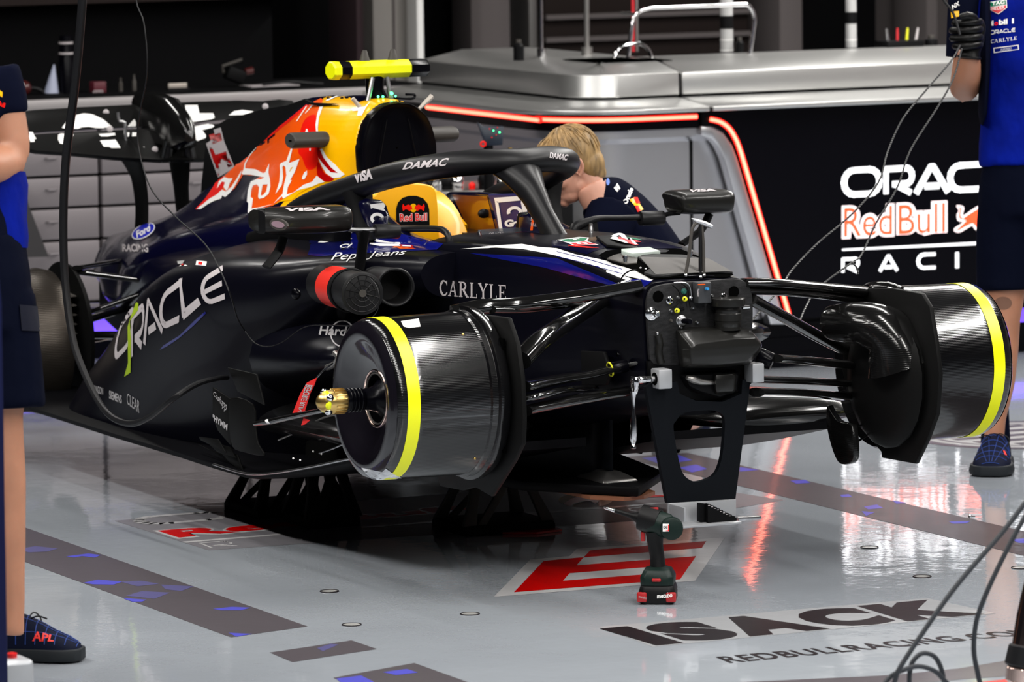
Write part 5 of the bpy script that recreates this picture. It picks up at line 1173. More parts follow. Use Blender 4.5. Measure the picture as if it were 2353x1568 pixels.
# ---- brake duct fences and scoops
fn = prismY('duct_fence', [(1030, 712), (1085, 720), (1166, 731), (1186, 790), (1197, 870), (1201, 960), (1199, 1020), (1180, 1060), (1128, 1142), (1090, 1120), (1060, 1128), (1010, 1118), (980, 1000), (985, 780)], -.592, .014, M_carbonsat, bevel=.004)
build('duct_slot', MB().box(at((1150, 900), Y=-.6) + V((0, 0, -.01)), (.05, .006, .30)), M_void, fn)
build('duct_block', MB().box(at((1140, 985), Y=-.603), (.04, .012, .04)), M_silver, fn, bevel=.003)
ff = prismY('duct_fence', [(2000, 662), (2060, 662), (2127, 674), (2146, 705), (2160, 790), (2168, 860), (2162, 950), (2140, 1010), (2113, 1066), (2036, 1052), (2034, 1038), (1995, 990), (1960, 920), (1945, 850), (1950, 760), (1970, 690)], .592, -.014, M_carbonsat, bevel=.004)
build('duct_scoop', MB().tube([at((1912, 742), Y=.46), at((1935, 742), Y=.47), at((1990, 745), Y=.5), at((2045, 770), Y=.54), at((2075, 840), Y=.57)], [(.045, .047), (.052, .052), (.075, .06), (.085, .07), (.10, .10)], 20, up=(0, 0, 1), smooth=5), M_carbon, ff, smooth=60)
build('scoop_mouth', MB().tube([at((1908, 742), Y=.457), at((1912, 742), Y=.459)], [(.036, .038), (.036, .038)], 20, up=(0, 0, 1)), M_void, ff)
build('duct_bulge', MB().ball(at((2035, 870), Y=.56), (.20, .045, .19)), M_carbonsat, ff, smooth=60)
build('upright_top', MB().tube([at((1998, 690), Y=.6), at((2012, 668), Y=.6), at((2040, 664), Y=.62), at((2070, 672), Y=.64)], [.018, .022, .02, .016], 14, smooth=3), M_carbon, ff)
for x, y in ((1850, 2.0), ): pass
for px, py in ((2068, 855), (2070, 880), (2082, 878), (2060, 890), (2015, 958), (2095, 895)): build('rivet', MB().ball(at((px, py), Y=.575 - .0) + V((0, -.03, 0)), .0028, 8, 5), M_steel, ff)
lf = prismY('duct_winglet', spline2([(1900, 932), (1908, 945), (1925, 968), (1950, 974), (1958, 985), (1962, 1050), (1947, 1067), (1925, 1062), (1908, 1020), (1898, 970)], 3), .47, .018, M_carbon, bevel=.005, smooth=60)
bars('winglet_rod', [([at((1950, 985), Y=.48), at((1992, 975), Y=.57)], .003), ([at((1955, 1025), Y=.48), at((2000, 996), Y=.57)], .003)], lf, M_matte)
# ---- front bulkhead
XB = .112
def BH(p, X=XB): return at(p, X=X)
bk = prismX('bulkhead', spline2([(1482, 720), (1482, 690), (1490, 666), (1510, 655), (1560, 648), (1600, 646), (1680, 640), (1708, 648), (1722, 672), (1725, 720), (1722, 790), (1716, 830), (1640, 838), (1560, 838), (1496, 836), (1486, 790)], 3), XB, .014, M_bulk, bevel=.003)
prismX('bulkhead_lower', [(1484, 830), (1722, 826), (1722, 880), (1690, 915), (1600, 920), (1530, 900), (1490, 880)], XB, .012, M_matte, bk)
XF = XB + .014
for p, r_ in (((1512, 682), .0155), ((1686, 671), .0155)):
    build('bulkhead_hole', MB().lathe(BH(p, XF), (1, 0, 0), [(0, r_), (.0012, r_), (.0012, r_ * .9)], 28), M_void, bk)
for p, r_ in (((1537, 690), .0105), ((1661, 682), .0105)):
    q = build('socket', MB().lathe(BH(p, XF), (1, 0, 0), [(0, r_), (.005, r_), (.006, r_ * .75), (.002, r_ * .5)], 20), M_chrome, bk); build('socket_core', MB().ball(BH(p, XF + .003), r_ * .35, 8, 6), M_void, q)
def knob(name, p, r_, L, m_, X=XF, ax=(1, -.15, 0), tip=None):
    q = build(name, MB().lathe(BH(p, X), ax, [(0, r_ * 1.25), (.004, r_ * 1.25), (.005, r_), (L, r_), (L + .002, r_ * .7)], 18), m_, bk); return q
k_ = knob('torsion_bar_end', (1496, 721), .014, .006, M_chrome); build('stud', MB().lathe(BH((1500, 721), XF + .006), (1, .1, 0), [(0, .006), (.014, .006), (.015, .0085), (.024, .0085), (.026, .006)], 16), M_chrome, k_)
k_ = knob('hydraulic_port', (1565, 737), .012, .012, M_steel); build('port_stem', MB().lathe(BH((1570, 738), XF + .012), (1, .2, 0), [(0, .007), (.03, .007)], 16), M_board, k_); build('port_tip', MB().lathe(BH((1583, 739), XF + .03), (1, .2, 0), [(0, .0075), (.006, .0075), (.007, .003)], 16), M_steel, k_)
for p in ((1573, 687), (1555, 714)):
    k_ = knob('yellow_cap', p, .0055, .010, M_yelr, XF + .012); build('cap_core', MB().ball(BH(p, XF + .025), .0025, 8, 5), M_black, k_)
    build('cap_neck', MB().tube([BH((p[0] + 8, p[1] - 2), XF + .008), BH((p[0] + 17, p[1] - 4), XF + .01)], .004, 10), M_alu if p[0] > 1560 else M_matte, k_)
for p in ((1557, 684), (1540, 715), (1635, 680), (1563, 753), (1541, 737), (1578, 762), (1600, 741), (1590, 708), (1611, 694)):
    knob('fitting', p, .0035, .01, M_steel if p[0] != 1541 else M_grey)
knob('green_cap', (1571, 670), .0065, .008, mat('cap_teal', (.01, .10, .08), .4))
for pts_ in (((1548, 650), (1575, 650), (1586, 662), (1589, 690)), ((1566, 652), (1580, 664), (1583, 690), (1586, 706)), ((1545, 655), (1560, 670), (1562, 690), (1550, 706)), ((1632, 655), (1633, 680), (1628, 700))):
    build('pipe', MB().tube([BH(p, XF + .012) for p in pts_], .0018, 8, smooth=4), M_steel if pts_[0][0] == 1548 else M_matte, bk)
eb = build('sensor_unit', MB().box(BH((1613, 672), XF + .02), (.034, .040, .056)), mat('sensor_grey', (.03, .032, .036), .4), bk, bevel=.003)
build('sensor_stripe', MB().box(BH((1612, 654), XF + .0375), (.001, .022, .0025)), M_org, eb, 0)
sticker('sensor_print', M_lil, eb, q4(text2d('MAST', .1, .01), (1602, 664), (1607, 664), (1607, 682), (1602, 682)), plane=dict(X=XF + .0385))
build('sensor_tap', MB().tube([BH((1622, 664), XF + .04), BH((1627, 664), XF + .05)], .004, 10), mat('tap_blue', (.02, .25, .6), .4), eb)
for k, (y, r_) in enumerate(((694, .046), (712, .034), (728, .036), (742, .034))):
    q = BH((1673, y), XF + .035)
    build('reservoir_ring', MB().lathe(q, (0, 0, 1), [(-.011, r_ * .96), (-.009, r_), (.009, r_), (.011, r_ * .96)], 32), M_duct, bk)
build('reservoir_core', MB().lathe(BH((1673, 758), XF + .035), (0, 0, 1), [(0, .034), (.085, .03)], 24), M_duct, bk)
build('hose_clip', MB().tube([BH((1706, 707), XF + .04), BH((1722, 705), XF + .04)], .005, 10), M_chrome, bk)
# heat shield box: angular shell
def hexsec(X0, pts_): return [BH(p, X0) for p in pts_]
hs = build('duct_shroud', MB().loft([hexsec(XF, [(1552, 758), (1580, 752), (1690, 748), (1722, 756), (1745, 790), (1745, 798), (1722, 836), (1640, 846), (1560, 842)]),
      hexsec(XF + .05, [(1560, 764), (1590, 760), (1700, 757), (1730, 764), (1752, 792), (1748, 806), (1722, 838), (1640, 846), (1570, 846)]),
      hexsec(XF + .085, [(1588, 800), (1600, 790), (1690, 778), (1735, 776), (1750, 792), (1742, 806), (1712, 832), (1650, 838), (1590, 836)])]), M_duct, bk, bevel=.004)
cx_ = build('connector_block', MB().loft([hexsec(XF, [(1560, 862), (1590, 856), (1690, 850), (1700, 858), (1698, 900), (1650, 915), (1600, 905), (1575, 890)]), hexsec(XF + .03, [(1575, 868), (1600, 862), (1690, 858), (1696, 864), (1690, 898), (1655, 912), (1610, 900), (1585, 888)])]), M_matte, bk, bevel=.003)
build('connector_cap', MB().loft([hexsec(XF + .03, [(1638, 862), (1640, 858), (1688, 856), (1692, 862), (1692, 896), (1686, 904), (1645, 908), (1640, 902)]), hexsec(XF + .05, [(1644, 866), (1646, 862), (1684, 860), (1688, 864), (1687, 894), (1682, 899), (1648, 902), (1645, 898)])]), M_duct, bk, bevel=.003)
build('metal_clamp', MB().tube([BH(p, XF + .034) for p in ((1578, 868), (1592, 872), (1612, 878), (1640, 880))], [.006, .011, .009, .005], 10, smooth=3), M_alud, bk)
build('carbon_hose', MB().tube([BH(p, XF + .008) for p in ((1512, 770), (1516, 790), (1514, 810), (1520, 835))], .010, 12, smooth=4), M_duct, bk)
build('bulkhead_bolt', MB().ball(BH((1511, 767), XF + .012), .0045, 8, 6), M_chrome, bk)
# hatch opening on top of the nose with finned cooler
HZ = .888
def TP(p, Z=HZ): return at(p, Z=Z)
hatch = build('hatch_recess', MB().prism([TP(zT(*p), .8795) for p in ((480, 330), (560, 290), (920, 250), (1080, 245), (1400, 270), (1800, 430), (2010, 560), (1900, 590), (1390, 590), (1060, 600), (860, 490), (600, 410))], (0, 0, .004)), M_void, car)
tp = lambda p, X0=0: None
def topcast(p, up=.004):
    # the nose deck: z = .812 + .179 (.11 - X) up to X = -.27, level behind
    d = ray(*p); t_ = (.812 + .179 * (.11 - CAM_LOC.x) - CAM_LOC.z) / (d.z + .179 * d.x); q = CAM_LOC + d * t_
    if q.x < -.27: q = at(p, Z=.881)
    return q + V((0, 0, up))
def tslab(name, px, h, m_, up=.003, parent=car, bevel=.001): return build(name, MB().prism([topcast(zT(*p), up) for p in px], (0, 0, h)), m_, parent, bevel=bevel)
bpy.data.objects.remove(hatch)
hatch = tslab('hatch_recess', [(470, 335), (560, 285), (760, 262), (1040, 240), (1400, 270), (1800, 430), (1990, 556), (1900, 585), (1390, 585), (1060, 598), (860, 490), (600, 410)], .002, M_void, .001)
cool = tslab('finned_cooler', [(910, 385), (1000, 350), (1420, 360), (1720, 420), (1980, 555), (1700, 545), (1390, 570), (1200, 598), (1080, 592), (980, 560), (1070, 500)], .006, M_bulk, .004, hatch)
pa, pb, pc_, pd = [topcast(zT(*p), .011) for p in ((930, 392), (1710, 415), (1960, 552), (1110, 592))]
M_finm = mat('fin_grey', (.16, .155, .15), .5, .3)
for k in range(24):
    t0 = (k + .5) / 24; a_ = pa.lerp(pd, t0); b_ = pb.lerp(pc_, t0)
    build('cooler_fin', MB().tube([a_, b_], [(.0010, .0018)] * 2, 5, up=(0, 0, 1)), M_finm, cool, 0)
tslab('control_box', [(725, 320), (1040, 298), (1165, 345), (850, 375), (725, 345)], .012, mat('box_frosted', (.42, .48, .44), .4), .004, hatch)
tslab('bracket_plate', [(640, 350), (730, 330), (910, 385), (900, 440), (780, 450), (560, 390)], .004, M_grey, .003, hatch)
for x, y in ((768, 400), (1500, 360)):
    q = topcast(zT(x, y + 30), .004); build('hatch_stud', MB().lathe(q, (0, 0, 1), [(0, .006), (.012, .006), (.013, .008), (.02, .008)], 14), M_chrome, hatch)
for x, y in ((1650, 370), (1580, 420), (940, 500), (1000, 510), (1340, 540), (1700, 465), (990, 385)):
    build('hatch_screw', MB().ball(topcast(zT(x, y), .006), .004, 8, 6), M_steel, hatch)
tslab('dash_emblem_plate', [(440, 150), (600, 150), (660, 170), (900, 260), (920, 290), (780, 280), (560, 250), (500, 200)], .008, M_matte, .003, car, .002)
build('chevron', MB().tube([topcast(zT(*p), .006) for p in ((620, 150), (690, 115), (740, 130), (780, 190))], [(.007, .004)] * 4, 8, smooth=3), M_white, car)
for q in ([(640, 160), (760, 215), (800, 240), (770, 240), (690, 215), (600, 190)], [(820, 180), (860, 215), (905, 255), (880, 260), (840, 230)]): tslab('white_chevron', q, .001, M_white, .0125, car, 0)
for q in ([(700, 170), (790, 200), (900, 250), (920, 262), (880, 262), (760, 230), (690, 190)],): tslab('red_chevron', q, .001, M_tred, .0118, car, 0)
build('brake_line', MB().tube([topcast(zT(*p), .003) if 0 else at(zT(*p), Y=-.172) for p in ((705, 650), (720, 600), (760, 540), (830, 500), (890, 492))], .0022, 8, smooth=4), M_black, car)

# ---- rear end
RC_ = at((122, 782), Y=-.55)
M_bronze = mat('rear_drum_bronze', (.07, .06, .05), .3, .8, bump=('wave', 60, .4, (0, 0, 1), .001))
def rear(s):
    o = V((RC_.x, s * .50, RC_.z)); ax = V((0, s, 0))
    g = build('rear_brake_drum', MB().lathe(o, ax, [(.06, .10), (.06, .225), (.10, .235), (.14, .225), (.36, .22), (.38, .20), (.385, .16), (.36, .05), (.36, .001)], 72, (False, False)), M_bronze if s < 0 else M_drum, car, smooth=40)
    build('drum_disc', MB().lathe(o, ax, [(.0, .001), (-.012, .10), (-.012, .19), (.0, .245), (.015, .25), (.02, .20), (.02, .001)], 72), M_carbonsat, g, smooth=50)
    for k in range(5): build('duct_vane', MB().tube([o + V((.0, s * .03, .16 - .03 * k)), o + V((.17, s * .05, .155 - .03 * k))], [(.02, .003)] * 2, 8), M_grey, g)
    build('drum_rivet', MB().ball(o + V((.205, s * .11, .09)), .005, 8, 6), M_gold, g); build('drum_rivet', MB().ball(o + V((.22, s * .11, .0)), .005, 8, 6), M_gold, g)
    def L(a, b, c, m_=M_tube):
        build('rear_arm', MB().tube([V((a[0], s * a[1], a[2])), V((b[0], s * b[1], b[2]))], [(c, c * .4)] * 2, 14, up=V((0, 0, 1))), m_, car, smooth=70)
    L((RC_.x + .1, .5, .615), (RC_.x - .3, .12, .60), .02); L((RC_.x + .05, .5, .60), (RC_.x + .55, .14, .555), .022)
    L((RC_.x + .1, .5, .46), (RC_.x + .3, .16, .60), .02); L((RC_.x + .1, .5, .44), (RC_.x - .2, .12, .47), .026)
    L((RC_.x + .1, .5, .40), (RC_.x + .5, .2, .42), .03); L((RC_.x, .5, .36), (RC_.x - .2, .1, .38), .024, M_copper if s < 0 else M_tube)
for s in (-1, 1): rear(s)
build('gearbox', MB().loft([[V((X, y * w_, z)) for y, z in ((-1, z1), (-1, z0), (1, z0), (1, z1))] for X, w_, z0, z1 in ((-3.2, .22, .26, .5), (-3.6, .16, .30, .5), (-4.1, .09, .36, .52))]), M_matte, car, bevel=.02)
for k, (z, w_, x) in enumerate(((.29, .42, -4.05), (.36, .40, -4.1), (.41, .38, -4.12))):
    build('beam_wing', MB().tube([V((x, -w_, z + .015)), V((x, 0, z)), V((x, w_, z + .015))], [(.05, .006)] * 3, 12, smooth=3), M_carbon, car)
build('tail_light', MB().box((-4.12, 0, .47), (.02, .06, .03)), M_red, car)
# bargeboard cluster in front of the near sidepod
b0 = prismY('turning_vane', [(522, 845), (588, 860), (600, 905), (606, 932), (545, 900), (534, 872)], -.80, .006, M_carbonsat, bevel=.002)
prismY('turning_vane', spline2([(530, 915), (580, 930), (586, 985), (592, 1020), (606, 1048), (560, 1040), (533, 1026), (526, 970)], 3), -.79, .006, M_carbonsat, bevel=.002)
prismY('turning_vane', [(488, 890), (530, 918), (530, 1025), (500, 990), (488, 960)], -.76, .006, M_carbonsat, bevel=.002)
for k, q in enumerate(([(456, 1004), (500, 1010), (518, 1040), (460, 1012)], [(470, 1012), (528, 1028), (540, 1052), (500, 1040)], [(498, 1030), (545, 1046), (560, 1090), (526, 1062)], [(455, 1022), (505, 1044), (530, 1064), (478, 1034)])):
    prismY('edge_vane', q, -.76 + .01 * k, .005, M_carbonsat, bevel=.001)
Tvane = bvh(*[o for o in COL.objects if o.name.startswith('turning_vane')])
word('vane_lettering', 'Cashapp', (491, 898), (524, 925), (520, 952), (492, 912), M_gtext, b0, Tvane, .3, 0, .0015, 12)
word('vane_lettering', 'IHYMM', (490, 952), (524, 975), (523, 990), (490, 966), M_gtext, b0, Tvane, 0, .03, .0015, 12)
# strut from the near wheel nut region back to the vane cluster (brake-cooling lance)
rod_ = build('floor_stay', MB().tube([at((590, 974), Y=-.86), at((628, 968), Y=-.86), at((640, 965), Y=-.86), at((768, 938), Y=-.86)], [(.012, .008), (.012, .009), (.010, .009), (.008, .007)], 14, smooth=2), M_tube, car)
build('stay_pad', MB().ball(at((616, 969), Y=-.868), (.02, .005, .006)), M_white, rod_)
build('floor_blade', MB().tube([at(p, Y=-.72) for p in ((640, 1012), (690, 990), (740, 962), (790, 950))], [(.003, .003)] * 4, 8, smooth=4), M_alud, car)
build('floor_blade', MB().tube([at(p, Y=-.7) for p in ((735, 1042), (770, 1030), (805, 1014))], [(.004, .004)] * 3, 8, smooth=3), M_steel, car)
for px, py in ((674, 1054), (690, 1058), (720, 1038), (739, 1044)): build('floor_screw', MB().ball(at((px, py), Z=.30), .003, 6, 5), M_white, car)
build('side_sensor', MB().ball(at((680, 676), Y=-.66), (.022, .012, .016)), M_board, car)
cl = build('side_clip', MB().tube([at(p, Y=-.70) for p in ((752, 845), (768, 838), (778, 822), (770, 812))], .009, 10, smooth=3), M_alud, car)

# ================================================================= THINGS ON AND UNDER THE CAR
# cooling fans hung in the sidepod inlet
t = thing('cooling_fan', 'black cylindrical cooling fan with a red band at the sidepod inlet', 'fan', at((822, 672), Y=-.66))
a, b_ = at((744, 652), Y=-.60), at((830, 674), Y=-.66); ax = (b_ - a)
L_ = ax.length
build('housing', MB().lathe(a, ax, [(-.02, .040), (0, .052), (.02, .056), (L_ - .02, .056), (L_, .059), (L_ + .012, .059), (L_ + .014, .053)], 36), M_halo, t, smooth=40)
build('red_band', MB().lathe(a, ax, [(L_ * .30, .0568), (L_ * .62, .0568)], 36, (False, False)), M_drillr if 0 else mat('band_red', (.75, .03, .02), .35), t)
build('strap', MB().torus(a + ax.normalized() * L_ * .72, ax, .058, .004, 36, 8), M_matte, t)
g_ = build('grille', MB().lathe(a, ax, [(L_ + .010, .052), (L_ + .011, .001)], 36, (False, False)), M_void, t)
uu = ax.normalized().orthogonal().normalized(); vv = ax.normalized().cross(uu); e0 = a + ax.normalized() * (L_ + .015)
for k in range(12):
    d = uu * cos(pi * k / 6) + vv * sin(pi * k / 6); build('spoke', MB().tube([e0 + d * .01, e0 + d * .05], .0013, 5), M_halo, g_, 0)
for R in (.022, .036, .05): build('grille_ring', MB().torus(e0, ax, R, .0012, 36, 5), M_halo, g_, 0)
build('hub', MB().lathe(e0, ax, [(0, .011), (.003, .010)], 16), M_grey, g_)
t = thing('cooling_duct', 'open black duct tube beside the red banded fan', 'duct', at((907, 660), Y=-.5))
a, b_ = at((850, 648), Y=-.42), at((908, 660), Y=-.5); ax = b_ - a; L_ = ax.length
build('tube', MB().lathe(a, ax, [(-.05, .045), (L_, .053), (L_ + .004, .053), (L_ + .004, .046), (L_ - .12, .040), (L_ - .12, .001)], 36, (True, False)), M_halo, t, smooth=40)
build('lip', MB().torus(b_ + ax.normalized() * .004, ax, .0505, .0035, 40, 8), M_halo, t)
# thin cable to the fan
c_ = build('fan_cable', MB().tube([at(p, Y=-.74) for p in ((562, 760), (585, 788), (615, 797), (650, 786), (700, 752), (760, 748), (820, 748), (860, 725), (872, 695), (866, 660), (850, 640))], .0016, 8, smooth=5), M_black); tag(c_, 'thin black cable looping under the red banded fan', 'cable')
# remove-before-run ribbon
t = thing('warning_ribbon', 'red warning ribbon with grey letters hanging by the near wheel drum', 'ribbon', at((730, 870), Y=-.80))
rb = prismY('ribbon', [(728, 868), (705, 880), (690, 905), (672, 950), (700, 945), (712, 905), (722, 885)], -.82, .0015, M_remove, t)
build('clip', MB().tube([at((728, 868), Y=-.82), at((745, 850), Y=-.8), at((765, 835), Y=-.78)], .0025, 8), M_chrome, t)
prismY('ribbon_tail', [(697, 962), (712, 966), (700, 976), (692, 978)], -.8, .0015, M_remove, t)
sticker('lettering', M_gtext, t, q4(text2d('BEFORE RUN', 0, .02), (702, 884), (684, 946), (694, 946), (719, 886)), plane=dict(Y=-.8212))
# ---- support plate bolted to the bulkhead
XP = .14
def pX(name, px, X, d, m_, parent, **k): return build(name, MB().prism([at(p, X=X) for p in px], (d, 0, 0)), m_, parent, **k)
t = thing('support_plate', 'black support plate with a large oval hole hanging from the front bulkhead', 'support plate', at((1610, 1200), X=XP))
outer = [(1484, 890), (1500, 880), (1556, 878), (1562, 905), (1600, 922), (1660, 924), (1704, 905), (1706, 874), (1724, 872), (1722, 900), (1690, 1147), (1534, 1157)]
hole = spline2([zG(1170, 745), zG(1185, 700), zG(1228, 655), zG(1300, 640), zG(1400, 636), zG(1455, 655), zG(1478, 705), zG(1470, 850), zG(1450, 960), zG(1410, 1030), zG(1330, 1062), zG(1280, 1060), zG(1230, 1020), zG(1200, 930)], 5)
vf = fill2d([outer, hole])
mb = MB(); N_ = len(vf[0]); fr = [at(p, X=XP + .008) for p in vf[0]]; bkk = [p - V((.016, 0, 0)) for p in fr]
mb.add(fr, vf[1]); mb.add(bkk, [f[::-1] for f in vf[1]])
for lp_ in (outer, hole):
    a_ = [at(p, X=XP + .008) for p in lp_]; b2 = [p - V((.016, 0, 0)) for p in a_]; n = len(a_); mb.add(a_ + b2, [(i, (i + 1) % n, n + (i + 1) % n, n + i) for i in range(n)])
build('plate', mb, M_plate, t)
tr = pX('tray', [zG(1128, 1192), zG(1533, 1168), zG(1533, 1300), zG(1300, 1316), zG(1128, 1280)], XP + .004, .012, M_silver, t, bevel=.001)
pX('tray_side', [zG(1128, 1195), zG(1140, 1195), zG(1140, 1280), zG(1128, 1280)], XP, .10, M_silver, t, bevel=.001)
build('tray_floor', MB().box(at(zG(1330, 1302), X=XP + .05) + V((0, 0, -.006)), (.09, .20, .006)), M_silver, t, bevel=.001)
st = [zG(1362, 1193)] + [p for k in range(9) for p in (zG(1362 + 20 + k * 18, 1197 + k * 9), zG(1362 + 20 + k * 18, 1205 + k * 9))] + [zG(1536, 1280), zG(1537, 1310), zG(1365, 1322)]
pX('step_gauge', st, XP + .06, .012, M_matte, t); pX('step_gauge_side', [zG(1310, 1190), zG(1366, 1196), zG(1366, 1322), zG(1310, 1300)], XP + .045, .010, M_matte, t)
for k in range(8): build('step_mark', MB().box(at(zG(1383 + k * 18, 1207 + k * 9), X=XP + .073), (.001, .006, .0015)), M_lil, t, 0)
pX('blade', [zG(1536, 1272), zG(1675, 1266), zG(1676, 1282), zG(1660, 1288), zG(1540, 1296)], XP + .03, .02, M_steel, t, bevel=.001)
def block(p, lab, hole_=False):
    c0 = at(p, X=XP + .02); q = thing('mounting_block', lab, 'metal block', c0, 'silver blocks on the support plate')
    build('block', MB().box(c0, (.05, .036 if not hole_ else .040, .052)), M_silver, q, bevel=.004)
    if hole_:
        build('bore', MB().lathe(c0 + V((0, -.0203, 0)), (0, -1, 0), [(0, .017), (.0006, .017)], 28), M_void, q)
        build('spindle', MB().lathe(c0 + V((0, -.0203, 0)), (0, -1, 0), [(0, .008), (.012, .008)], 16), M_steel, q)
    return c0
cL = block((1520, 870), 'square silver block with a bore at the left of the bulkhead', True)
cR = block((1733, 856), 'plain silver block at the right of the bulkhead')
t = thing('ratchet', 'chrome ratchet wrench hanging from the left silver block', 'wrench', cL + V((0, -.04, 0)))
hd = cL + V((0, -.035, 0)); q0 = at(zG(935, 462), X=hd.x)
build('socket', MB().lathe(hd, (0, -1, 0), [(0, .009), (.012, .009), (.014, .0105), (.03, .0105), (.034, .009)], 18), M_chrome, t)
q1 = at(zG(938, 460), X=hd.x)
build('head', MB().tube([q1 + V((0, 0, .012)), q1, q1 + V((0, 0, -.02)), q1 + V((0, -.001, -.034))], [(.012, .011), (.016, .012), (.014, .009), (.008, .007)], 14, smooth=3), M_chrome, t)
q2 = at(zG(930, 550), X=hd.x); q3 = at(zG(928, 865), X=hd.x)
build('shaft', MB().lathe(q2 + V((0, 0, .012)), q3 - q2, [(0, .009), (.02, .0055), (.06, .0055), (.065, .007), (.09, .0072)], 14), M_chrome, t)
dd_ = (q3 - q2).length
build('grip', MB().lathe(q2, q3 - q2, [(dd_ * .42, .0075), (dd_ * .5, .0085), (dd_ * .7, .010), (dd_ * .85, .0085), (dd_ * .92, .005), (dd_ * .95, .0078), (dd_ * 1.0, .0078), (dd_ * 1.01, .005)], 16), M_chrome, t)
# ---- sighting frame standing on the nose
t = thing('sighting_frame', 'slim grey tube frame with a cross bar standing on the nose', 'frame', at((1600, 637), X=.06))
Xs = .06
foot_ = pX('base_plate', [zT(1390, 545), zT(1560, 535), zT(1700, 545), zT(1670, 600), zT(1600, 605), zT(1410, 565)], Xs, .04, M_board, t, bevel=.002)
build('leg', MB().tube([at(p, X=Xs + .02) for p in ((1575, 632), (1583, 590), (1589, 535), (1596, 516), (1606, 511))], .0045, 10, smooth=3), M_grey, t)
build('leg', MB().tube([at(p, X=Xs + .02) for p in ((1609, 638), (1609, 510))], .0045, 10), M_black, t)
build('leg', MB().tube([at(p, X=Xs + .02) for p in ((1617, 634), (1616, 560), (1612, 512))], .0045, 10), M_grey, t)
build('cross_bar', MB().tube([at(p, X=Xs + .02) for p in ((1589, 502), (1600, 508), (1618, 514), (1635, 521))], [.001, .006, .007, .006], 12), M_alu, t)
for p in ((1576, 633), (1610, 637), (1618, 633)): build('bolt', MB().ball(at(p, X=Xs + .045), .005, 8, 6), M_chrome, t)
# ---- jack stands
def stand(lab, c0, w_, d_, h, m_, red=False):
    q = thing('axle_stand', lab, 'car stand', c0, 'black stands under the car')
    build('base', MB().loft([[V((c0.x + a * d_ / 2 * k, c0.y + b2 * w_ / 2 * k, z)) for a, b2 in ((-1, -1), (1, -1), (1, 1), (-1, 1))] for z, k in ((0, 1), (.022, 1), (.03, .96))]), M_standb, q, bevel=.003)
    build('saddle', MB().box((c0.x, c0.y, h - .008), (d_ * .5, w_ * .62, .016)), M_standb, q, bevel=.003)
    for sx in (-1, 1):
        for sy in (-1, 1):
            a_ = V((c0.x + sx * d_ * .42, c0.y + sy * w_ * .44, .028)); b2 = V((c0.x + sx * d_ * .2, c0.y + sy * w_ * .26, h - .014))
            build('leg', MB().loft([[p + V((u * .009, v * wd, 0)) for u, v in ((-1, -1), (1, -1), (1, 1), (-1, 1))] for p, wd in ((a_, .020), (a_.lerp(b2, .5), .014), (b2, .017))]), m_, q, bevel=.002)
        a_ = V((c0.x + sx * d_ * .42, c0.y - w_ * .30, .03)); b2 = V((c0.x + sx * d_ * .22, c0.y + w_ * .12, h - .014))
        build('brace', MB().loft([[p + V((u * .006, v * .014, 0)) for u, v in ((-1, -1), (1, -1), (1, 1), (-1, 1))] for p in (a_, b2)]), m_, q, bevel=.002)
    if red: build('foot_pad', MB().prism([V((c0.x + x, c0.y + y, .001)) for x, y in ((d_ / 2, -w_ * .1), (d_ / 2 + .05, w_ * .2), (d_ / 2 + .03, w_ * .52), (d_ / 2 - .05, w_ * .55))], (0, 0, .006)), M_dred, q)
    return q
stand('dark grey A-shaped stand under the front of the car with a red foot', V((-1.10, -.035, 0)), .28, .24, .177, M_stand, True)
stand('black stand under the near side of the car floor', V((-1.75, -.40, 0)), .30, .26, .177, M_standb)
stand('black stand in the shade below the near sidepod, right of the other', V((-1.45, -.42, 0)), .16, .2, .177, M_standb)
# ---- hoses and wires
def cable(lab, pts_, r, m_, name='cable', kw=5, cat='cable', group=None): return tag(build(name, MB().tube(pts_, r, 10, smooth=kw), m_), lab, cat, group)
def drop(p, q=None):
    q = q or V((p.x, p.y, CEIL - .02)); n = max(int((q - p).length / .12), 2); return [q.lerp(p, i / n) for i in range(n + 1)]
hz = [at(p, Y=-1.0) for p in ((196, -120), (190, -20), (185, 60), (172, 200), (153, 350), (146, 480), (147, 600), (155, 700), (170, 790), (195, 860), (228, 925), (262, 962), (305, 974), (350, 955), (400, 915))]
hz += [at((455, 882), Y=-.92), at((500, 870), Y=-.84), at((522, 868), Y=-.78)]
hz = drop(hz[1]) + hz[2:]
cable('thick black hose hanging from the ceiling in a loop to the sidepod', hz, [.013] * (len(hz) - 13) + [.0125, .012, .0115, .011, .0105, .010, .010, .0095, .009, .0085, .008, .0075, .007], M_black, 'hose', cat='hose')
tc_ = [at(p, Y=-.95) for p in ((296, -140), (313, 0), (330, 50), (338, 130), (335, 190), (321, 260), (317, 330), (345, 430), (400, 495), (470, 560), (505, 620), (530, 680))] + [at((545, 730), Y=-.85), at((562, 760), Y=-.745)]
tc_ = drop(tc_[1]) + tc_[2:]
cable('thin black wire drooping from the ceiling across the engine cover', tc_, .0022, M_black)
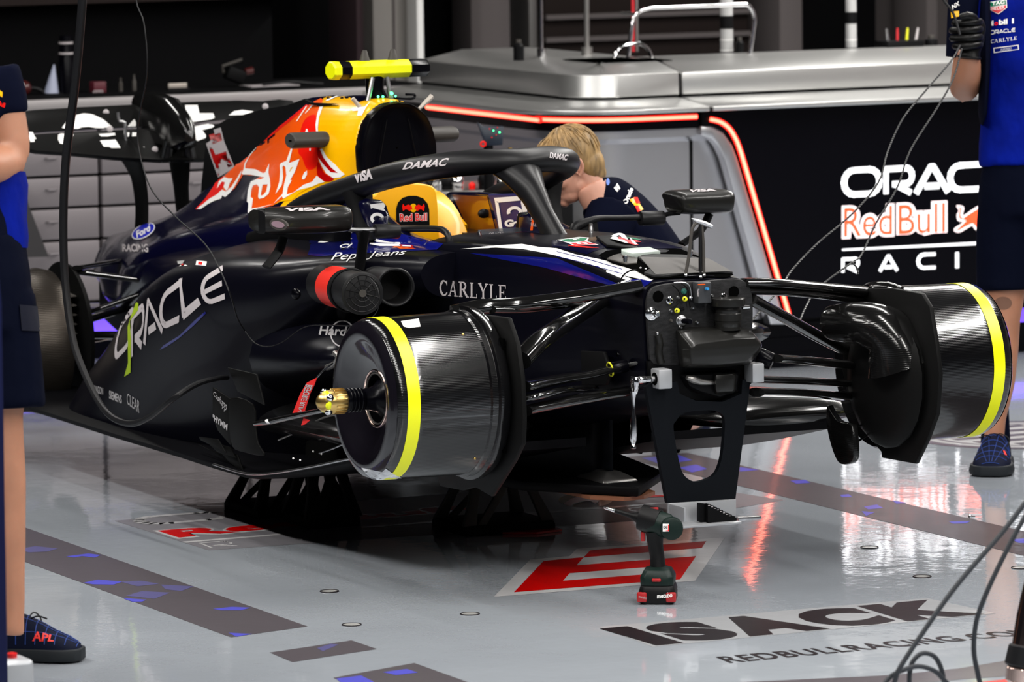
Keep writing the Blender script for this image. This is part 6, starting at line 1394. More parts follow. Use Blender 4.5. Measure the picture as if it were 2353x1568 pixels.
# ---- wires from the gloved hand
gh = at((2205, 118), D=15.9)
def lerpD(pts_, d0, d1): n = len(pts_); return [at(p, D=d0 + (d1 - d0) * i / (n - 1)) for i, p in enumerate(pts_)]
cable('upper twisted black wire running from the gloved hand to the car', lerpD(((2206, 105), (2184, 142), (2130, 205), (2075, 272), (2040, 348), (2018, 420), (1958, 492), (1880, 558), (1822, 618), (1798, 655), (1768, 692), (1720, 745)), 15.9, 14.6), .0028, M_wire, group='wires from the gloved hand')
cable('lower twisted black wire with a hook running from the gloved hand', lerpD(((2210, 112), (2190, 182), (2152, 250), (2092, 345), (2062, 430), (2012, 515), (1980, 585), (1957, 604), (1880, 662), (1852, 705), (1835, 745)), 15.9, 14.8), .0028, M_wire, group='wires from the gloved hand')
cable('short dark wire end curling off the twisted wire before the sign', [at(p, D=15.1) for p in ((1958, 603), (1968, 615), (1972, 630))], .003, M_wire)
cable('black lead rising from the glove to the top of the view', lerpD(((2206, 80), (2190, 30), (2168, 0), (2150, -40)), 15.9, 16.0), .004, M_black)
# ---- grey cables at the lower right
def vX(pts_, X=2.42): return [at(p, X=X) for p in pts_]
cable('grey cable sweeping down the lower right corner, left of its twin', drop(at((2420, 1075), X=2.42), V((2.42, 1.5, CEIL - .02)))[:-1] + vX(((2420, 1075), (2353, 1160), (2300, 1228), (2195, 1350), (2110, 1470), (2068, 1535), (2058, 1560), (2050, 1590))), .0058, M_cable, group='grey cables at the lower right')
cable('grey cable curving down through the web address at the lower right', drop(at((2420, 1100), X=2.36), V((2.36, 1.55, CEIL - .02)))[:-1] + vX(((2420, 1100), (2353, 1192), (2290, 1312), (2252, 1400), (2240, 1450), (2238, 1500), (2246, 1545), (2252, 1570), (2262, 1596)), 2.36), .0058, M_cable, group='grey cables at the lower right')
cable('grey cable looping low at the bottom edge of the view', vX(((2030, 1575), (2050, 1553), (2085, 1537), (2115, 1532), (2148, 1543), (2168, 1562), (2185, 1580)), 2.40), .0056, M_cable, group='grey cables at the lower right')
cable('grey cable forming an upright arch at the bottom edge of the view', vX(((2090, 1590), (2090, 1550), (2098, 1520), (2120, 1502), (2145, 1508), (2160, 1530), (2168, 1560), (2170, 1590)), 2.38), .0056, M_cable, group='grey cables at the lower right')
# ---- cordless drill
D0 = at((1510, 1388), Z=0)
t = thing('cordless_drill', 'dark green and red cordless drill standing upright on the floor', 'drill', D0)
u_ = V((.53, .85, 0)).normalized()       # across the battery front (image right)
f_ = V((.85, -.53, 0)).normalized()      # battery front towards the viewer
def lp3(c_, w_, d_, z, ch_=.012):
    """chamfered rectangle"""
    return [c_ + u_ * x + f_ * y + V((0, 0, z)) for x, y in ((-w_ + ch_, -d_), (w_ - ch_, -d_), (w_, -d_ + ch_), (w_, d_ - ch_), (w_ - ch_, d_), (-w_ + ch_, d_), (-w_, d_ - ch_), (-w_, -d_ + ch_))]
c0 = D0 + f_ * -.035 - V((0, 0, 0)); c0.z = 0
build('battery', MB().loft([lp3(c0, .043, .05, .0), lp3(c0, .047, .056, .006), lp3(c0, .047, .056, .034), lp3(c0, .043, .052, .048)]), M_drillb, t, bevel=.003)
for x in (-.038, .038): build('battery_corner', MB().box(c0 + u_ * x + f_ * .0535 + V((0, 0, .020)), (.014, .026, .026), Matrix.Rotation(atan2(f_.y, f_.x), 3, 'Z') @ Matrix.Rotation(0, 3, 'X')), M_drillr, t, bevel=.004)
build('battery_side', MB().box(c0 - u_ * .0465 + V((0, 0, .018)), (.085, .005, .022), Matrix.Rotation(atan2(f_.y, f_.x), 3, 'Z')), M_drillr, t, bevel=.002)
build('foot', MB().loft([lp3(c0, .043, .050, .048), lp3(c0, .044, .050, .070), lp3(c0 - f_ * .0, .034, .042, .088), lp3(c0, .020, .026, .094)]), M_drillg, t, bevel=.003, smooth=30)
build('latch', MB().box(c0 + f_ * .051 + V((0, 0, .064)), (.006, .024, .009), Matrix.Rotation(atan2(f_.y, f_.x), 3, 'Z')), M_drillr, t, bevel=.003)
build('grip', MB().tube([c0 + V((0, 0, .088)), c0 + V((0, 0, .12)) - u_ * .002, c0 - u_ * .006 + V((0, 0, .15)), c0 - u_ * .008 + V((0, 0, .185))], [(.021, .026), (.019, .022), (.020, .024), (.024, .030)], 20, up=f_, smooth=4), M_drillb, t, smooth=60)
hd = c0 - u_ * .008 + V((0, 0, .208))
axd = (-u_ * .8 - f_ * -.35 + V((0, 0, .14))).normalized()
axd = (at((1425, 1178), X=D0.x - .10) - (hd)).normalized()
build('motor_body', MB().lathe(hd - axd * .03, axd, [(-.022, .012), (-.018, .026), (-.006, .033), (.02, .034), (.05, .033), (.064, .026), (.07, .02)], 28), M_drillg, t, smooth=40)
build('top_shell', MB().lathe(hd - axd * .012 + V((0, 0, .004)), axd, [(0, .034), (.02, .0355), (.05, .034)], 28), M_drillb, t, smooth=40)
rc = hd - axd * .045
build('rear_cap', MB().lathe(rc, (f_ + u_ * .2).normalized(), [(-.01, .026), (.02, .031), (.034, .029), (.036, .024)], 28), M_drillg, t, smooth=40)
build('mode_button', MB().box(hd + V((0, 0, .037)) + f_ * .004, (.022, .014, .006), Matrix.Rotation(atan2(u_.y, u_.x), 3, 'Z')), M_drillr, t, bevel=.002)
build('trigger', MB().box(hd - u_ * .030 + V((0, 0, -.036)), (.012, .014, .026), Matrix.Rotation(atan2(u_.y, u_.x), 3, 'Z')), M_drillr, t, bevel=.003)
build('chuck', MB().lathe(hd + axd * .036, axd, [(0, .016), (.012, .014), (.03, .0075), (.045, .0065), (.075, .006)], 18), M_drillb, t)
build('bit', MB().lathe(hd + axd * .108, axd, [(0, .0055), (.012, .0055), (.014, .004), (.022, .004), (.024, .005), (.034, .003)], 12), M_chrome, t)
Td = bvh(*[o for o in t.children])
word('lettering', 'metabo', (1510, 1365), (1545, 1362), (1545, 1373), (1510, 1376), M_white, t, Td, 0, .03, .001, 9)
word('lettering', 'metabo', (1468, 1368), (1487, 1372), (1487, 1378), (1468, 1374), M_lil, t, Td, 0, .0, .001, 9)
sticker('badge', M_white, t, flat([[(1523, 1204), (1537, 1204), (1537, 1222), (1523, 1222)]]), target=Td, eps=.001, L=9)
word('badge_lettering', 'CAS', (1524, 1209), (1533, 1209), (1533, 1215), (1524, 1215), M_black, t, Td, 0, .04, .0018, 9)
sticker('badge_edge', M_red, t, flat([[(1535, 1206), (1537, 1206), (1537, 1221), (1530, 1221), (1530, 1219), (1535, 1219)]]), target=Td, eps=.0018, L=9)
# ---- device at the bottom left, tool at the bottom right, navy partition
p = at((28, 1545), X=1.45); p.z = 0
t = thing('charger_unit', 'small silver slotted device with a red knob at the bottom left corner', 'device', p)
tz = at((28, 1512), X=1.45).z
build('body', MB().box((p.x, p.y, tz / 2), (.09, .075, tz)), M_silver, t, bevel=.012, bseg=3)
for k in range(4):
    for r_ in range(2): build('slot', MB().tube([V((p.x + .0455, p.y - .022 + k * .014, tz * (.72 - .3 * r_))), V((p.x + .0455, p.y - .025 + k * .014, tz * (.55 - .3 * r_)))], .003, 6), M_void, t)
build('knob', MB().lathe((p.x, p.y, tz - .002), (0, 0, 1), [(0, .012), (.012, .012), (.014, .006)], 16), M_dred, t)
pp2 = [at(q, X=1.75) for q in ((0, 640), (5, 700), (18, 1500), (20, 1620), (-60, 1620), (-60, 640))]
pp2[3].z = pp2[4].z = 0
tag(build('partition_board', MB().prism([V((q.x, q.y, q.z)) for q in pp2], (-.03, 0, 0)), M_navyp, None, bevel=.004), 'tall navy blue board edge at the far left foreground', 'board')
t = thing('air_gun', 'copper and chrome air tool with a black collar standing at the bottom right corner', 'air tool', V((at((2336, 1572), X=2.2).x, at((2336, 1572), X=2.2).y, 0)))
b0_ = at((2336, 1572), X=2.2); b1_ = at((2368, 1370), X=2.2); ax = b1_ - b0_; L_ = ax.length
build('nozzle', MB().lathe(b0_ - ax * .12, ax, [(0, .012), (.02, .012), (.024, .020), (.034, .020)], 20), M_copper, t)
build('lower_body', MB().lathe(b0_, ax, [(0, .018), (.006, .027), (.034, .030), (.040, .026)], 24), M_copper, t)
build('collar', MB().lathe(b0_, ax, [(L_ * .20, .032), (L_ * .22, .035), (L_ * .42, .032), (L_ * .44, .028)], 24), M_black, t)
build('upper_body', MB().lathe(b0_, ax, [(L_ * .40, .025), (L_ * .75, .025), (L_ * 1.0, .022), (L_ * 1.25, .018)], 24), M_copper, t)
build('stem', MB().tube([b0_ - ax * .10, V((b0_.x, b0_.y, .01))], .009, 12), M_chrome, t)
build('foot', MB().lathe(V((b0_.x, b0_.y, 0)), (0, 0, 1), [(0, .05), (.006, .05), (.012, .014)], 20), M_chrome, t)
# small screw on the floor band
q = at((2229, 1192), Z=0); t = thing('floor_screw', 'tiny shiny bolt lying on the long charcoal floor band', 'bolt', q)
build('shank', MB().lathe(q + V((0, 0, .004)), (.3, 1, 0), [(0, .003), (.015, .003)], 10), M_chrome, t); build('head', MB().ball(q + V((0, 0, .006)), .006, 10, 7), M_chrome, t)
# ================================================================= PEOPLE
RH = V((.42929225, .90308119, 0)).normalized(); TC = V((.903, -.4293, 0)).normalized(); UP = V((0, 0, 1))
def blob(name, mb, m_, parent=None, voxel=.009, sm=6, smooth=80):
    """merge overlapping volumes into one continuous surface"""
    me = bpy.data.meshes.new('t'); me.from_pydata([tuple(p) for p in mb.v], [], mb.f)
    bm = bmesh.new(); bm.from_mesh(me); bmesh.ops.recalc_face_normals(bm, faces=bm.faces); bm.to_mesh(me); bm.free()
    ob = bpy.data.objects.new('t', me); COL.objects.link(ob)
    r = ob.modifiers.new('r', 'REMESH'); r.mode = 'VOXEL'; r.voxel_size = voxel
    s = ob.modifiers.new('s', 'SMOOTH'); s.factor = .5; s.iterations = sm
    dg = bpy.context.evaluated_depsgraph_get(); dg.update()
    m2 = bpy.data.meshes.new_from_object(ob.evaluated_get(dg)); m2.name = name
    bpy.data.objects.remove(ob); bpy.data.meshes.remove(me)
    m2.materials.clear()
    return link(name, m2, m_, parent, smooth)
def limb(mb, pts_, rs, n=16, k=4, flat=1.0): return mb.tube(pts_, [(r, r * flat) if not hasattr(r, '__len__') else r for r in rs], n, smooth=k)
def shoe(parent, heel, d, L=.29, Wd=.098, knit=True, label=None):
    d = d.normalized(); s = UP.cross(d); base = V((heel.x, heel.y, 0))
    T = [0, .04, .12, .25, .4, .55, .7, .85, .95, 1]; Hh = [.06, .10, .12, .125, .115, .098, .078, .062, .048, .03]; Ww = [.55, .7, .78, .76, .76, .86, .96, .94, .74, .4]
    def sec(i, z0, top, g):
        w_ = Ww[i] * Wd / 2 * g; out = []
        for k in range(13):
            a = pi * k / 12; out.append(base + d * (L * T[i]) + s * (w_ * cos(a)) + UP * (z0 + max(top - z0, .002) * sin(a) ** .8))
        return out
    up_ = build('shoe', MB().loft([sec(i, .022, Hh[i], 1.0) for i in range(10)]), M_shoe, parent, smooth=80)
    so = [[base + d * (L * (T[i] * 1.03 - .015)) + s * (Ww[i] * Wd / 2 * 1.1 * x) + UP * z for x, z in ((-1, .004), (-1.06, .016), (-1, .034), (1, .034), (1.06, .016), (1, .004))] for i in range(10)]
    build('sole', MB().loft(so), M_sole, up_, bevel=.003, smooth=50)
    build('collar', MB().tube([base + d * (L * .17) + UP * .08, base + d * (L * .15) + UP * .185], [.046, .041], 18), M_shirtn, up_)
    if knit:
        T_ = bvh(up_)
        for i in range(2, 9):
            t = .12 + .105 * i
            pts_ = []
            for k in range(1, 12):
                a = pi * k / 12; p = base + d * (L * t) + s * (cos(a) * .07) + UP * (.03 + sin(a) * .1); h = T_.ray_cast(p, (base + d * (L * t) + UP * .03 - p).normalized())
                if h[0]: pts_.append(h[0] + h[1] * .0008)
            if len(pts_) > 2: build('thread', MB().tube(pts_, .0011, 5), M_lace, up_, 0)
        for k in (3, 5, 7, 9):
            a = pi * k / 12; pts_ = []
            for j in range(6):
                t = .35 + .12 * j; p = base + d * (L * t) + s * (cos(a) * .07) + UP * (.03 + sin(a) * .1); h = T_.ray_cast(p, (base + d * (L * t) + UP * .03 - p).normalized())
                if h[0]: pts_.append(h[0] + h[1] * .0008)
            if len(pts_) > 2: build('thread', MB().tube(pts_, .0009, 5), M_lace, up_, 0)
        a0 = base + d * (L * .42) + UP * .098
        for k in range(3): build('lace', MB().tube([a0 + d * (-.02 + .02 * k) - s * .025 - UP * (.012 + .006 * k), a0 + d * (-.02 + .02 * k) + UP * (.004 - .007 * k), a0 + d * (-.02 + .02 * k) + s * .025 - UP * (.012 + .006 * k)], .0025, 6, smooth=3), M_black, up_)
        build('lace', MB().tube([a0, a0 + UP * .018 + s * .02 + d * .01, a0 + s * .05 + d * .02, a0 + s * .035 - UP * .03 + d * .03], .002, 6, smooth=3), M_black, up_)
        build('lace', MB().tube([a0, a0 + UP * .015 - s * .02 + d * .03, a0 + UP * .012 - s * .04 + d * .06], .002, 6, smooth=3), M_black, up_)
    return up_
def head_mesh(c_, f, s, u, skin, hair, parent, fine=False, neck=(-.045, -.12, -.07, -.19), scale=1.0):
    """c_ centre of the cranium; f face direction, s left side, u up"""
    R_ = Matrix((f, s, u)).transposed()
    P = lambda a, b, c2: c_ + f * a + s * b + u * c2
    mb = MB()
    mb.ball(P(-.012, 0, .022), (.098, .076, .096), 20, 14, R_); mb.ball(P(.028, 0, -.035), (.066, .060, .092), 18, 12, R_)
    mb.ball(P(.045, 0, -.095), (.042, .046, .032), 14, 10, R_); mb.ball(P(.076, 0, -.112), (.018, .022, .017), 12, 8, R_)
    mb.ball(P(.005, 0, -.075), (.055, .056, .045), 14, 10, R_)
    mb.tube([P(.082, 0, .012), P(.098, 0, -.015), P(.112, 0, -.040), P(.106, 0, -.052)], [.008, .010, .0145, .010], 12)
    for q in (-1, 1): mb.ball(P(.098, q * .012, -.045), (.010, .008, .008), 10, 7, R_); mb.ball(P(.078, q * .030, .018), (.020, .024, .010), 12, 8, R_); mb.ball(P(.055, q * .042, -.04), (.03, .022, .026), 12, 8, R_)
    mb.ball(P(.092, 0, -.070), (.012, .022, .0075), 12, 8, R_); mb.ball(P(.089, 0, -.083), (.012, .020, .008), 12, 8, R_)
    mb.tube([P(-.02, 0, -.05), P(neck[0], 0, neck[1]), P(neck[2], 0, neck[3])], [.056, .055, .060], 16)
    hd = blob('head', mb, skin, parent, .0042, 5)
    for q in (-1, 1):
        build('eye', MB().ball(P(.078, q * .031, -.004), (.012, .0125, .0115), 12, 9, R_), M_white, hd)
        build('iris', MB().ball(P(.0865, q * .032, -.007), (.0045, .0055, .0055), 10, 7, R_), M_grey, hd)
        build('eyelid', MB().ball(P(.0785, q * .031, .0005), (.0135, .0145, .0105), 12, 9, R_), skin, hd)
        build('eyebrow', MB().tube([P(.089, q * .014, .017), P(.090, q * .032, .023), P(.078, q * .05, .019)], [.003, .004, .002], 8, smooth=3), hair, hd)
        m_ = MB()
        pts_ = [P(-.002, q * .078, -.035), P(.004, q * .082, -.015), P(.0, q * .088, .008), P(-.016, q * .092, .016), P(-.028, q * .092, .004), P(-.028, q * .088, -.018), P(-.016, q * .082, -.036), P(-.006, q * .078, -.044)]
        m_.tube(pts_, [.005, .005, .005, .0055, .0055, .005, .006, .007], 10, smooth=3); m_.ball(P(-.014, q * .080, -.012), (.016, .006, .024), 12, 8, R_)
        build('ear', m_, skin, hd, smooth=70)
    build('mouth_line', MB().tube([P(.099, -.018, -.0775), P(.1035, 0, -.0765), P(.099, .018, -.0775)], .0012, 6, smooth=3), M_dred if 0 else mat('lip', (.30, .08, .06), .5), hd)
    m_ = MB()
    m_.ball(P(-.020, 0, .034), (.101, .083, .098), 22, 15, R_); m_.ball(P(.030, 0, .075), (.062, .066, .042), 16, 10, R_)
    m_.ball(P(-.055, 0, -.02), (.060, .068, .075), 16, 12, R_); m_.ball(P(-.066, 0, -.065), (.038, .045, .04), 12, 9, R_)
    hr = blob('hair', m_, hair, hd, .005, 3)
    Th_ = bvh(hr); mbs = MB(); rnd = random.Random(5)
    for k in range(320 if fine else 140):
        th = rnd.uniform(0, 2 * pi); ph = rnd.uniform(.05, 1.35)
        prev = []
        for j in range(5):
            p2 = ph + j * .12; dr = f * (cos(th) * sin(p2)) + s * (sin(th) * sin(p2)) + u * cos(p2)
            o = P(-.02, 0, .03); h = Th_.ray_cast(o + dr * .3, -dr)
            if h[0]: prev.append(h[0] + dr * (.0015 + .002 * rnd.random()))
            th += rnd.uniform(-.03, .03)
        if len(prev) == 5: mbs.tube(prev, [.0012, .0022, .0024, .002, .0006], 5)
    if mbs.v: st_ = build('hair_strands', mbs, hair, hr, 60); st_['kind'] = 'stuff'
    if scale != 1:
        q0 = c_ - origin_of(hd); M_ = Matrix.Translation(q0) @ Matrix.Scale(scale, 4) @ Matrix.Translation(-q0)
        todo = [hd]
        while todo:
            o_ = todo.pop(); o_.data.transform(M_); todo += list(o_.children)
    return hd

# ---- left man (only his side is in view; dark polo, navy shorts)
def pl(x, y, dd=0): return at((x, y), D=12.6 + dd)
gL = at((25, 1512), Z=0)
man = thing('person', 'person at the left edge in navy polo and shorts, elbow bent, dark knit shoe', 'person', (gL.x, gL.y, 0))
mb = MB()
legc = [pl(0, 890), pl(-2, 960), pl(8, 1100), pl(14, 1220), pl(22, 1340), pl(24, 1420), pl(22, 1460)]
limb(mb, legc, [.072, .058, .0545, .048, .037, .034, .036]); limb(mb, [pl(-40, 640), pl(0, 890)], [.085, .072])
leg2 = [pl(-120, 640, .05), pl(-128, 900, .05), pl(-140, 1100, .05), pl(-150, 1340, .08), pl(-155, 1470, .10)]
limb(mb, leg2, [.085, .068, .056, .037, .036])
mb.tube([pl(-70, 700), pl(-70, 600), pl(-76, 500), pl(-92, 330), pl(-92, 210), pl(-90, 120), pl(-110, 50)], [(.125, .15), (.12, .155), (.104, .14), (.09, .155), (.09, .17), (.075, .10), (.055, .055)], 20, up=TC, smooth=4)
limb(mb, [pl(-12, 170), pl(8, 270), pl(20, 330), pl(26, 368)], [.060, .055, .052, .044]); limb(mb, [pl(26, 368), pl(-30, 385, -.12), pl(-95, 370, -.24)], [.044, .044, .03])
limb(mb, [pl(-155, 175), pl(-180, 300), pl(-170, 400, -.05)], [.058, .050, .044]); limb(mb, [pl(-170, 400, -.05), pl(-120, 390, -.25)], [.044, .03])
bd = blob('body', mb, M_skin, man, .0095, 4)
for j in range(4):   # fingers of both hands, clasped in front
    for q in (-1, 1):
        b0_ = pl(-105 + q * 8, 372 + j * 9, -.25)
        build('finger', MB().tube([b0_, b0_ + V((0, 0, -.01)) - RH * .02 * q, b0_ + TC * .01 - RH * .035 * q, b0_ + TC * -.01 - RH * .045 * q], [.009, .0088, .008, .007], 8, smooth=2), M_skin, bd)
mb = MB(); mb.tube([pl(-72, 560), pl(-74, 500), pl(-92, 330), pl(-92, 210), pl(-85, 140)], [(.128, .158), (.122, .152), (.105, .17), (.10, .19), (.085, .11)], 20, up=TC, smooth=4)
limb(mb, [pl(-20, 165), pl(-2, 215), pl(7, 268)], [.070, .066, .062]); limb(mb, [pl(-155, 170), pl(-165, 220), pl(-172, 270)], [.070, .066, .062])
sh = blob('shirt', mb, M_shirtn, man, .012, 3)
mb = MB(); mb.tube([pl(-66, 570), pl(-66, 545), pl(-66, 500), pl(-62, 420), pl(-62, 395)], [(.136, .12), (.138, .125), (.134, .125), (.133, .12), (.126, .11)], 20, up=TC)
build('shirt_side_panel', mb, M_shirtb, sh, smooth=60)
mb = MB(); mb.tube([pl(-76, 760), pl(-76, 640), pl(-76, 560), pl(-76, 535)], [(.15, .165), (.155, .17), (.142, .155), (.136, .148)], 22, up=TC)
limb(mb, [pl(-22, 690), pl(-6, 800), pl(0, 900), pl(2, 940)], [.11, .105, .108, .11]); limb(mb, [pl(-125, 690, .05), pl(-130, 940, .05)], [.11, .108])
so_ = blob('shorts', mb, M_short, man, .011, 3)
sticker('pocket_flap', mat('shorts_pocket', (.003, .004, .012), .8, spec=.2), so_, flat([[(42, 700), (96, 706), (101, 750), (94, 762), (48, 760)]]), target=bvh(so_), eps=.004, L=9)
shoe(man, at((22, 1516), Z=0) - RH * .05, RH * .9 + TC * .15, .235, .10)
shoe(man, at((-160, 1505), Z=0), RH * .25 + TC * .95, .28, .10)
head_mesh(pl(-130, -85), RH, UP.cross(RH), UP, M_skin, M_hair2, man)
Ts = bvh(sh)
word('sleeve_lettering', 'RedBull', (-22, 222), (12, 238), (10, 248), (-24, 234), M_red, sh, Ts, 0, .03, .002, 9)
sticker('sleeve_patch', M_yel, sh, flat([[(-8, 203), (5, 212), (4, 224), (-8, 215)]]), target=Ts, eps=.002, L=9)
lt = [o for o in man.children if o.name.startswith('shoe')][0]
word('shoe_print', 'APL', zH(205, 1240), zH(345, 1275), zH(340, 1312), zH(205, 1308), M_shoered, lt, bvh(lt), .1, .03, .0016, 6)

# ---- right man (blue polo, black glove holding the wires)
def pr(x, y, dd=0): return at((x, y), D=16.22 + dd)
gR = at((2268, 1085), Z=0)
man2 = thing('person', 'person at the right edge in royal blue polo, black glove raised holding wires', 'person', (gR.x, gR.y, 0))
mb = MB()
limb(mb, [pr(2312, 600), pr(2306, 690), pr(2303, 740), pr(2302, 800), pr(2297, 880), pr(2288, 960), pr(2284, 1010), pr(2280, 1050)], [.078, .063, .056, .0525, .048, .033, .032, .034])
limb(mb, [pr(2460, 600), pr(2465, 700), pr(2468, 800), pr(2466, 960), pr(2466, 1050)], [.078, .063, .053, .034, .034])
limb(mb, [pr(2345, 480), pr(2312, 620)], [.10, .08]); limb(mb, [pr(2430, 480), pr(2460, 620)], [.10, .08])
mb.tube([pr(2388, 470), pr(2388, 400), pr(2388, 300), pr(2388, 150), pr(2388, 30), pr(2388, -50), pr(2388, -110)], [(.15, .11), (.16, .11), (.15, .10), (.17, .115), (.19, .115), (.11, .08), (.056, .056)], 20, up=TC, smooth=4)
limb(mb, [pr(2262, -30), pr(2236, 90), pr(2216, 205)], [.058, .052, .047]); limb(mb, [pr(2216, 205), pr(2222, 170, -.10), pr(2226, 120, -.16)], [.0475, .045, .034])
limb(mb, [pr(2515, -30), pr(2540, 120), pr(2530, 220)], [.058, .052, .044]); limb(mb, [pr(2530, 220), pr(2470, 210, -.2)], [.044, .03])
bd2 = blob('body', mb, M_skin, man2, .0095, 4)
sticker('knee_mark', mat('knee_dark', (.16, .075, .045), .6), bd2, fill2d([arc(2305, 697, 20, 15, 0, 360, 24)]), target=bvh(bd2), eps=.0012, L=8)
# shirt
mb = MB(); mb.tube([pr(2390, 385), pr(2390, 330), pr(2390, 250), pr(2388, 150), pr(2388, 30), pr(2388, -30), pr(2388, -75)], [(.192, .14), (.19, .135), (.182, .125), (.187, .13), (.205, .128), (.165, .11), (.085, .08)], 24, up=TC, smooth=4)
limb(mb, [pr(2275, -30), pr(2250, 30), pr(2232, 100)], [.075, .07, .062]); limb(mb, [pr(2505, -30), pr(2530, 60), pr(2540, 110)], [.075, .07, .064])
sh2 = blob('shirt', mb, M_shirtb, man2, .012, 3)
mb = MB(); mb.tube([pr(2262, -20, -.02), pr(2262, 60, -.04), pr(2262, 160, -.045), pr(2258, 260, -.04), pr(2255, 285, -.035)], [(.018, .07), (.020, .09), (.016, .09), (.012, .08), (.003, .05)], 14, up=TC); build('shirt_side_panel', mb, M_shirtn, sh2, smooth=60)
limbs = MB(); limb(limbs, [pr(2216, -20, -.05), pr(2210, 60, -.06), pr(2203, 132, -.06)], [.05, .046, .040]); sl = build('sleeve', limbs, M_shirtn, sh2, smooth=60)
mb = MB(); mb.tube([pr(2388, 500), pr(2388, 440), pr(2388, 385), pr(2388, 372)], [(.19, .14), (.19, .14), (.178, .13), (.172, .125)], 22, up=TC)
mb.ball(pr(2388, 500), (.15, .12, .13)); limb(mb, [pr(2330, 450), pr(2318, 540), pr(2313, 640), pr(2313, 668)], [.11, .102, .095, .094]); limb(mb, [pr(2445, 450), pr(2462, 668)], [.11, .098])
blob('shorts', mb, M_short, man2, .011, 3)
# glove: palm, four curled fingers, thumb
G = lambda x, y, dd=-.17: pr(x, y, dd)
gl = MB(); gl.tube([G(2228, 136), G(2230, 118), G(2233, 90), G(2236, 60), G(2236, 44)], [(.034, .030), (.031, .026), (.040, .022), (.040, .022), (.030, .018)], 18, up=TC, smooth=3)
glove = blob('glove', gl, M_glove, man2, .005, 3)
for k, (y, x0, r_) in enumerate(((52, 2192, .0105), (69, 2187, .0115), (87, 2188, .0115), (105, 2193, .0105))):
    build('finger', MB().tube([G(2250, y - 3, -.16), G(2250, y - 2, -.195), G(2232, y, -.222), G(2212, y + 1, -.222), G(x0 + 4, y + 1, -.205), G(x0 + 2, y + 1, -.18), G(x0 + 14, y + 1, -.165)], [r_, r_ * 1.1, r_ * 1.08, r_, r_, r_ * .95, r_ * .85], 12, smooth=4), M_glove, glove, smooth=70)
build('thumb', MB().tube([G(2244, 60, -.19), G(2238, 42, -.215), G(2222, 36, -.235), G(2206, 40, -.235)], [.013, .013, .012, .010], 12, smooth=4), M_glove, glove, smooth=70)
build('cuff', MB().torus(G(2227, 132), G(2228, 136) - G(2231, 110), .034, .004, 28, 8), M_glove, glove)
shoe(man2, at((2290, 1070), Z=0), TC + RH * -.16, .29, .125)
shoe(man2, at((2466, 1072), Z=0), TC + RH * .3, .29, .115)
head_mesh(pr(2388, -190), (TC - RH * .25).normalized(), UP.cross((TC - RH * .25).normalized()), UP, M_skin, M_hair2, man2)
T2 = bvh(sh2)
W2 = dict(target=T2, L=8)
sticker('emblem', M_white, sh2, flat([[(2275, 5), (2314, -1), (2315, 18), (2295, 33), (2277, 24)]]), eps=.003, **W2)
sticker('emblem_green', M_tgreen, sh2, flat([[(2277, 6), (2312, 1), (2313, 11), (2278, 16)]]), eps=.0042, **W2)
sticker('emblem_red', M_tred, sh2, flat([[(2278, 18), (2313, 13), (2313, 18), (2295, 31), (2279, 24)]]), eps=.0042, **W2)
word('chest_lettering', 'TAG', (2281, 6), (2310, 2), (2310, 10), (2281, 14), M_white, sh2, T2, 0, .02, .0054, 8)
word('chest_lettering', 'HEUER', (2281, 18), (2310, 14), (2310, 21), (2281, 25), M_white, sh2, T2, 0, .0, .0054, 8)
word('chest_lettering', 'M', (2272, 49), (2284, 47), (2284, 59), (2272, 61), M_white, sh2, T2, 0, .05, .003, 8)
word('chest_lettering', 'o', (2286, 51), (2294, 50), (2294, 58), (2286, 59), M_red, sh2, T2, 0, .05, .003, 8)
word('chest_lettering', 'bil 1', (2296, 45), (2330, 42), (2330, 54), (2296, 58), M_white, sh2, T2, 0, .05, .003, 8)
word('chest_lettering', 'ORACLE', (2276, 70), (2333, 64), (2333, 73), (2276, 80), M_white, sh2, T2, vf=strokes2d('ORACLE', .24, .25), eps=.003, L=8)
word('chest_lettering', '', (2278, 91), (2337, 83), (2337, 92), (2278, 100), M_white, sh2, T2, eps=.003, L=8, vf=serif2d('CARLYLE'))
bx = [(2284, 110), (2341, 103), (2342, 114), (2285, 122)]; bi = [(2286, 112), (2339, 105), (2340, 113), (2287, 120)]
sticker('name_frame', M_white, sh2, fill2d([bx, bi]), eps=.003, **W2)
word('chest_lettering', 'ALFONSO', (2300, 112), (2325, 109), (2325, 114), (2300, 117), M_white, sh2, T2, 0, .0, .003, 8)
Tsl = bvh(sl)
sticker('sleeve_patch', M_yel, sl, flat([[(2186, 27), (2204, 25), (2204, 38), (2187, 42)]]), target=Tsl, eps=.002, L=8)
word('sleeve_lettering', 'NX', (2188, 12), (2204, 2), (2206, 12), (2190, 22), M_white, sl, Tsl, 0, .04, .002, 8)
for o in list(man2.children):
    if o.name.startswith('shoe'):
        To = bvh(o)
        sticker('shoe_print', M_shoered, o, flat([[(2230, 1052), (2240, 1035), (2248, 1027), (2248, 1035), (2238, 1050)]]), target=To, eps=.0018, L=6)
        sticker('shoe_print', M_shoered, o, flat([[(2304, 1035), (2309, 1038), (2313, 1048), (2308, 1046)]]), target=To, eps=.0018, L=6)
        break
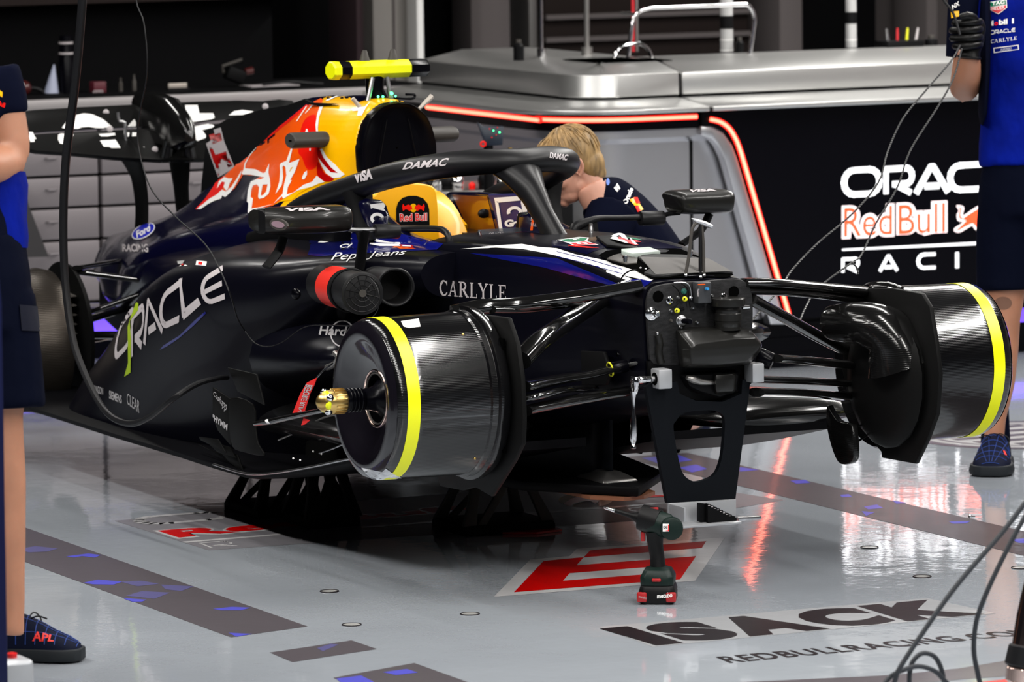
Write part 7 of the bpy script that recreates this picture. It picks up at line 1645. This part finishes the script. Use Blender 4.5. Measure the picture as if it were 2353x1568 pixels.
# ---- crouching mechanic behind the cockpit
def pk(x, y, dd=0): return at((x, y), D=16.0 + dd)
gK = at((1500, 1025), Z=0)
man3 = thing('person', 'blond person crouching behind the cockpit, head bowed, in a navy team shirt', 'person', (gK.x, gK.y, 0))
tilt = radians(25)
fK = (-RH * cos(tilt) - UP * sin(tilt) + TC * .10).normalized(); uK = (UP * cos(tilt) - RH * sin(tilt)).normalized(); uK = (uK - fK * uK.dot(fK)).normalized(); sK = uK.cross(fK)
hK = head_mesh(pk(1311, 377), fK, sK, uK, M_skinp, M_hair, man3, True, (-.035, -.11, -.03, -.18), .88)
mb = MB()
limb(mb, [pk(1352, 425), pk(1376, 465), pk(1415, 530)], [.052, .052, .06]); mb.tube([pk(1425, 530, .05), pk(1455, 580, .05), pk(1500, 660, .05), pk(1555, 760, .05)], [(.09, .11), (.115, .13), (.12, .12), (.13, .13)], 18, up=TC, smooth=4)
limb(mb, [pk(1400, 500, -.12), pk(1380, 580, -.16), pk(1330, 620, -.1)], [.06, .05, .045]); limb(mb, [pk(1330, 620, -.1), pk(1290, 600, -.05), pk(1250, 580, 0)], [.045, .04, .03])
limb(mb, [pk(1420, 500, .2), pk(1380, 590, .22), pk(1310, 600, .1)], [.06, .05, .04])
hip = pk(1555, 770, .05)
kn1, kn2 = pk(1455, 830, -.05), pk(1470, 850, .25)
limb(mb, [hip, kn1], [.085, .06]); limb(mb, [hip, kn2], [.085, .06])
a1 = at((1385, 1035), Z=0) + UP * .07; a2 = at((1592, 1015), Z=0) + UP * .07
limb(mb, [kn1, pk(1440, 940, -.02), a1], [.06, .055, .036]); limb(mb, [kn2, pk(1540, 930, .2), a2], [.06, .055, .036])
b3 = blob('body', mb, M_skinp, man3, .0095, 4)
build('sock', MB().tube([a2 + UP * -.02, a2.lerp(kn2, .25), a2.lerp(kn2, .5)], [.044, .048, .056], 16), M_black, man3)
for j in range(4): 
    b0_ = pk(1248, 574 + j * 5, 0); build('finger', MB().tube([b0_, b0_ - RH * .03, b0_ - RH * .05 - UP * .015, b0_ - RH * .05 - UP * .03], [.009, .0085, .008, .007], 8, smooth=2), M_skinp, b3)
mb = MB()
mb.tube([pk(1364, 450, .02), pk(1384, 461, .03), pk(1405, 480, .05), pk(1440, 540, .05), pk(1500, 660, .05), pk(1550, 740, .05)], [(.062, .064), (.080, .095), (.098, .14), (.125, .17), (.155, .155), (.165, .16)], 20, up=TC, smooth=4)
limb(mb, [pk(1408, 490, -.10), pk(1388, 545, -.15), pk(1372, 600, -.15)], [.082, .074, .066]); limb(mb, [pk(1425, 490, .18), pk(1400, 560, .22)], [.08, .07])
s3 = blob('shirt', mb, M_shirtn, man3, .010, 3)
build('collar', MB().torus(pk(1366, 450, .02), pk(1400, 468) - pk(1364, 450), .060, .009, 28, 8), M_shirtn, s3)
mb = MB(); mb.ball(hip, (.18, .17, .14)); limb(mb, [hip, hip.lerp(kn1, .8)], [.12, .10]); limb(mb, [hip, hip.lerp(kn2, .8)], [.12, .10]); blob('shorts', mb, M_short, man3, .012, 3)
shoe(man3, at((1375, 1040), Z=0), RH * -.6 + TC * .5, .28, .10, False); shoe(man3, at((1612, 1012), Z=0), (-RH * .5 + TC * .9), .27, .11, False)
T3 = bvh(s3)
word('shoulder_lettering', 'Oracle', (1428, 468), (1446, 430), (1455, 436), (1442, 470), M_white, s3, T3, 0, .04, .002, 6)
word('shoulder_lettering', 'IHI', (1410, 433), (1418, 422), (1425, 434), (1418, 442), M_white, s3, T3, 0, .06, .002, 6)
sticker('shoulder_badge', mat('badge_lightblue', (.1, .2, .6), .5), s3, flat([arc(1397, 419, 4, 8, 0, 360, 14)]), target=T3, eps=.002, L=6)
sticker('sleeve_patch', M_yel, s3, flat([[(1447, 460), (1459, 454), (1478, 482), (1468, 487)]]), target=T3, eps=.002, L=6)
sticker('sleeve_patch', M_red, s3, flat([[(1455, 456), (1464, 455), (1470, 468), (1462, 470)], [(1458, 474), (1466, 474), (1472, 487), (1464, 488)]]), target=T3, eps=.003, L=6)

# ---- things beyond the cockpit, in front of the console side
t = thing('control_tablet', 'dark upright control screen with red and green specks beyond the airbox', 'screen', at((1128, 340), D=17.4))
def pt_(x, y, dd=0): return at((x, y), D=17.4 + dd)
build('screen', MB().prism([pt_(*p) for p in ((1097, 281), (1112, 292), (1158, 291), (1155, 334), (1118, 336), (1108, 312))], (-.03, .01, 0)), mat('tablet_slate', (.012, .02, .035), .4), t, bevel=.003)
for x, y, m_ in ((1125, 296, M_red), (1134, 300, M_green), (1143, 293, M_red), (1140, 310, M_red), (1130, 316, M_red), (1148, 304, M_green), (1112, 326, M_red)): build('indicator', MB().ball(pt_(x, y) + TC * .006, .0022, 6, 5), m_, t)
build('ring_knob', MB().torus(pt_(1110, 331) + TC * .01, TC, .008, .003, 20, 6), M_red, t)
p0 = pt_(1128, 336)
build('pole', MB().lathe(V((p0.x - .02, p0.y, 0)), (0, 0, 1), [(0, .016), (p0.z, .016)], 14), M_matte, t); build('foot', MB().lathe(V((p0.x - .02, p0.y, 0)), (0, 0, 1), [(0, .2), (.015, .2), (.02, .03)], 24), M_matte, t)
q = at((1075, 436), D=18.1)
t = thing('tool_trolley', 'black trolley with chrome parts on top seen over the cockpit', 'trolley', V((q.x, q.y, 0)))
build('cabinet', MB().box((q.x, q.y, (q.z - .03) / 2 + .03), (.4, .62, q.z - .03)), M_matte, t, bevel=.01)
build('tray', MB().box((q.x, q.y, q.z + .006), (.42, .64, .014)), M_alud, t, bevel=.003)
for k in range(4): build('castor', MB().ball((q.x + (-.15, .15)[k % 2], q.y + (-.26, .26)[k // 2], .03), .03), M_black, t)
for x, r_, m_ in ((995, .03, M_chrome), (1025, .024, M_matte), (1050, .026, M_chrome), (1010, .018, M_alu), (1085, .012, M_red), (1118, .03, M_matte), (1155, .022, M_chrome), (1172, .016, M_chrome)):
    c_ = at((x, 430), D=17.95); c_.z = q.z + .013 + r_
    g_ = thing('chrome_part', 'small %s round part on the trolley top, %s' % ('chrome' if m_ in (M_chrome, M_alu) else 'red' if m_ in (M_red, M_dred) else 'black', {995: 'at its left end', 1025: 'second from its left', 1050: 'left of its middle', 1010: 'tucked behind the left one', 1085: 'near its middle', 1118: 'right of its middle', 1155: 'second from its right', 1172: 'at its right end'}[x]), 'metal part', c_, 'parts on the trolley')
    build('dome', MB().ball(c_, r_, 16, 10), m_, g_); build('base', MB().lathe((c_.x, c_.y, q.z + .013), (0, 0, 1), [(0, r_ * .9), (r_ * .5, r_ * .9)], 16), m_, g_)
